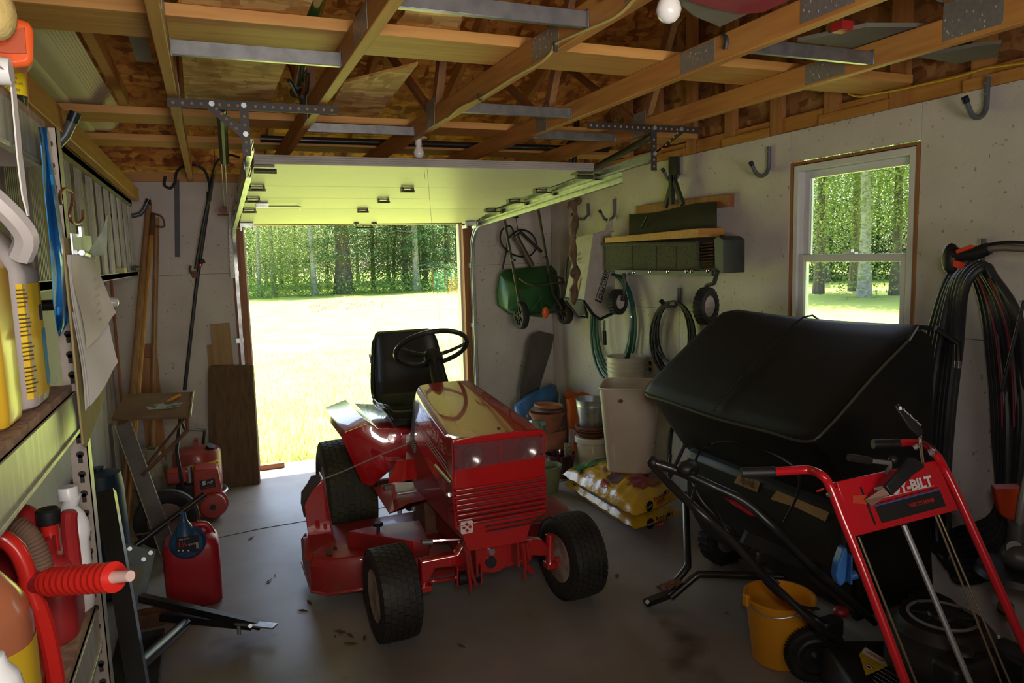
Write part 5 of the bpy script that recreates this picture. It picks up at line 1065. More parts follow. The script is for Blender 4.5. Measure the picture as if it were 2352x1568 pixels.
mk('funnel_crease', B().tube([f(1241, 683, 6.04), f(1243, 700, 6.03), f(1244, 726, 6.05)], .012, 6).tube([f(1222, 712, 6.05), f(1241, 683, 6.03), f(1268, 706, 6.06)], .008, 6), m_green, t)
for pts, s in ((((1154, 478), (1172, 580), (1184, 645), (1192, 690)), -1), (((1234, 470), (1252, 575), (1262, 630), (1270, 675)), 1)):
    mk('handle_tube', B().tube([f(*p, y=6.06) for p in pts], .013, 10), m_dirtyblk, t)
mk('lower_strut', B().tube([f(1192, 690, 6.05), f(1205, 716, 6.04)], .013).tube([f(1270, 675, 6.05), f(1292, 708, 6.04)], .013), m_dirtyblk, t, kind='stuff')
mk('kick_stand', B().tube(spline([f(1192, 638, 6.0), f(1210, 650, 5.95), f(1232, 656, 5.93), f(1270, 650, 5.93), f(1296, 647, 5.95), f(1290, 640, 6.0), f(1264, 630, 6.02)], 5), .010), m_dirtyblk, t)
for u, v in ((1180, 597), (1253, 590)): mk('wing_nut', B().box(f(u, v, 6.03), (.03, .03, .02)), m_iron, t)
wl_, wr_ = f(1197, 724, 6.05), f(1298, 714, 6.05)
mk('axle', B().cyl(wl_, wr_, .011), m_dirtyblk, t)
for c in (wl_, wr_):
    w = mk('wheel', B().lathe([(.085, -.026), (.115, -.03), (.122, -.02), (.122, .02), (.115, .03), (.085, .026)], c, (1, 0, 0), 28, ring=True), m_rubber, t)
    mk('wheel_disc', B().lathe([(.088, -.012), (.088, .012)], c, (1, 0, 0), 28), mat('dusty_hub', (.20, .16, .09), .7), w)
    for k in range(8): mk('spoke', B().beam(c+V((-.018, .02*math.cos(k*.785), .02*math.sin(k*.785))), c+V((-.018, .085*math.cos(k*.785), .085*math.sin(k*.785))), .012, .016, (1, 0, 0)), m_blackp, w)
mk('orange_knob', B().sph(f(1253, 718, 6.02), (.034, .02, .055)), m_orange, t)
t = thing('grease_gun', 'dull grey grease gun with a looped black hose on the front wall', 'grease gun', f(1204, 575, 6.33))
gy = 6.30
mk('barrel', B().cyl(f(1186, 545, gy), f(1222, 611, gy), .028).cyl(f(1184, 541, gy), f(1188, 550, gy), .033), mat('bronze_grey', (.13, .11, .075), .4, .4), t)
mk('lever', B().tube([f(1188, 540, gy), f(1196, 532, gy), f(1244, 578, gy)], .014, 8), m_iron, t)
mk('hose', B().tube(spline([f(1183, 543, gy), f(1172, 519, gy), f(1152, 530, gy), f(1152, 560, gy), f(1180, 585, gy), f(1215, 588, gy), f(1232, 565, gy), f(1222, 538, gy), f(1196, 528, gy), f(1170, 545, gy), f(1162, 580, gy), f(1154, 618, gy)], 8), .008, 6), m_blackp, t)
mk('wall_plug', B().box(f(1184, 492, 6.36), (.04, .03, .07)).cyl(f(1185, 500, 6.33), f(1190, 530, 6.3), .003), m_blackp, t)
m_snow = mat('weathered_dark_panel', (.10, .085, .075), .75, c2=(.055, .047, .04), sc=5, st=(1, 1, .4))
mk('plastic_chute', B().prism([f(u, v, 6.30) for u, v in ((1190, 1000), (1194, 890), (1208, 820), (1214, 785), (1224, 766), (1240, 760), (1274, 768), (1268, 800), (1252, 850), (1240, 890), (1236, 1000))], (.0, .045, -.01)), m_snow, label='long dark curved board leaning in the right corner', cat='board', bev=.006)
# twisted stick hanging from the track, dust bag, extinguisher, hooks
sp = [(1314, 460), (1318, 478), (1322, 500), (1317, 530), (1317, 560), (1316, 590), (1321, 610), (1324, 630), (1321, 650), (1318, 680), (1316, 700)]
m_stick = mat('twisted_bark_stick', (.17, .10, .06), .8, c2=(.09, .05, .03), sc=9, bump=.5)
b = B().tube(spline([P(u, v, y=4.82) for u, v in sp], 6), [.025+.008*math.sin(.5*k) for k in range(61)], 10)
b.tube(spline([P(1312, 462, y=4.82), P(1307, 470, y=4.82), P(1306, 478, y=4.8)], 4), .012).tube(spline([P(1318, 470, y=4.82), P(1330, 465, y=4.82), P(1331, 458, y=4.82), P(1322, 454, y=4.82)], 4), .016)
b.tube(spline([P(1316, 452, y=4.82), V((2.30, 4.82, 2.16)), V((2.25, 4.82, 2.145))], 3), .006)
b.tube([P(1317+6*math.sin(k*.9), 560+k*5.5, y=4.80+.022*math.cos(k*.9)) for k in range(26)], .011, 6)
mk('twisted_stick', b, m_stick, label='twisted vine-wrapped walking stick hanging before the dust bag', cat='stick')
m_bagL = mat('grey_canvas', (.44, .41, .36), .85, c2=(.38, .35, .31), sc=18, bump=.1, bsc=140); m_bagD = m_bagL
t = thing('dust_bag', 'large grey canvas dust collection bag hanging from a wall hook', 'bag', P(1365, 730, y=5.06))
f = lambda u, v, y=5.06: P(u, v, y=y)
tl, tr_, pk, re_, br, bm_, bl = f(1362, 537), f(1392, 528), f(1398, 512), f(1412, 600), f(1414, 716), f(1378, 733), f(1341, 692)
TL, BL = P(1322, 545, y=5.36), P(1297, 686, y=5.36)
mk('side_cloth', B().prism([tl, tr_, pk, P(1402, 512, y=5.06), re_, br, P(1405, 722, y=5.06), bm_, P(1362, 722, y=5.06), bl], (0, .02, 0)), m_bagD, t, smooth=0, bev=.004)
mk('front_cloth', B().add([tl, bl, BL, TL, V(tl)+V((.0, .02, -.0)), V(bl)+V((.0, .02, 0)), V(BL)+V((.02, .02, 0)), V(TL)+V((.02, .02, 0))], [(0, 1, 2, 3), (7, 6, 5, 4), (0, 4, 5, 1), (1, 5, 6, 2), (2, 6, 7, 3), (3, 7, 4, 0)]), m_bagL, t, bev=.008)
mk('top_cloth', B().add([tl, TL, V((3.0, 5.40, TL.z-.02)), V((3.02, 5.08, tl.z+.02))], [(0, 1, 2, 3)]), m_bagL, t)
mk('mouth_trim', B().tube([BL, bl, P(1362, 722, y=5.06), bm_, P(1410, 718, y=5.06)], .013, 8).tube([P(1297, 686, y=5.36), P(1330, 728, y=5.31), P(1348, 728, y=5.21), bl], .013, 8), m_blackp, t)
mk('frame_board', B().prism([P(1303, 690, y=5.31), P(1330, 726, y=5.26), P(1352, 720, y=5.16), P(1338, 692, y=5.16)], (.02, .06, 0)), m_iron, t)
mk('hang_loop', B().tube([pk+V((-.02, 0, -.03)), P(1399, 503, y=5.04), P(1404, 503, y=5.04), pk+V((.03, 0, -.04))], .008, 6), m_bagD, t)
lb_o = P(1384, 654, y=5.058); ex_ = (P(1396, 612, y=5.058)-P(1376, 694, y=5.058))
lb = mk('logo_panel', B().prism([P(1367, 690, y=5.053), P(1381, 696, y=5.053), P(1404, 612, y=5.053), P(1393, 608, y=5.053)], (0, .004, 0)), m_blackink, t)
mk('logo_field', B().prism([P(1369, 687, y=5.051), P(1380, 692, y=5.051), P(1402, 613, y=5.051), P(1393.5, 610, y=5.051)], (0, .002, 0)), m_bagD, lb)
text('lettering', 'CRAFTSMAN', P(1386, 652, y=5.049), ex_, ex_.cross(V((0, 1, 0))), .034, m_blackink, lb, w=.245, bold=.02)
nrm = (bl-tl).cross(TL-tl).normalized(); nrm = nrm if nrm.x < 0 else -nrm
def onface(u, v):
    d = ray(u, v); return EYE + d*((tl-EYE).dot(nrm)/d.dot(nrm)) + nrm*.012
e1 = V((0, -1, 0)); e1 = (e1-nrm*e1.dot(nrm)).normalized()
for k, s in enumerate(('Dust', 'Locker')): text('lettering', s, onface(1331, 583+12*k), e1+V((0, 0, .12)), (0, 0, 1), .030, m_blackink, t, .0015, shear=.3)
text('lettering', 'System', onface(1335, 604), e1+V((0, 0, .12)), (0, 0, 1), .014, m_blackink, t, .0015)
mk('tan_patch', B().prism([onface(1318, 640), onface(1337, 638), onface(1331, 672), onface(1311, 676)], nrm*.002), mat('tan_patch', (.40, .27, .09), .7), t)
mk('vacuum_hose', B().tube(spline([P(1322, 545, y=5.35), P(1312, 570, y=5.38), P(1303, 600, y=5.38), P(1299, 630, y=5.38), P(1300, 648, y=5.38)], 5), .009), m_blackp, label='thin black hose dangling left of the dust bag', cat='hose')
q = P(1338, 522, y=5.9)
t = thing('fire_extinguisher', 'small red fire extinguisher with a metal squeeze valve behind the dust bag', 'extinguisher', (q.x, q.y, q.z-.35))
mk('cylinder', B().lathe([(.045, -.35), (.05, -.33), (.05, -.03), (.03, .01), (.018, .03)], q, n=20), m_redbright, t); mk('valve', B().box(q+V((.02, 0, .05)), (.08, .03, .05)).tube([q+V((.03, 0, .06)), q+V((.09, 0, .03)), q+V((.11, 0, -.06))], .012), m_galv, t); mk('lever', B().beam(q+V((.02, 0, .09)), q+V((.14, 0, .05)), .03, .01), m_redbright, t)
for u, v, l in ((1770, 337, 'bare grey J hook left of the window'), (2273, 177, 'bare grey J hook high above the trimmer'), (1413, 457, 'grey J hook holding up the dust bag'), (1562, 358, 'grey J hook carrying the dethatcher tow bar')):
    jhook('wall_hook', P(u, v, x=RX), (-1, 0, 0), l, .168, .0115, .11)
for u, v, l in ((1353, 467, 'straight grey hook stem behind the extinguisher'), (1563, 660, 'grey hook stem holding the black cable coil'), (2262, 548, 'grey hook stem above the thick black hose')):
    q = P(u, v, x=RX); t = thing('wall_hook', l, 'hook', q); mk('stem', B().tube([q+V((-.012, 0, 0)), q+V((-.012, 0, -.10)), q+V((-.05, 0, -.135)), q+V((-.12, 0, -.13)), q+V((-.15, 0, -.10))], .0125, 10), m_hook, t); mk('tip_cap', B().cyl(q+V((-.145, 0, -.105)), q+V((-.165, 0, -.085)), .0155), m_tip, t)
# dethatcher hung on the wall
t = thing('tow_dethatcher', 'tow-behind dethatcher with shingle-weighted tray hung on the right wall', 'dethatcher', P(1520, 640, x=2.9))
f = lambda u, v, x=2.85: P(u, v, x=x)
m_shg = mat('granular_shingle', (.045, .05, .03), .9, c2=(.085, .085, .05), sc=90, lo=.4, hi=.6, bump=.5)
us = [1389, 1452, 1508, 1553, 1601]
top = lambda u: 562+(u-1389)*(-.012); bot = lambda u: 622+(u-1389)*.020
for i in range(4):
    a, b_ = us[i]+.8, us[i+1]-.8
    mk('shingle_panel', B().prism([f(a, top(a)), f(b_, top(b_)), f(b_, bot(b_)), f(a, bot(a))], (.018+.006*(i % 2), 0, 0)), m_shg, t, bev=.003)
mk('shingle_lip', B().tube([f(1389, 562, 2.84), f(1601, 559, 2.84)], .016, 8), m_shg, t)
mk('weight_board', B().prism([f(1389, 546, 2.83), f(1605, 524, 2.83), f(1602, 545, 2.83), f(1389, 558, 2.83)], (.20, 0, .0)), m_lumx, t, bev=.003)
mk('tray', B().prism([f(1420, 556, 3.0), f(1656, 540, 3.0), f(1656, 622, 3.0), f(1420, 622, 3.0)], (.03, 0, 0)), m_iron, t)
mk('bottom_rail', B().beam(f(1420, 624), f(1642, 628), .05, .03), m_iron, t)
mk('end_plate', B().prism([f(1640, 548), f(1650, 542), f(1662, 550), f(1662, 627), f(1642, 627)], (.16, 0, 0)), m_iron, t, bev=.004)
for u, v in ((1457, 625), (1494, 624), (1535, 623), (1578, 622), (1590, 622), (1627, 621)):
    mk('tine_knob', B().sph(f(u, v, 2.83), .016, 10, 6), m_chrome, t)
for k in range(9): mk('spring_tine', B().cyl(f(1606+3*(k % 3), 560+7*k, 2.9), f(1638, 557+7*k, 2.9), .005, n=6), m_rust, t)
for (cu, cv, R, path) in ((1419, 693, .088, ((1432, 628), (1436, 655), (1430, 690))), (1622, 703, .108, ((1648, 622), (1640, 650), (1624, 655), (1618, 668), (1620, 700)))):
    c = f(cu, cv, 2.80); ax = V((.38, -.92, 0)).normalized()
    w = mk('gauge_wheel', B().lathe([(R*.62, -.03), (R*.8, -.036), (R*.96, -.03), (R, -.015), (R, .015), (R*.96, .03), (R*.8, .036), (R*.62, .03)], c, ax, 32, ring=True), m_rubber, t)
    tb = B()
    for k in range(24):
        a_, b2, _ = basis(ax); d = math.cos(k*.2618)*a_+math.sin(k*.2618)*b2; tb.box(c+d*R, (.016, .05, .016), Matrix((d, ax, d.cross(ax))).transposed())
    mk('tread_block', tb, m_rubber, w, kind='stuff')
    mk('wheel_disc', B().lathe([(R*.64, .02), (R*.58, .024), (R*.5, .012), (R*.2, .012), (R*.16, .03), (.003, .03)], c, ax, 28), mat('white_hub', (.55, .50, .48), .5), w)
    mk('wheel_arm', B().tube([f(u, v, 2.80) for u, v in path], .014, 8), m_iron, t)
mk('tow_bar', B().beam(f(1543, 470, 2.98), f(1543, 360, 2.98), .035, .03, (1, 0, 0)).beam(f(1550, 400, 2.98), f(1528, 476, 2.98), .03, .025, (1, 0, 0)).beam(f(1544, 400, 2.98), f(1568, 470, 2.98), .03, .025, (1, 0, 0)), m_iron, t)
mk('hitch_strip', B().prism([f(1535, 360, 2.96), f(1552, 359, 2.96), f(1553, 400, 2.96), f(1537, 402, 2.96)], (.03, 0, 0)), m_iron, t)
flp = lambda u, v: P(1445+200*u, 492-27*u+ (62)*v*(1)+4*math.sin(6*u), x=3.02-.05*math.sin(3.14*v*.7))
mk('rubber_flap', B().grid(flp, 14, 6, (.006, 0, 0)), mat('olive_black_rubber', (.028, .028, .018), .7), t)
mk('flap_slit', B().beam(P(1488, 495, x=2.95), P(1473, 523, x=2.95), .012, .01), m_blackp, t)
mk('wall_cleat', B().bx(3.035, RX, P(1675, 470, x=3.04).y, P(1462, 485, x=3.04).y, P(1600, 482, x=3.04).z, P(1600, 455, x=3.04).z), m_brown, label='orange-brown timber cleat on the wall above the dethatcher', cat='cleat', bev=.002)
# hose and cable coils, outlet
def coil(name, label, cat, cu, cv, hw, hh, x, n, r, m, seed, parent=None, jit=.12, cat2=None):
    R_ = random.Random(seed); pts = []
    for k in range(n*22):
        a = 2*math.pi*k/22; j = int(k/22); sx = 1+jit*math.sin(j*2.1+seed); sy = 1+jit*.7*math.cos(j*1.7+seed)
        u = cu+hw*sx*math.sin(a)+4*math.sin(j*3+seed); v = cv-hh+(hh*sy)*(1-math.cos(a))
        pts.append(P(u, v, x=x-.022*((j*7) % n)*r/.012-.02*math.sin(a*.5)))
    return mk(name, B().tube(pts, r, 8), m, parent, label, cat)
m_hoseg = mat('green_hose', (.012, .10, .07), .4, c2=(.01, .075, .055), sc=6, coat=.2)
coil('garden_hose', 'green garden hose coiled on the wall under the dust bag', 'hose', 1408, 745, 44, 115, 3.05, 5, .0115, m_hoseg, 1)
t = thing('black_hose', 'short black connector hose hanging amid the green coil', 'hose', P(1388, 800, x=2.92)); mk('connector', B().cyl(P(1388, 760, x=2.92), P(1389, 792, x=2.92), .017), m_blackp, t); mk('sleeve', B().cyl(P(1387, 735, x=2.92), P(1388, 762, x=2.92), .012), m_hoseg, t); mk('red_band', B().cyl(P(1387, 741, x=2.92), P(1387, 745, x=2.92), .0135), m_redbright, t)
coil('cable_coil', 'black extension cable coiled on the wall by the outlet', 'cable', 1546, 772, 44, 80, 3.02, 7, .0085, m_blackp, 3, jit=.16)
q = P(1495, 841, x=RX)
t = thing('wall_outlet', 'yellowed duplex electrical outlet on the right wall', 'outlet', q)
mk('cover_plate', B().bx(RX-.006, RX, q.y-.038, q.y+.038, q.z-.058, q.z+.058), mat('yellowed_plate', (.55, .50, .22), .5), t, bev=.002)
for dz in (-.024, .024): mk('socket', B().bx(RX-.008, RX-.005, q.y-.017, q.y+.017, q.z+dz-.014, q.z+dz+.014).bx(RX-.009, RX-.0075, q.y-.009, q.y-.005, q.z+dz-.006, q.z+dz+.006), mat('socket_brown', (.06, .045, .03), .5), t)
# ------------------------------------------------------------------ pots, pails and bags in the corner
m_terra = mat('terracotta', (.34, .115, .055), .85, c2=(.24, .08, .04), sc=7, bump=.05)
def pot(name, c, r, h, m, label, cat='pot', rim=.25, taper=.72, grp=None, tilt=0):
    prof = [(r*taper*.2, 0), (r*taper, 0), (r*.94, h*(1-rim)), (r, h*(1-rim)), (r*1.02, h), (r*.93, h), (r*.88, h*(1-rim)), (r*taper*.9, .012), (r*.1, .012)]
    b = B().lathe(prof, (0, 0, 0), n=32); R_ = Matrix.Rotation(tilt, 4, 'Y'); b.xf(Matrix.Translation(c) @ R_)
    return mk(name, b, m, label=label, cat=cat, group=grp, base=c)
y = 5.55
c, r = disc(1240, 1297, 985, y); zt = P(1268, 985, y=y).z; pot('flower_pot', (c.x, c.y, 0), r*1.02, zt, m_terra, 'largest terracotta pot at the bottom of the stack')
c, r = disc(1219, 1293, 944, y); zb = zt+.062; zt = P(1258, 944, y=y).z; pot('flower_pot', (c.x, c.y, zb-.06), r, zt-zb+.06, m_terra, 'terracotta pot standing in the largest one', rim=.16)
c, r = disc(1222, 1291, 936, y); z3 = P(1258, 938, y=y).z; pot('flower_pot', (c.x, c.y, z3-.012), r*.97, .012, mat('tan_clay', (.33, .27, .19), .8), 'tan clay pot nested in the terracotta stack', rim=.3)
c, r = disc(1228, 1290, 925, y); z4 = P(1258, 928, y=y).z; pot('flower_pot', (c.x, c.y, z3+.0012), r*.98, z4-z3-.002, mat('pale_terracotta', (.40, .16, .075), .85), 'small pale terracotta pot at the top of the stack', rim=.5, tilt=.08)
c, r = disc(1256, 1318, 1042, 5.12); pot('glazed_pot', (c.x, c.y, 0), r, P(1287, 1040, y=5.12).z, mat('oxblood_glaze', (.065, .010, .012), .12, c2=(.04, .008, .01), sc=30, coat=.6, bump=.15), 'shiny dark red glazed pot on the floor', rim=.12, taper=.8)
c, r = disc(1225, 1286, 1062, 4.82); pot('sage_pot', (c.x, c.y, 0), r, P(1262, 1066, y=4.82).z, mat('sage_plastic', (.17, .19, .09), .6), 'sage green plastic pot peeking out behind the tractor grille', rim=.12, taper=.75)
m_tarp = mat('blue_tarp', (.025, .13, .36), .4, c2=(.015, .08, .25), sc=8, coat=.2, bump=.3, bsc=12)
tp_ = [(1180, 1000), (1183, 930), (1205, 910), (1243, 890), (1268, 882), (1276, 885), (1282, 905), (1284, 960), (1284, 1020)]
b = B(); rings = []
for k, (yy, s) in enumerate(((6.20, .86), (6.13, .98), (6.02, 1), (5.88, .92), (5.80, .6))):
    rings.append([P(1240+(u-1240)*s+3*math.sin(i*2.3+k), (980 if s < .9 else 960)+(v-960)*s+2.5*math.sin(i*1.7+k*2), y=yy) for i, (u, v) in enumerate(tp_)])
mk('blue_tarp', b.loft(rings), m_tarp, label='crumpled blue plastic tarp bag at the foot of the dark board', cat='tarp', smooth=50)
m_obag = mat('orange_seed_bag', (.72, .15, .02), .3, c2=(.62, .12, .02), sc=6, coat=.4, bump=.2, bsc=20)
t = thing('seed_bag', 'open orange seed bag standing behind the pail', 'bag', P(1340, 1035, y=5.7))
rings = []
for v0, hw, jag in ((1045, 32, 0), (990, 38, 0), (950, 40, 0), (925, 40, 3), (903, 44, 9)):
    cc = P(1336, v0, y=5.7); w_ = hw*.0037
    rings.append([cc+V((w_*math.cos(a)*1.0, .09*math.sin(a)*(1.2 if v0 < 920 else 1), jag*.004*math.sin(3*a+1))) for a in (2*math.pi*k/20 for k in range(20))])
mk('bag_film', B().loft(rings, cap=False), m_obag, t, smooth=60)
for s, u, v, m, h in (('grass', 1345, 930, m_blackink, .03),): pass
mk('white_panel', B().prism([P(1307, 985, y=5.6), P(1319, 987, y=5.6), P(1317, 1025, y=5.6), P(1306, 1022, y=5.6)], (0, -.003, 0)), m_whiteink, t)
text('lettering', 'Turf Builder', P(1313, 1006, y=5.595), (0, 0, -1), (1, 0, 0), .022, m_redink, t, w=.13)
mk('picture_print', B().prism([P(1352, 908, y=5.62), P(1372, 903, y=5.62), P(1374, 918, y=5.62), P(1352, 920, y=5.62)], (0, -.003, 0)), mat('leaf_print', (.10, .13, .03), .5, c2=(.30, .12, .05), sc=30), t)
q = P(1304, 1000, y=6.2); t = thing('paint_pail', 'white ribbed pail squeezed between the pots and the orange bag', 'pail', (2.955, 6.2, 0))
mk('pail_body', B().lathe([(.085, 0), (.09, .30), (.095, .305), (.095, .33), (.09, .335), (.09, .40), (.095, .405), (.095, .43), (.085, .44)], (2.955, 6.2, 0), n=24), m_dirtyw, t)
q = P(1243, 978, y=5.28); mk('seed_packet', B().prism([P(1216, 985, y=5.2), P(1222, 966, y=5.2), P(1254, 968, y=5.2), P(1254, 1000, y=5.2), P(1240, 1060, y=5.2), P(1222, 1060, y=5.2)], (0, .05, 0)), mat('teal_foil', (.02, .16, .15), .3, c2=(.25, .33, .28), sc=18, lo=.5, hi=.6, coat=.4), label='teal foil packet standing just behind the tractor hood corner', cat='packet', bev=.004)
# covered pail with saucers and galvanised bucket
pc = P(1362, 1085, z=0); pc = V((2.76, 5.02, 0)); zp = P(1360, 1000, y=5.02).z
t = thing('lidded_pail', 'dirty white lidded pail carrying the clay saucers', 'pail', pc)
mk('pail_body', B().lathe([(.118, 0), (.122, .01), (.135, zp-.03), (.135, zp-.02)], pc, n=32), m_dirtyw, t); mk('lid', B().lathe([(.145, zp-.045), (.150, zp-.04), (.150, zp-.008), (.142, zp), (.02, zp)], pc, n=32), m_dirtyw, t)
mk('handle_lug', B().bx(pc.x-.075, pc.x-.060, pc.y-.135, pc.y-.12, zp-.12, zp-.045), m_dirtyw, t)
zs_ = zp+.001
for k, (dx, rr, l) in enumerate(((0, .142, 'lowest'), (.004, .139, 'middle'), (-.003, .136, 'top'))):
    b = B().lathe([(rr*.75, 0), (rr, .035), (rr*1.0, .04), (rr*.92, .04), (rr*.7, .012), (.02, .012)], (0, 0, 0), n=32); b.xf(Matrix.Translation((pc.x-.01+dx, pc.y, zs_+.022*k)))
    mk('clay_saucer', b, mat('dark_terracotta', (.17, .065, .03), .85) if k < 2 else m_terra, label=f'{l} clay saucer under the galvanised bucket', cat='saucer', group='clay saucers on the pail')
zb = zs_+.022*2+.0135; zt = P(1350, 917, y=5.02).z
c, r = disc(1318, 1381, 917, 5.02)
t = thing('galvanised_bucket', 'small galvanised bucket standing in the clay saucers', 'bucket', (pc.x-.012, pc.y, zb))
h = zt-zb; mk('bucket_body', B().lathe([(r*.72, 0), (r*.74, .004), (r*.95, h*.78), (r*.97, h*.79), (r*.96, h*.81), (r, h), (r*1.02, h+.004), (r*.98, h+.004), (r*.93, h*.8), (r*.7, .008), (.01, .008)], (pc.x-.012, pc.y, zb), n=36), m_galv, t)
rp = P(1318, 1040, y=5.05); b = B()
for k in range(3): b.tube([V((rp.x-.012+.02*math.sin(a*1.0+k*2.1), 5.12+.02*math.cos(a+k*2.1), .02+.23*(a/14))) for a in (14*i/50 for i in range(51))], .017, 8)
mk('rope_hank', b, mat('hemp_rope', (.26, .21, .15), .95, c2=(.18, .14, .10), sc=60, bump=.4), label='hank of thick grey rope beside the lidded pail', cat='rope')
# nested white buckets behind the bin
bc = V((2.905, 4.74, 0)); zt = P(1430, 818, y=4.74).z
for k in range(2):
    z0 = (zt-.37)*k; hh = .37 if k else zt-.37+.16
    prof = [(.125, z0), (.13, z0+.01), (.142, z0+hh-.15)] + [q for i in range(3) for q in ((.143+.002*i, z0+hh-.12+.033*i), (.152+.002*i, z0+hh-.118+.033*i), (.152+.002*i, z0+hh-.110+.033*i), (.144+.002*i, z0+hh-.108+.033*i))] + [(.147, z0+hh-.012), (.156, z0+hh-.01), (.156, z0+hh), (.146, z0+hh), (.135, z0+hh-.2), (.12, z0+.02), (.01, z0+.02)]
    t = thing('white_bucket', ('upper white five-gallon bucket with ribbed rim behind the bin' if k else 'lower white bucket hidden behind the bin'), 'bucket', (bc.x, bc.y, z0), group='white buckets behind the bin')
    mk('bucket_body', B().lathe(prof, bc, n=36), m_dirtyw, t)
    mk('bail_ear', B().cyl(bc+V((.15, -.03, z0+hh-.14)), bc+V((.17, -.03, z0+hh-.14)), .012), m_dirtyw, t)
# potting mix bags and the white bin
m_pmix = mat('yellow_bag_film', (.62, .37, .02), .26, c2=(.55, .31, .015), sc=5, coat=.35, bump=1.0, bsc=30)
def pillow(cs, z0, h, label, name='potting_mix_bag'):
    "four seam corners (far left, near left, near right, far right) -> a filled film bag"
    a, b_, c, d = [V((p.x, p.y, 0)) for p in cs]
    def pt(u, v, s):
        e = 1-((abs(2*u-1))**3.2); g_ = 1-((abs(2*v-1))**3.2); k = (max(e, 0)*max(g_, 0))**.5
        pin = .06*((abs(2*u-1))**2)*(1-abs(2*v-1)); pin2 = .04*((abs(2*v-1))**2)*(1-abs(2*u-1))
        uu = u+(.5-u)*pin2*2; vv = v+(.5-v)*pin*2
        q = a.lerp(b_, uu).lerp(d.lerp(c, uu), vv); w_ = .005*math.sin(34*u+5*v+2*math.sin(6*v))*k+.004*math.sin(61*u+11*v)*k*(v < .5)+.006*math.sin(17*u+5*v)*k+.005*math.sin(23*v+9*u)*k*(s > 0)+.004*math.sin(41*u)*(1-k)*(abs(2*u-1) < .95)
        zc = z0+h*.42
        return q+V((0, 0, zc+(h*.58*k+w_ if s > 0 else -h*.42*k)))
    t = thing(name, label, 'bag', ((a+c)/2)+V((0, 0, z0)))
    B1 = B().grid(lambda u, v: pt(u, v, 1), 72, 32).grid(lambda u, v: pt(u, v, -1), 24, 16)
    body = mk('bag_film', B1, m_pmix, t, smooth=80)
    return t, pt
def fit(uvz): return [P(u, v, z=z) for u, v, z in uvz]
lowc = fit(((1296, 1112, .065), (1458, 1216, .065), (1572, 1178, .065))); lowc.append(lowc[0]+lowc[2]-lowc[1])
t1, pt1 = pillow(lowc, .002, .155, 'lower yellow potting mix bag lying on the floor')
upc = fit(((1291, 1090, .225), (1458, 1186, .225), (1568, 1140, .225))); upc.append(upc[0]+upc[2]-upc[1])
t2, pt2 = pillow(upc, .158, .165, 'upper yellow potting mix bag with the white bin standing on it')
def patch(pt, u0, u1, v0, v1, m, nm, par, lift=.004, n=8, shape=None):
    def f(a, b_):
        u, v = u0+(u1-u0)*a, v0+(v1-v0)*b_
        return pt(u, v, 1)+V((0, 0, lift))
    if shape:
        b = B(); c0 = V(((u0+u1)/2, (v0+v1)/2, 0)); N = 22
        ring = lambda s: [pt(c0.x+(u1-u0)/2*s*math.cos(x)*shape(x), c0.y+(v1-v0)/2*s*math.sin(x)*shape(x), 1)+V((0, 0, lift)) for x in (2*math.pi*k/N for k in range(N))]
        b.loft([ring(.02), ring(.5), ring(1)], cap=False); return mk(nm, b, m, par, smooth=60)
    return mk(nm, B().grid(f, n, n), m, par, smooth=60)
m_gpr = mat('green_print', (.02, .17, .04), .25, coat=.5); m_rpr = mat('red_flower_print', (.36, .015, .03), .3, c2=(.20, .01, .03), sc=30, coat=.4); m_ppr = mat('purple_flower_print', (.12, .04, .14), .3, c2=(.05, .06, .02), sc=40, coat=.4); m_blk = mat('black_print_gloss', (.012, .012, .012), .3, coat=.3)
petal = lambda x: 1+.16*math.cos(11*x)
patch(pt2, .03, .22, .10, .80, m_gpr, 'green_corner', t2)
patch(pt2, .07, .19, .42, .90, m_blk, 'maker_oval', t2, .006, shape=lambda x: 1)
patch(pt2, .66, .86, .30, .95, m_rpr, 'red_bloom', t2, .005, shape=petal)
patch(pt2, .50, .66, .18, .42, m_ppr, 'purple_bloom', t2, .005, shape=petal)
patch(pt2, .52, .62, .05, .16, m_rpr, 'small_bloom', t2, .005, shape=petal)
patch(pt2, .38, .43, .33, .40, m_rpr, 'red_tag', t2, .005)
patch(pt2, .17, .24, .05, .15, m_blk, 'black_daisy', t2, .005, shape=petal)
patch(pt1, .10, .18, .02, .10, m_blk, 'black_daisy', t1, .005, shape=petal); patch(pt1, .55, .66, .03, .12, m_rpr, 'small_bloom', t1, .005, shape=petal)
def ontext(pt, s, u, v, du, h, m, par, w=None, vdir=None, off=.010):
    o = pt(u, v, 1); e1 = (pt(u+.02, v, 1)-pt(u-.02, v, 1)).normalized() if vdir is None else (pt(u, v+.02, 1)-pt(u, v-.02, 1)).normalized()
    e2 = (pt(u, v+.02, 1)-pt(u, v-.02, 1)).normalized() if vdir is None else (pt(u-.02, v, 1)-pt(u+.02, v, 1)).normalized()
    n_ = e1.cross(e2).normalized(); return text('lettering', s, o+n_*off, e1, e2, h, m, par, w=w, bold=.015)
m_dgr = mat('dark_green_ink', (.02, .06, .03), .4)
ontext(pt2, 'Potting', .30, .62, 0, .07, m_dgr, t2, vdir=1); ontext(pt2, 'Best Soil', .30, .10, 0, .028, m_dgr, t2); ontext(pt1, 'Flowering', .32, .07, 0, .028, m_blk, t1); ontext(pt2, 'Miracle', .13, .62, 0, .024, m_whiteink, t2, vdir=1, off=.013)
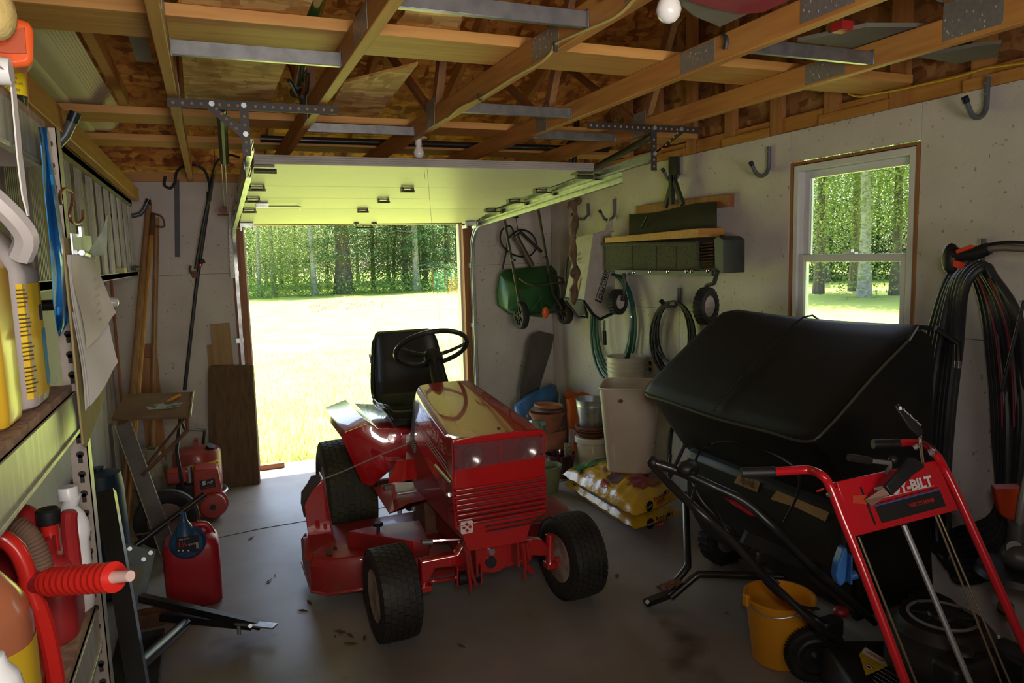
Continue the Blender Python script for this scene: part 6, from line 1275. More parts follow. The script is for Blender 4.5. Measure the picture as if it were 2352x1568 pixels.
for par, z0, cs, vv in ((t2, .235, upc, ((1492, 1162), (1519, 1139), (1517, 1152))), (t1, .085, lowc, ((1494, 1202), (1526, 1187), (1516, 1203)))):
    pn = (cs[2]-cs[1]); e1 = V((pn.x, pn.y, 0)).normalized(); nn = V((e1.y, -e1.x, 0)); c0 = V((cs[1].x, cs[1].y, 0))+nn*.006
    def onend(u, v): d = ray(u, v); return EYE+d*((c0-EYE).dot(nn)/d.dot(nn))
    slope = (onend(vv[1][0]+10, vv[1][1]-(7 if par is t2 else 4))-onend(vv[1][0]-10, vv[1][1]+(7 if par is t2 else 4))).normalized()
    o = onend(*vv[0]); uu = slope.cross(nn)*-1
    uu = V((0, 0, 1))
    lb = mk('maker_disc', B().lathe([(.034, 0), (.034, .002)], o, nn, 24), m_blk, par)
    text('lettering', 'Miracle-Gro', o+nn*.003, slope, uu, .014, m_whiteink, lb, w=.058)
    text('lettering', 'PottingMix', onend(*vv[1])+nn*.003, slope, uu, .036, m_blk, par, w=.16, bold=.012)
    rt_ = mk('red_tag', quad(onend(*vv[2])+nn*.001, slope, uu, .075, .026, .001), m_redink, par); text('lettering', '6 months', onend(*vv[2])+nn*.004, slope, uu, .011, m_whiteink, rt_, w=.055)
bb = P(1449, 1072, z=.325); c0 = V((bb.x, bb.y, .326))
zt = P(1436, 893, y=bb.y-.14).z
t = thing('waste_bin', 'tall cream plastic waste bin standing on the yellow bags', 'bin', c0)
def binring(hw, hd, r, z, ch=.0): return [(c0.x+x*.80+y*.60, c0.y-x*.60+y*.80, z) for x, y in rrect(hw*2, hd*2, r, 5)]
hb = zt-c0.z
mk('bin_body', B().loft([binring(.135, .155, .05, c0.z), binring(.145, .165, .05, c0.z+.01), binring(.172, .195, .06, c0.z+hb*.6), binring(.188, .215, .07, c0.z+hb*.97), binring(.188, .215, .07, c0.z+hb), binring(.180, .207, .065, c0.z+hb), binring(.13, .15, .045, c0.z+.02)]), mat('cream_bin_plastic', (.60, .52, .41), .5, c2=(.52, .44, .34), sc=3), t)
mk('rim_bead', B().tube(binring(.190, .217, .07, c0.z+hb), .007, 6, True), m_dirtyw, t)
mk('rib_line', B().tube([P(1399, 927, y=bb.y-.08)+V((0, -.012, 0)), P(1410, 1070, y=bb.y-.08)+V((0, -.012, 0))], .004, 6), m_dirtyw, t)
mk('dirt_mark', B().sph(P(1426, 921, y=bb.y-.17), (.018, .003, .012), 8, 4), mat('mud_stain', (.16, .09, .04), .9), t)
# ------------------------------------------------------------------ lawn sweeper with its black hopper
m_fab = mat('black_hopper_fabric', (.0065, .006, .005), .6, c2=(.010, .009, .007), sc=4, bump=.1, bsc=200, spec=.28)
m_olive = mat('dark_olive_housing', (.012, .013, .009), .5, c2=(.017, .017, .011), sc=4, spec=.35)
t = thing('lawn_sweeper', 'large lawn sweeper with a slanted black hopper standing under the window', 'lawn sweeper', (2.55, 2.7, 0))
yA, yB = 3.27, 2.07
prof = [(2.10, 1.045), (2.14, 1.095), (2.26, 1.19), (2.42, 1.31), (2.55, 1.405), (2.62, 1.445), (2.68, 1.452), (2.735, 1.42), (2.76, 1.33), (2.765, 1.0), (2.74, .72), (2.48, .60), (2.36, .70), (2.24, .86), (2.15, .985), (2.11, 1.01)]
def sec(y, s=1, dz=0): 
    cx_, cz_ = 2.45, 1.08; return [(cx_+(x-cx_)*s, y, cz_+(z-cz_)*s+dz) for x, z in prof]
rings = [sec(yA, .93), sec(yA-.02, .98), sec(yA-.06, 1.0)] + [sec(yA-.06-(yA-yB-.12)*k/8, 1, -.012*math.sin(math.pi*k/8)) for k in range(1, 9)] + [sec(yB+.03, .985), sec(yB, .95), sec(yB+.01, .80)]
hop = mk('hopper', B().loft(rings), m_fab, t, smooth=60)
ym = 2.66
mk('centre_seam', B().tube([(x-.006, ym, z+.004) for x, z in prof[0:9]], .005, 6), m_fab, hop)
m_pipe = mat('piping_olive', (.05, .055, .035), .5)
mk('front_piping', B().tube(spline([(2.18, yA+.005, 1.10), (2.105, yA-.03, 1.03), (2.098, yA-.25, 1.025), (2.095, ym, 1.015), (2.098, yB+.25, 1.025), (2.105, yB+.04, 1.03), (2.17, yB-.005, 1.09), (2.40, yB-.006, 1.27), (2.60, yB-.006, 1.41)], 6), .0065, 6), m_pipe, hop)
mk('back_frame', B().tube([(2.70, yB-.02, 1.44), (2.60, yB-.03, 1.455), (2.58, yB-.01, 1.40)], .010).tube([(2.72, yB-.02, 1.44), (2.80, yB-.06, 1.38), (2.81, yB-.06, 1.30)], .012), m_black, t)
mk('bright_ferrule', B().cyl((2.81, yB-.06, 1.305), (2.81, yB-.06, 1.275), .013), m_chrome, t)
mk('brush_housing', B().loft([[(2.30, y, .42), (2.30, y, .70), (2.42, y, .80), (2.74, y, .80), (2.80, y, .5), (2.74, y, .25), (2.42, y, .22)] for y in (3.16, 2.10)]), m_olive, t, bev=.02)
mk('end_cover', B().prism([(2.36, 2.10, .25), (2.34, 2.10, .74), (2.74, 2.10, .78), (2.80, 2.10, .3)], (0, -.03, 0)), m_fab, t)
m_dec = mat('tan_decal', (.32, .20, .07), .5)
f = lambda u, v, x=2.298: P(u, v, x=x)
lb = mk('maker_decal', B().prism([f(1697, 1090), f(1747, 1106), f(1739, 1130), f(1686, 1108)], (-.002, 0, 0)), m_dec, t)
text('lettering', 'Agri-Fab', f(1716, 1108, 2.295), f(1740, 1118)-f(1692, 1098), (0, 0, 1), .040, m_blackink, lb, w=.10)
lb = mk('long_decal', B().prism([f(1785, 1126), f(1905, 1176), f(1896, 1197), f(1830, 1165), f(1770, 1146)], (-.002, 0, 0)), m_dec, t)
for (y, x, R) in ((2.02, 2.70, .155), (3.22, 2.62, .150)):
    c = V((x, y, R)); w = mk('sweeper_wheel', B().lathe([(R*.55, -.035), (R*.8, -.045), (R*.96, -.04), (R, -.02), (R, .02), (R*.96, .04), (R*.8, .045), (R*.55, .035)], c, (0, 1, 0), 32, ring=True), m_rubber, t)
    tb = B()
    for k in range(26): tb.box(c+V((R*math.cos(k*.2417), 0, R*math.sin(k*.2417))), (.022, .08, .022), Matrix.Rotation(-k*.2417, 3, 'Y'))
    mk('tread_block', tb, m_rubber, w, kind='stuff'); mk('wheel_disc', B().lathe([(R*.56, -.03), (R*.5, -.02), (R*.2, -.025), (.01, -.03)], c, (0, 1, 0), 24), m_grey, w)
# tongue
h1 = P(1580, 1300, z=.20); h0 = P(1535, 1355, z=.10)
mk('tongue_tube', B().tube([h0, h1+V((-.03, 0, -.03)), h1, h1.lerp(P(1574, 1135, z=.46), .06), P(1574, 1135, z=.46), V((2.42, 3.16, .50))], .0185, 12), m_black, t)
h2 = P(1606, 1318, z=.18)
mk('tongue_tube', B().tube([P(1540, 1372, z=.08), h2+V((-.03, .01, -.02)), h2, h2.lerp(P(1860, 1326, z=.24), .1), P(1860, 1326, z=.24), V((2.50, 2.12, .35))], .0185, 12), m_black, t)
mk('hitch_plate', B().beam(P(1515, 1352, z=.13), P(1560, 1332, z=.15), .05, .008), m_rust, t); mk('hitch_fork', B().beam(P(1482, 1382, z=.055), P(1545, 1358, z=.08), .045, .012).beam(P(1482, 1388, z=.02), P(1545, 1364, z=.05), .045, .012), m_black, t)
for u, v in ((1523, 1348), (1544, 1338)): mk('hitch_bolt', B().cyl(P(u, v, z=.125), P(u, v, z=.15), .012, n=8), m_rust, t)
mk('hitch_pin', B().cyl(P(1487, 1382, z=.005), P(1487, 1382, z=.075), .010), m_black, t)
mk('dump_rope_bar', B().tube([(2.30, 3.16, .75), (2.22, 3.20, .55), P(1540, 1045, z=.62)], .010, 8), m_black, t)
mk('frame_rod', B().tube(spline([P(1536, 1060, x=2.5), P(1556, 960, x=2.62), (2.70, 3.25, .95)], 5), .014), m_black, t)
# ------------------------------------------------------------------ black push mower
m_mow = mat('black_mower_body', (.008, .008, .008), .5, c2=(.02, .019, .017), sc=6, bump=.05, bsc=80)
t = thing('push_mower', 'black push mower with a long folded-back handle and danger label on its deck', 'mower', (2.32, 1.73, 0))
fx, lx_ = V((.90, -.436, 0)), V((.436, .90, 0)); mc = V((2.32, 1.73, 0))
loc = lambda a, b_, z: mc+fx*a+lx_*b_+V((0, 0, z))
oct_ = [(-.30, -.22), (-.24, -.27), (.22, -.27), (.34, -.15), (.34, .15), (.22, .27), (-.24, .27), (-.30, .22)]
mk('deck', B().loft([[loc(a, b_, .07) for a, b_ in oct_], [loc(a, b_, .17) for a, b_ in oct_], [loc(a*.93, b_*.93, .205) for a, b_ in oct_], [loc(a*.7+.03, b_*.7, .225) for a, b_ in oct_]]), m_mow, t, bev=.008)
mk('engine', B().lathe([(.17, .22), (.185, .25), (.185, .33), (.17, .36), (.17, .40), (.14, .435), (.05, .445), (.045, .455), (.01, .456)], mc+fx*.05, n=36), m_mow, t)
mk('recoil_ring', B().tube([mc+fx*.05+V((.11*math.cos(a), .11*math.sin(a), .445)) for a in (2*math.pi*k/32 for k in range(32))], .006, 6, True), m_grey, t)
for k in range(4): a = k*.785; mk('recoil_rib', B().beam(mc+fx*.05+V((-.10*math.cos(a), -.10*math.sin(a), .447)), mc+fx*.05+V((.10*math.cos(a), .10*math.sin(a), .447)), .010, .006), m_mow, t)
mk('muffler', B().box(loc(.26, -.08, .30), (.12, .16, .12)), m_mow, t, bev=.015); mk('fuel_tank', B().box(loc(.02, -.20, .34), (.20, .10, .12)).cyl(loc(.02, -.20, .40), loc(.02, -.20, .43), .03), m_mow, t, bev=.015)
mk('fuel_cap', B().cyl(P(2310, 1400, z=.40), P(2310, 1392, z=.42), .028), mat('olive_cap', (.10, .085, .02), .5), t)
for a, b_, R in ((-.29, .31, .112), (-.29, -.31, .112), (.27, .31, .10), (.27, -.31, .10)):
    c = loc(a, b_, R); w = mk('wheel', B().lathe([(R*.7, -.026), (R*.92, -.03), (R, -.02), (R, .02), (R*.92, .03), (R*.7, .026)], c, lx_, 36, ring=True), m_rubber, t)
    tb = B()
    for k in range(48):
        d = math.cos(k*.1309)*V((0, 0, 1))+math.sin(k*.1309)*fx
        for s in (-1, 1): tb.box(c+d*R+lx_*.012*s, (.007, .02, .010), Matrix((d.cross(lx_), lx_, d)).transposed())
    mk('tread_block', tb, m_rubber, w, kind='stuff', smooth=0); mk('wheel_disc', B().lathe([(R*.72, -.022), (R*.6, -.028), (R*.25, -.018), (.01, -.034)], c, lx_, 24), m_mow, w)
mk('height_bracket', B().box(P(1905, 1440, z=.27), (.10, .06, .08)), m_mow, t, bev=.012); mk('red_cap', B().sph(P(1932, 1404, z=.31), (.035, .03, .024)), mat('dull_red_plastic', (.20, .01, .015), .45), t)
f = lambda u, v, z: P(u, v, z=z)
G0 = P(1500, 1062, z=.93)
up1 = spline([G0, f(1560, 1082, .90), f(1640, 1118, .85), f(1710, 1152, .80), f(1770, 1205, .72), f(1850, 1285, .58), f(1950, 1375, .42), f(2010, 1430, .30)], 5)
lo1 = spline([G0+V((.0, .0, -.012)), f(1545, 1118, .86), f(1610, 1178, .79), f(1680, 1240, .68), f(1740, 1308, .56), f(1800, 1365, .46), f(1880, 1440, .34), f(1930, 1470, .25)], 5)
mk('upper_handle', B().tube(up1, [.020 if k < 22 else .0145 for k in range(len(up1))], 12), m_black, t)
mk('lower_handle', B().tube(lo1, [.017 if k < 12 else .0145 for k in range(len(lo1))], 12), m_black, t)
mk('grip_end', B().sph(G0, (.024, .024, .026)), m_blackp, t)
mk('control_box', B().sph(f(1580, 1075, .915), (.05, .04, .032)), m_blackp, t)
mk('red_bail', B().loft([[f(u, v, z) for u, v, z in pts] for pts in (((1632, 1112, .835), (1650, 1122, .83), (1648, 1130, .825)), ((1665, 1132, .815), (1690, 1142, .81), (1685, 1160, .80)), ((1705, 1158, .78), (1728, 1166, .775), (1720, 1182, .765)), ((1735, 1184, .75), (1748, 1186, .745), (1740, 1188, .745)))]), mat('dull_red_panel', (.30, .012, .02), .4), t)
mk('brace_bar', B().beam(f(1708, 1232, .68), f(1930, 1330, .45), .022, .05), m_black, t)
mk('brace_bar', B().tube([f(1658, 1225, .66), f(1760, 1262, .56), f(1850, 1315, .44), f(1960, 1400, .32)], .013), m_black, t)
mk('clamp_block', B().box(f(1745, 1275, .58), (.07, .05, .06)), m_blackp, t, bev=.01)
for k, pts in enumerate((((1722, 1250), (1745, 1320), (1790, 1370), (1840, 1392), (1880, 1398)), ((1700, 1220), (1770, 1330), (1850, 1400), (1900, 1430)), ((1640, 1150), (1665, 1210), (1730, 1290), (1790, 1340)), ((1578, 1090), (1590, 1110), (1620, 1160), (1690, 1225)))):
    zz = [(.62, .52, .44, .39, .36), (.64, .52, .42, .33), (.80, .68, .55, .47), (.88, .84, .76, .64)][k]
    mk('control_cable', B().tube(spline([f(u, v, z-.01) for (u, v), z in zip(pts, zz)], 6), .0055, 6), m_blackp, t)
for q_, pts in enumerate((((1593, 1085, .92), (1600, 1050, .93), (1625, 1022, .90), (1680, 1015, .93), (1760, 1035, .93), (1822, 1068, .93), (1836, 1098, .91), (1830, 1140, .84), (1800, 1200, .71)), ((1600, 1110, .87), (1590, 1150, .83), (1610, 1180, .79)))):
    mk('bail_wire', B().tube(spline([f(*p) for p in pts], 6), .0055, 6), m_black, t)
lz = .232
A = [f(1973, 1503, lz), f(1987, 1486, lz), f(2041, 1519, lz), f(2038, 1530, lz), f(1989, 1551, lz)]
n_ = V((0, 0, 1))
lb = mk('danger_label', B().prism(A, (0, 0, .002)), mat('yellow_warning', (.55, .40, .02), .45), t)
e1 = (f(2041, 1519, lz)-f(1987, 1486, lz)).normalized(); e2 = V((0, 0, 1)).cross(e1)
mk('white_strip', B().prism([f(1979, 1498, lz+.003), f(1987, 1486, lz+.003), f(2041, 1519, lz+.003), f(2038, 1530, lz+.003)], (0, 0, .0005)), m_whiteink, lb)
text('lettering', 'DANGER', f(2011, 1508, lz+.004), e1, e2, .016, m_redink, lb, w=.072, bold=.02)
for k in range(3): mk('print_line', quad(f(2006-3*k, 1518+5*k, lz+.0035), e1, e2, .062-.008*k, .0016), m_blackink, lb)
hc = f(1996, 1532, lz+.0035)
mk('prohibition_ring', B().lathe([(.0135, 0), (.0135, .0006)], hc, n=24), m_redink, lb); mk('ring_field', B().lathe([(.011, 0), (.011, .0009)], hc, n=24), m_whiteink, lb); mk('hand_sign', B().sph(hc+V((0, 0, .001)), (.007, .008, .001), 10, 4), m_blackink, lb)
l2 = mk('instruction_label', B().prism([f(2000, 1552, lz), f(2046, 1532, lz), f(2110, 1566, lz), f(2075, 1600, lz)], (0, 0, .001)), m_blackink, t)
for k in range(6): mk('print_line', quad(f(2046-4*k, 1545+8*k, lz+.0015), e1, e2, .095, .002), m_whiteink, l2)
mk('serial_label', B().prism([P(2131, 1443, z=.30), P(2131, 1456, z=.29), P(2188, 1488, z=.29), P(2188, 1474, z=.30)], (0, 0, .002)), m_whiteink, t)
mk('sticker', B().prism([P(2252, 1462, z=.33), P(2252, 1484, z=.31), P(2298, 1484, z=.31), P(2296, 1458, z=.33)], (0, -.002, .002)), m_paper, t); mk('red_primer', B().sph(P(2180, 1535, z=.26), (.04, .02, .015)), mat('dull_red_knob', (.22, .01, .02), .4), t)
# ------------------------------------------------------------------ red walk-behind mower handle
S_ = .85
def PZ(u, v, z): return EYE+(P(u, v, z=z)-EYE)*S_
t = thing('walk_behind_mower', 'red tube handle and lettered panel of a walk-behind mower at lower right', 'mower', V((1.95, 1.08, 0)))
q1, q2, q3 = PZ(1905, 1115, .965), PZ(2160, 1066, .975), PZ(2080, 1568, .35)
pn = (q2-q1).cross(q3-q1).normalized(); pn = pn if pn.dot(EYE-q1) > 0 else -pn
def pl(u, v, off=0): d = ray(u, v); return EYE+d*((q1-EYE).dot(pn)/d.dot(pn))+pn*off
m_tube = mat('red_tube_enamel', (.47, .009, .016), .22, c2=(.42, .008, .014), sc=4, coat=.6)
lt_ = spline([PZ(1776, 1083, 1.0), PZ(1820, 1080, 1.0), PZ(1858, 1079, 1.0), pl(1888, 1092), pl(1905, 1115), pl(1935, 1190), pl(1975, 1290), pl(2080, 1568)], 6)
ex_l = lt_[-1]+(lt_[-1]-lt_[-3]).normalized()*.42; 
mk('left_handle_tube', B().tube(lt_+[ex_l], .0135, 14), m_tube, t)
rt2 = spline([PZ(2063, 1018, 1.0), PZ(2085, 1016, 1.0), PZ(2120, 1020, .995), pl(2150, 1045), pl(2168, 1075), pl(2200, 1140), pl(2265, 1285), pl(2352, 1480)], 6)
ex_r = rt2[-1]+(rt2[-1]-rt2[-3]).normalized()*.52
mk('right_handle_tube', B().tube(rt2+[ex_r], .0135, 14), m_tube, t)
def grip(a, b_): return B().tube([a.lerp(b_, k/16) for k in range(17)], [.0155+.0012*(k % 2) for k in range(17)], 14)
mk('rubber_grip', grip(PZ(1703, 1085, 1.0), PZ(1779, 1083, 1.0)), m_blackp, t); mk('rubber_grip', grip(PZ(2005, 1020, 1.0), PZ(2065, 1018, 1.0)), m_blackp, t)
A = [pl(1922, 1106), pl(2152, 1056), pl(2202, 1171), pl(1964, 1232)]
pnl = mk('control_panel', B().prism(A, -pn*.02), m_tube, t, bev=.003)
mk('panel_flange', B().prism([pl(1914, 1122, .004), pl(1923, 1118, .004), pl(1967, 1230, .004), pl(1957, 1232, .004)], -pn*.03), m_tube, t)
er_ = (pl(2152, 1056)-pl(1922, 1106)).normalized(); eu_ = (pl(2030, 1085)-pl(2080, 1200)); eu_ = (eu_-er_*eu_.dot(er_)).normalized()
nn_ = er_.cross(eu_); sg = 1 if nn_.dot(pn) > 0 else -1
text('lettering', 'TROY-BILT', pl(2075, 1118, .003), er_, eu_, .030, mat('white_decal', (.60, .56, .55), .4), pnl, w=(pl(2141, 1095)-pl(2012, 1128)).length, bold=.045)
mk('name_underline', B().beam(pl(2020, 1145, .002), pl(2144, 1115, .002), .0015, .0008, pn), mat('white_line', (.6, .56, .55), .4), pnl)
mk('black_field', B().prism([pl(2008, 1162, .0015), pl(2157, 1125, .0015), pl(2172, 1162, .0015), pl(2025, 1201, .0015)], pn*.0006), m_blackink, pnl)
mk('black_line', B().beam(pl(2006, 1158, .002), pl(2152, 1119, .002), .0025, .0008, pn), m_blackink, pnl); mk('blue_line', B().beam(pl(2008, 1162, .003), pl(2157, 1124, .003), .003, .0008, pn), mat('blue_stripe', (.03, .13, .45), .4), pnl)
text('lettering', 'WIDE CUT MOWER', pl(2115, 1154, .003), er_, eu_, .0115, mat('red_decal', (.42, .02, .02), .5), pnl, w=.105, bold=.03)
mk('lever_slot', B().beam(pl(1976, 1118, .0008), pl(2010, 1204, .0008), .007, .001, pn), m_blackp, pnl)
mk('orange_ghost', B().prism([pl(1958, 1138, .001), pl(1990, 1136, .001), pl(1990, 1158, .001), pl(1958, 1155, .001)], pn*.0005), mat('faded_patch', (.50, .06, .03), .4), pnl)
lv0, lv1, lv2, lv3 = pl(1990, 1158, .004), pl(2006, 1132, .035), pl(2018, 1115, .045), pl(2068, 1068, .055)
mk('lever_strap', B().prism([pl(1982, 1148, .006), pl(1997, 1163, .006), pl(2016, 1138, .04), pl(2004, 1122, .04)], pn*.003), mat('bare_brown_steel', (.20, .10, .07), .45, .4), t)
mk('lever_paddle', B().prism([pl(2000, 1119, .043), pl(2017, 1140, .043), pl(2040, 1113, .05), pl(2058, 1094, .054), pl(2082, 1078, .056), pl(2080, 1070, .056), pl(2056, 1056, .056), pl(2050, 1056, .056)], pn*.014), m_blackp, t, bev=.004)
mk('drive_lever', B().tube([pl(1922, 1054, .05), pl(1970, 1062, .05)], .011, 10), m_blackp, t); mk('lever_rod', B().tube([pl(1970, 1062, .05), pl(2020, 1066, .04), pl(2032, 1074, .02), pl(2036, 1086, .0)], .007, 8), m_grey, t)
mk('shift_knob', B().sph(pl(2033, 1058, .03), .013), m_blackp, t)
b0, b1 = pl(2098, 1002, .035), pl(2090, 995, .04)
mk('presence_lever', B().prism([pl(2023, 940, .05), pl(2033, 934, .05), pl(2088, 985, .04), pl(2094, 1000, .04), pl(2084, 1008, .04), pl(2060, 990, .045)], pn*.008), m_blackp, t, bev=.003)
e3 = (pl(2080, 985, .055)-pl(2040, 948, .055)).normalized(); e4 = pn.cross(e3)
text('lettering', 'Operator Presence Control', pl(2058, 966, .062), e3, e4, .007, m_whiteink, t, w=.075)
mk('lever_emblem', B().lathe([(.006, 0), (.006, .001)], pl(2033, 945, .059), pn, 14), m_whiteink, t)
m_brass = mat('brassy_rod', (.62, .52, .34), .25, .95)
mk('lever_link', B().tube([pl(2096, 1003, .03), pl(2102, 1020, .02), pl(2116, 1062, .006)], .0045, 8), m_brass, t)
mk('pivot_bolts', B().cyl(pl(2088, 1030, .02), pl(2090, 1026, .03), .008).cyl(pl(2123, 1042, .02), pl(2125, 1040, .03), .010), m_galv, t, kind='stuff'); mk('handle_bolt', B().cyl(pl(1895, 1137, .012), pl(1895, 1137, .02), .007), m_brass, t)
mk('cable_tab', B().beam(pl(1876, 1128), pl(1892, 1122), .004, .004), m_tube, t)
def down(u0, v0, u1, v1, r, m, nm, off=-.012):
    a, b_ = pl(u0, v0, off), pl(u1, v1, off); mk(nm, B().cyl(a, b_+(b_-a).normalized()*.35, r, n=10), m, t)
down(1979, 1232, 2112, 1568, .0032, m_brass, 'control_rod'); down(2083, 1205, 2236, 1568, .0085, m_galv, 'steering_post'); down(2155, 1182, 2308, 1568, .0032, m_brass, 'control_rod'); down(2163, 1180, 2328, 1568, .0032, m_brass, 'control_rod')
mc2 = (ex_l+ex_r)/2
mk('mower_body', B().bx(mc2.x-.22, mc2.x+.30, mc2.y-.34, mc2.y+.05, .08, max(.16, min(ex_l.z, ex_r.z)+.03)), m_tube, t, bev=.02)
for sx_ in (-.27, .35): mk('wheel', B().lathe([(.06, -.03), (.11, -.04), (.12, -.02), (.12, .02), (.11, .04), (.06, .03)], (mc2.x+sx_, mc2.y-.2, .12), (1, 0, 0), 28), m_rubber, t)
# ------------------------------------------------------------------ bucket, brush, thick hose, trimmer
bkt = P(1788, 1511, z=0); m_yb = mat('yellow_orange_bucket', (.68, .28, .012), .4, c2=(.62, .25, .01), sc=3, coat=.15)
t = thing('yellow_bucket', 'yellow-orange plastic bucket on the floor by the mower wheel', 'bucket', bkt)
zt = P(1785, 1366, y=bkt.y).z
mk('bucket_body', B().lathe([(.104, 0), (.110, .006), (.142, zt-.012), (.150, zt-.010), (.150, zt), (.142, zt), (.138, zt-.02), (.104, .012), (.01, .012)], bkt, n=44), m_yb, t)
mk('bail_wire', B().tube([bkt+V((.146*math.cos(a), .146*math.sin(a), zt-.03+.012*math.sin(a*3))) for a in (math.pi*.9+math.pi*.75*k/16 for k in range(17))], .003, 6), m_galv, t)
mk('bail_ear', B().box(bkt+V((-.147, .04, zt-.012)), (.02, .03, .05)), m_yb, t, bev=.004)
m_blue = mat('blue_brush_plastic', (.045, .19, .55), .4, c2=(.03, .15, .47), sc=5)
f = lambda u, v, d=2.62: PD(u, v, d)
t = thing('scrub_brush', 'bright blue plastic brush with a round knob resting beside the red handle', 'brush', f(1945, 1345))
mk('brush_block', B().prism([f(1921, 1322), f(1925, 1296), f(1937, 1262), f(1946, 1257), f(1949, 1275), f(1944, 1335), f(1934, 1347), f(1926, 1343)], fw*.05), m_blue, t, bev=.006)
mk('brush_knob', B().cyl(f(1946, 1326, 2.64), f(1966, 1318, 2.64), .013, .018), m_blue, t)
bt = B()
for k in range(14): bt.beam(f(1947-.5*k/14, 1272+4.8*k), f(1951-.5*k/14, 1273+4.8*k), .006, .05, fw)
mk('bristle_tuft', bt, m_blue, t, kind='stuff')
m_hose = mat('thick_black_hose', (.016, .017, .019), .5, c2=(.024, .024, .026), sc=8)
t = thing('air_hose', 'thick black hose in long loops hanging at the right of the window', 'hose', P(2200, 1350, x=2.9))
for k in range(9):
    j = k/8; 
    ul = [2112+62*j, 2118+58*j, 2136+46*j, 2200+8*math.sin(k*2)]; 
    pts = [P(2206+7*k, 606+3*(k % 3), x=2.93-.012*k), P(2170+6*k, 655+7*math.sin(k), x=2.90-.01*k), P(2128+9.5*k, 800, x=2.94-.012*(k % 4)), P(2106+10*k, 960, x=2.95-.012*(k % 4)), P(2104+9*k, 1120, x=2.95), P(2120+8*k+5*math.sin(k*2), 1235+6*k, x=2.94-.01*(k % 3)), P(2205+5*math.sin(k), 1215+15*k, x=2.93-.012*(k % 4)), P(2290+3*k, 1170+14*k, x=2.94), P(2287+9*k, 1000, x=2.95-.012*(k % 4)), P(2278+9.5*k, 850, x=2.94-.012*(k % 3)), P(2258+10*k, 700+3*k, x=2.90-.01*k), P(2228+7*k, 612+3*k, x=2.93-.012*k)]
    mk('hose_loop', B().tube(spline(pts, 7, True), .0155, 9, True), m_hose, t)
for k in (2, 5): 
    pts = [P(2232+8*k, 640, x=2.865-.01*k), P(2262+9.5*k, 740, x=2.865-.01*k), P(2280+9.2*k, 880, x=2.90), P(2284+9*k, 980, x=2.905)]
    mk('red_stripe', B().tube(spline(pts, 7), .0045, 6), mat('dark_red_stripe', (.13, .012, .02), .4), t)
q = lambda u, v, x=2.74: P(u, v, x=x)
t = thing('string_trimmer', 'string trimmer with curved grey shaft and orange trigger hung over the hose', 'trimmer', q(2250, 620))
mk('rear_handle', B().sph(q(2184, 594, 2.72), (.03, .035, .062)).tube([q(2184, 580, 2.72), q(2210, 585, 2.72), q(2240, 582, 2.73), q(2272, 570, 2.74)], [.028, .024, .027, .024], 12), m_blackp, t)
mk('orange_lock', B().beam(q(2200, 578, 2.695), q(2232, 566, 2.695), .02, .014), mat('red_orange_plastic', (.60, .05, .015), .4), t); mk('orange_trigger', B().prism([q(2188, 597, 2.69), q(2211, 603, 2.69), q(2202, 618, 2.69), q(2188, 610, 2.69)], (.02, 0, 0)), mat('red_orange_trigger', (.60, .05, .015), .4), t)
mk('shaft', B().tube(spline([q(2266, 572), q(2300, 568), q(2340, 570), q(2400, 578), q(2440, 640, 2.70), q(2430, 800, 2.62), q(2395, 950, 2.56), q(2352, 1130, 2.50), q(2340, 1212, 2.50)], 8), .0145, 12), mat('satin_grey_shaft', (.45, .44, .42), .3, .8), t)
mk('throttle_cable', B().tube(spline([q(2268, 562, 2.73), q(2310, 556, 2.73), q(2360, 558, 2.73), q(2405, 568, 2.73)], 5), .006), m_blackp, t)
mk('orange_guard', B().prism([q(2284, 1124, 2.56), q(2350, 1122, 2.56), q(2345, 1190, 2.56), q(2322, 1199, 2.56), q(2297, 1182, 2.56)], (.05, .05, 0)), mat('dull_orange_guard', (.55, .055, .01), .45), t, bev=.006)
mk('gear_head', B().cyl(q(2338, 1200, 2.50), q(2336, 1245, 2.50), .03).sph(q(2345, 1275, 2.50), (.07, .06, .05)).cyl(q(2325, 1255, 2.48), q(2330, 1258, 2.46), .024), mat('dark_cast_grey', (.06, .06, .06), .45, .3), t)
mk('trimmer_guard', B().lathe([(.02, .02), (.13, -.01), (.14, -.03), (.13, -.03), (.02, .0)], q(2345, 1300, 2.52), n=28), m_blackp, t)
mk('thin_black_pole', B().cyl(P(2352, 690, x=2.62), P(2300, 900, x=2.66), .006, n=8), m_blackp, label='thin black rod crossing the hose at the right edge', cat='rod')
# ------------------------------------------------------------------ things stored on the trusses, wiring, lamps
m_panel = mat('cream_ceiling_panel', (.62, .54, .36), .6, c2=(.58, .50, .33), sc=2)
for k in range(9):
    x1 = -.55 if k == 0 else -.462+.0085*k; x0 = -.738; z = 2.5615+.0085*k
    mk('ceiling_panel', B().grid(lambda u, v: V((x0+(x1-x0)*u, 1.6+(4.93-.02*(k % 3)-1.6)*v, z+.010*(u > .97))), 12, 2, (0, 0, .0055)), m_panel, label='long cream panel in the stack on the left trusses', cat='panel', group='cream panels on the left trusses')
mk('wood_strip', B().bx(-.385, -.345, 1.8, 4.6, 2.66, 2.74), m_lumx, label='thin wood strip beside the cream panel stack', cat='strip')
mk('grey_sheet', B().bx(-.235, -.17, 2.9, 3.78, 2.70, 2.712), mat('grey_painted', (.30, .30, .28), .6), label='narrow grey board end lying above the left chords', cat='board')
def PC(u, v, z, x0, x1): q = P(u, v, z=z); q.x = min(max(q.x, x0), x1); return q
mk('loft_sheet', B().prism([PC(u, v, 2.561, -0.058, 0.46) for u, v in ((400, -120), (770, -120), (600, 282), (415, 282))], (0, 0, .011)), m_loft, label='flaky sheathing sheet lying on the chords left of the pole', cat='sheet')
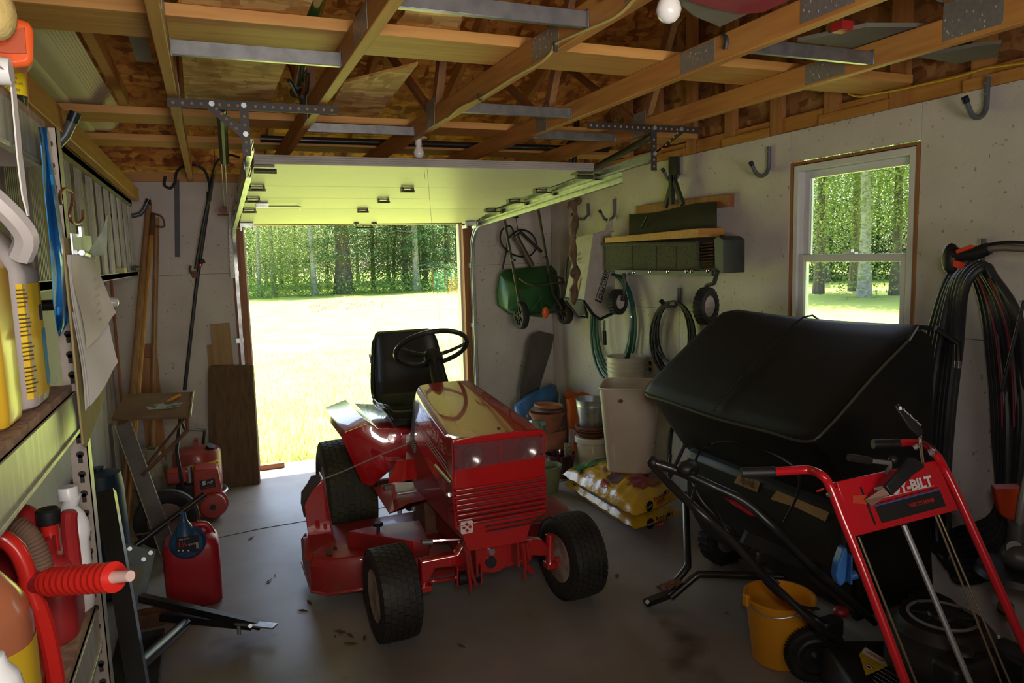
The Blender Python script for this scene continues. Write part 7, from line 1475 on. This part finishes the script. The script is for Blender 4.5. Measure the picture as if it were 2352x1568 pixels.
mk('loft_sheet', B().prism([PC(u, v, 2.561, 0.515, 1.07) for u, v in ((790, 190), (960, 148), (860, 275), (745, 278))], (0, 0, .011)), m_loft, label='flaky sheathing strip lying on the chords beside the pole', cat='sheet')
mk('loft_sheet', B().prism([PC(u, v, 2.561, 0.515, 1.07) for u, v in ((930, 30), (1062, 40), (1050, 95), (905, 62))], (0, 0, .011)), m_loft, label='small offcut of flaky sheathing above the middle chords', cat='sheet')
# telescopic pole with clips
t = thing('telescopic_pole', 'glossy dark green telescopic pole with black clips lying over the chords', 'pole', P(700, 100, z=2.6))
m_gpole = mat('green_black_gloss', (.01, .05, .012), .15, c2=(.03, .12, .02), sc=2, st=(.5, .2, .5), coat=.6)
mk('pole_tube', B().cyl(P(752, -120, z=2.60), P(682, 203, z=2.60), .030, .022, 18), m_gpole, t)
mk('pole_joint', B().cyl(P(684, 190, z=2.60), P(678, 213, z=2.60), .026), m_blackp, t)
mk('clip', B().tube([P(664, 185, z=2.55), P(678, 210, z=2.53), P(690, 228, z=2.53), P(694, 222, z=2.53)], .009).tube([P(684, 212, z=2.56), P(690, 225, z=2.53), P(697, 274, z=2.50)], .007), m_blackp, t)
mk('strap_end', B().tube(spline([P(708, 170, z=2.58), P(706, 200, z=2.56), P(703, 230, z=2.53), P(699, 270, z=2.50)], 5), .008), m_blackp, t)
# bulbs
m_bulb = mat('opal_bulb', (.72, .70, .68), .18, coat=.3)
def bulb(name, c, r, label, base):
    t = thing(name, label, 'light bulb', c)
    mk('globe', B().lathe([(.002, -r), (r*.5, -r*.87), (r*.86, -r*.5), (r, 0), (r*.9, r*.5), (r*.62, r*1.05), (r*.48, r*1.35), (r*.45, r*1.5)], c, n=28), m_bulb, t)
    mk('socket', B().lathe([(r*.5, r*1.4), (r*.62, r*1.45), (r*.62, r*2.5), (r*.9, r*2.55), (r*1.6, r*2.7), (r*1.65, r*2.85), (r*1.2, r*2.95)], c, n=24), mat('porcelain', (.62, .60, .55), .3), t)
    if base: mk('junction_box', B().lathe([(r*1.3, r*2.95), (r*1.3, r*4.0)], c, n=8), m_galv, t)
    return t
c = P(962, 352, x=1.128); bulb('ceiling_bulb', c, .030, 'opal bulb in a porcelain holder under the middle chord', True)
t = bpy.data.objects['ceiling_bulb']; mk('pull_chain', B().cyl(c+V((.02, 0, .05)), c+V((.03, 0, -.14)), .0012, n=5), m_galv, t); mk('mount_strap', B().bx(c.x-.05, c.x+.02, c.y-.01, c.y+.01, c.z+.118, c.z+.124).bx(1.117, 1.121, c.y-.015, c.y+.015, c.z+.09, 2.50), m_galv, t)
c = PD(1536, 24, 1.70); bulb('ceiling_bulb', c, .0295, 'large opal bulb hanging at the top edge nearest the camera', True)
# wiring along the chords
m_wire = mat('pale_yellow_cable', (.52, .42, .14), .5); m_wire2 = mat('bright_yellow_cable', (.62, .40, .02), .45)
xx = 1.097-.0235
mk('lamp_cable', B().tube(spline([P(u, v, x=xx) for u, v in ((1460, -5), (1415, 38), (1340, 72), (1278, 100), (1268, 118), (1240, 145), (1180, 178), (1104, 225), (1060, 245), (1028, 272))], 6), .0048, 6), m_wire, label='pale cable stapled along the middle truss chord', cat='cable')
for u, v in ((1276, 107), (1103, 224)): q = P(u, v, x=xx); mk('cable_staple', B().box(q, (.012, .008, .03)), m_iron, label=('upper' if u > 1200 else 'lower')+' dark staple on the pale cable', cat='staple')
mk('wall_cable', B().tube(spline([P(u, v, x=3.068) for u, v in ((1946, 208), (1952, 216), (1975, 222), (2010, 216), (2070, 205), (2130, 192), (2200, 176), (2260, 158), (2300, 152), (2400, 138))], 6), .0055, 6), m_wire2, label='bright yellow cable looping along the top of the right wall', cat='cable')
# cushions, grey boards and roll over the right chords
f = lambda u, v, z: P(u, v, z=z)
def PC(u, v, z, x0, x1): q = P(u, v, z=z); q.x = min(max(q.x, x0), x1); return q
t = thing('boat_cushion', 'red-topped grey foam pad lying over the right chords', 'cushion', f(1700, 20, 2.53))
def pad(u, v): return V((1.45+.62*u, 1.02+.60*v, 2.535+.03*math.cos(4*u)*0+.04*(2*u-1)**2))
m_foam = mat('grey_foam', (.20, .185, .15), .8); m_pink = mat('faded_red_vinyl', (.30, .035, .06), .5)
A = [(1560, 40), (1640, 60), (1720, 72), (1830, 40), (1870, -40), (1560, -60)]
mk('foam_pad', B().prism([PC(u, v, 2.538, 1.125, 1.68) for u, v in ((1556, 12), (1590, 40), (1640, 60), (1700, 72), (1750, 66), (1830, 40), (1860, -10), (1860, -160), (1540, -160))], (0, 0, .05)), m_foam, t, bev=.012)
mk('red_cover', B().prism([PC(u, v, 2.5225, 1.128, 1.677) for u, v in ((1556, -6), (1600, 10), (1640, 22), (1700, 34), (1770, 32), (1840, 6), (1850, -30), (1860, -160), (1540, -160))], (0, 0, .014)), m_pink, t, bev=.006)
mk('grey_plywood', B().prism([f(u, v, 2.526) for u, v in ((1832, 96), (1990, 62), (2100, 62), (2170, 66), (2000, 116), (1900, 104))], (0, 0, .014)), mat('grey_plywood_face', (.16, .15, .115), .8, c2=(.12, .11, .085), sc=3), label='grey plywood sheet lying across the right chords', cat='board')
mk('grey_plywood', B().prism([f(u, v, 2.526) for u, v in ((2110, 132), (2250, 105), (2300, 100), (2290, 130), (2200, 146))], (0, 0, .014)), bpy.data.materials['grey_plywood_face'], label='second grey plywood piece near the gable studs', cat='board')
mk('red_block', B().box(f(1934, 62, 2.54), (.05, .05, .03)), m_redcan, label='small red block on the grey plywood', cat='block')
mk('foam_roll', B().tube(spline([f(2180, -30, 2.62), f(2220, 5, 2.60), f(2260, 8, 2.60), f(2310, -10, 2.62), f(2350, -40, 2.64)], 6), .05, 14), mat('grey_green_foam', (.10, .10, .075), .8, sc=40, c2=(.14, .14, .11)), label='grey foam roll tucked above the rightmost chord', cat='roll')
t = thing('hand_sickle', 'dark curved blade tool hanging from the rafters by the right track', 'tool', P(1315, 330, y=4.8))
mk('shaft', B().cyl(P(1318, 385, y=4.8), P(1328, 228, y=4.8), .018), m_iron, t); mk('blade', B().prism([P(1302, 362, y=4.8), P(1298, 335, y=4.8), P(1305, 322, y=4.8), P(1328, 322, y=4.8), P(1328, 330, y=4.8), P(1310, 340, y=4.8)], (0, .006, 0)), m_rust, t)
mk('dangle_clip', B().tube(spline([P(1662, 82, x=1.684), P(1668, 90, x=1.684), P(1666, 113, x=1.684)], 4), .009), m_dkgrey, label='small grey strap clip on the chord right of the bulb', cat='clip')
# litter on the floor
m_leafd = mat('dry_leaf', (.14, .08, .035), .9)
R = random.Random(4)
for k in range(16):
    u, v = R.choice(((700, 1390), (640, 1330), (610, 1440), (780, 1455), (820, 1465), (1080, 1480), (1420, 1330), (1660, 1420), (560, 1250), (1250, 1150), (1900, 1200), (1300, 1500)))
    q = P(u+R.uniform(-25, 25), v+R.uniform(-15, 15), z=.004); a = R.uniform(0, 3.1); d = V((math.cos(a), math.sin(a), 0)); e = V((-d.y, d.x, 0)); L2 = R.uniform(.012, .04)
    mk('leaf_scrap', B().prism([q-d*L2, q+e*L2*.3, q+d*L2, q-e*L2*.25+V((0, 0, .004))], (0, 0, .002)), m_leafd, label='dry brown leaf scrap on the concrete floor', cat='leaf', group='dry leaf scraps')
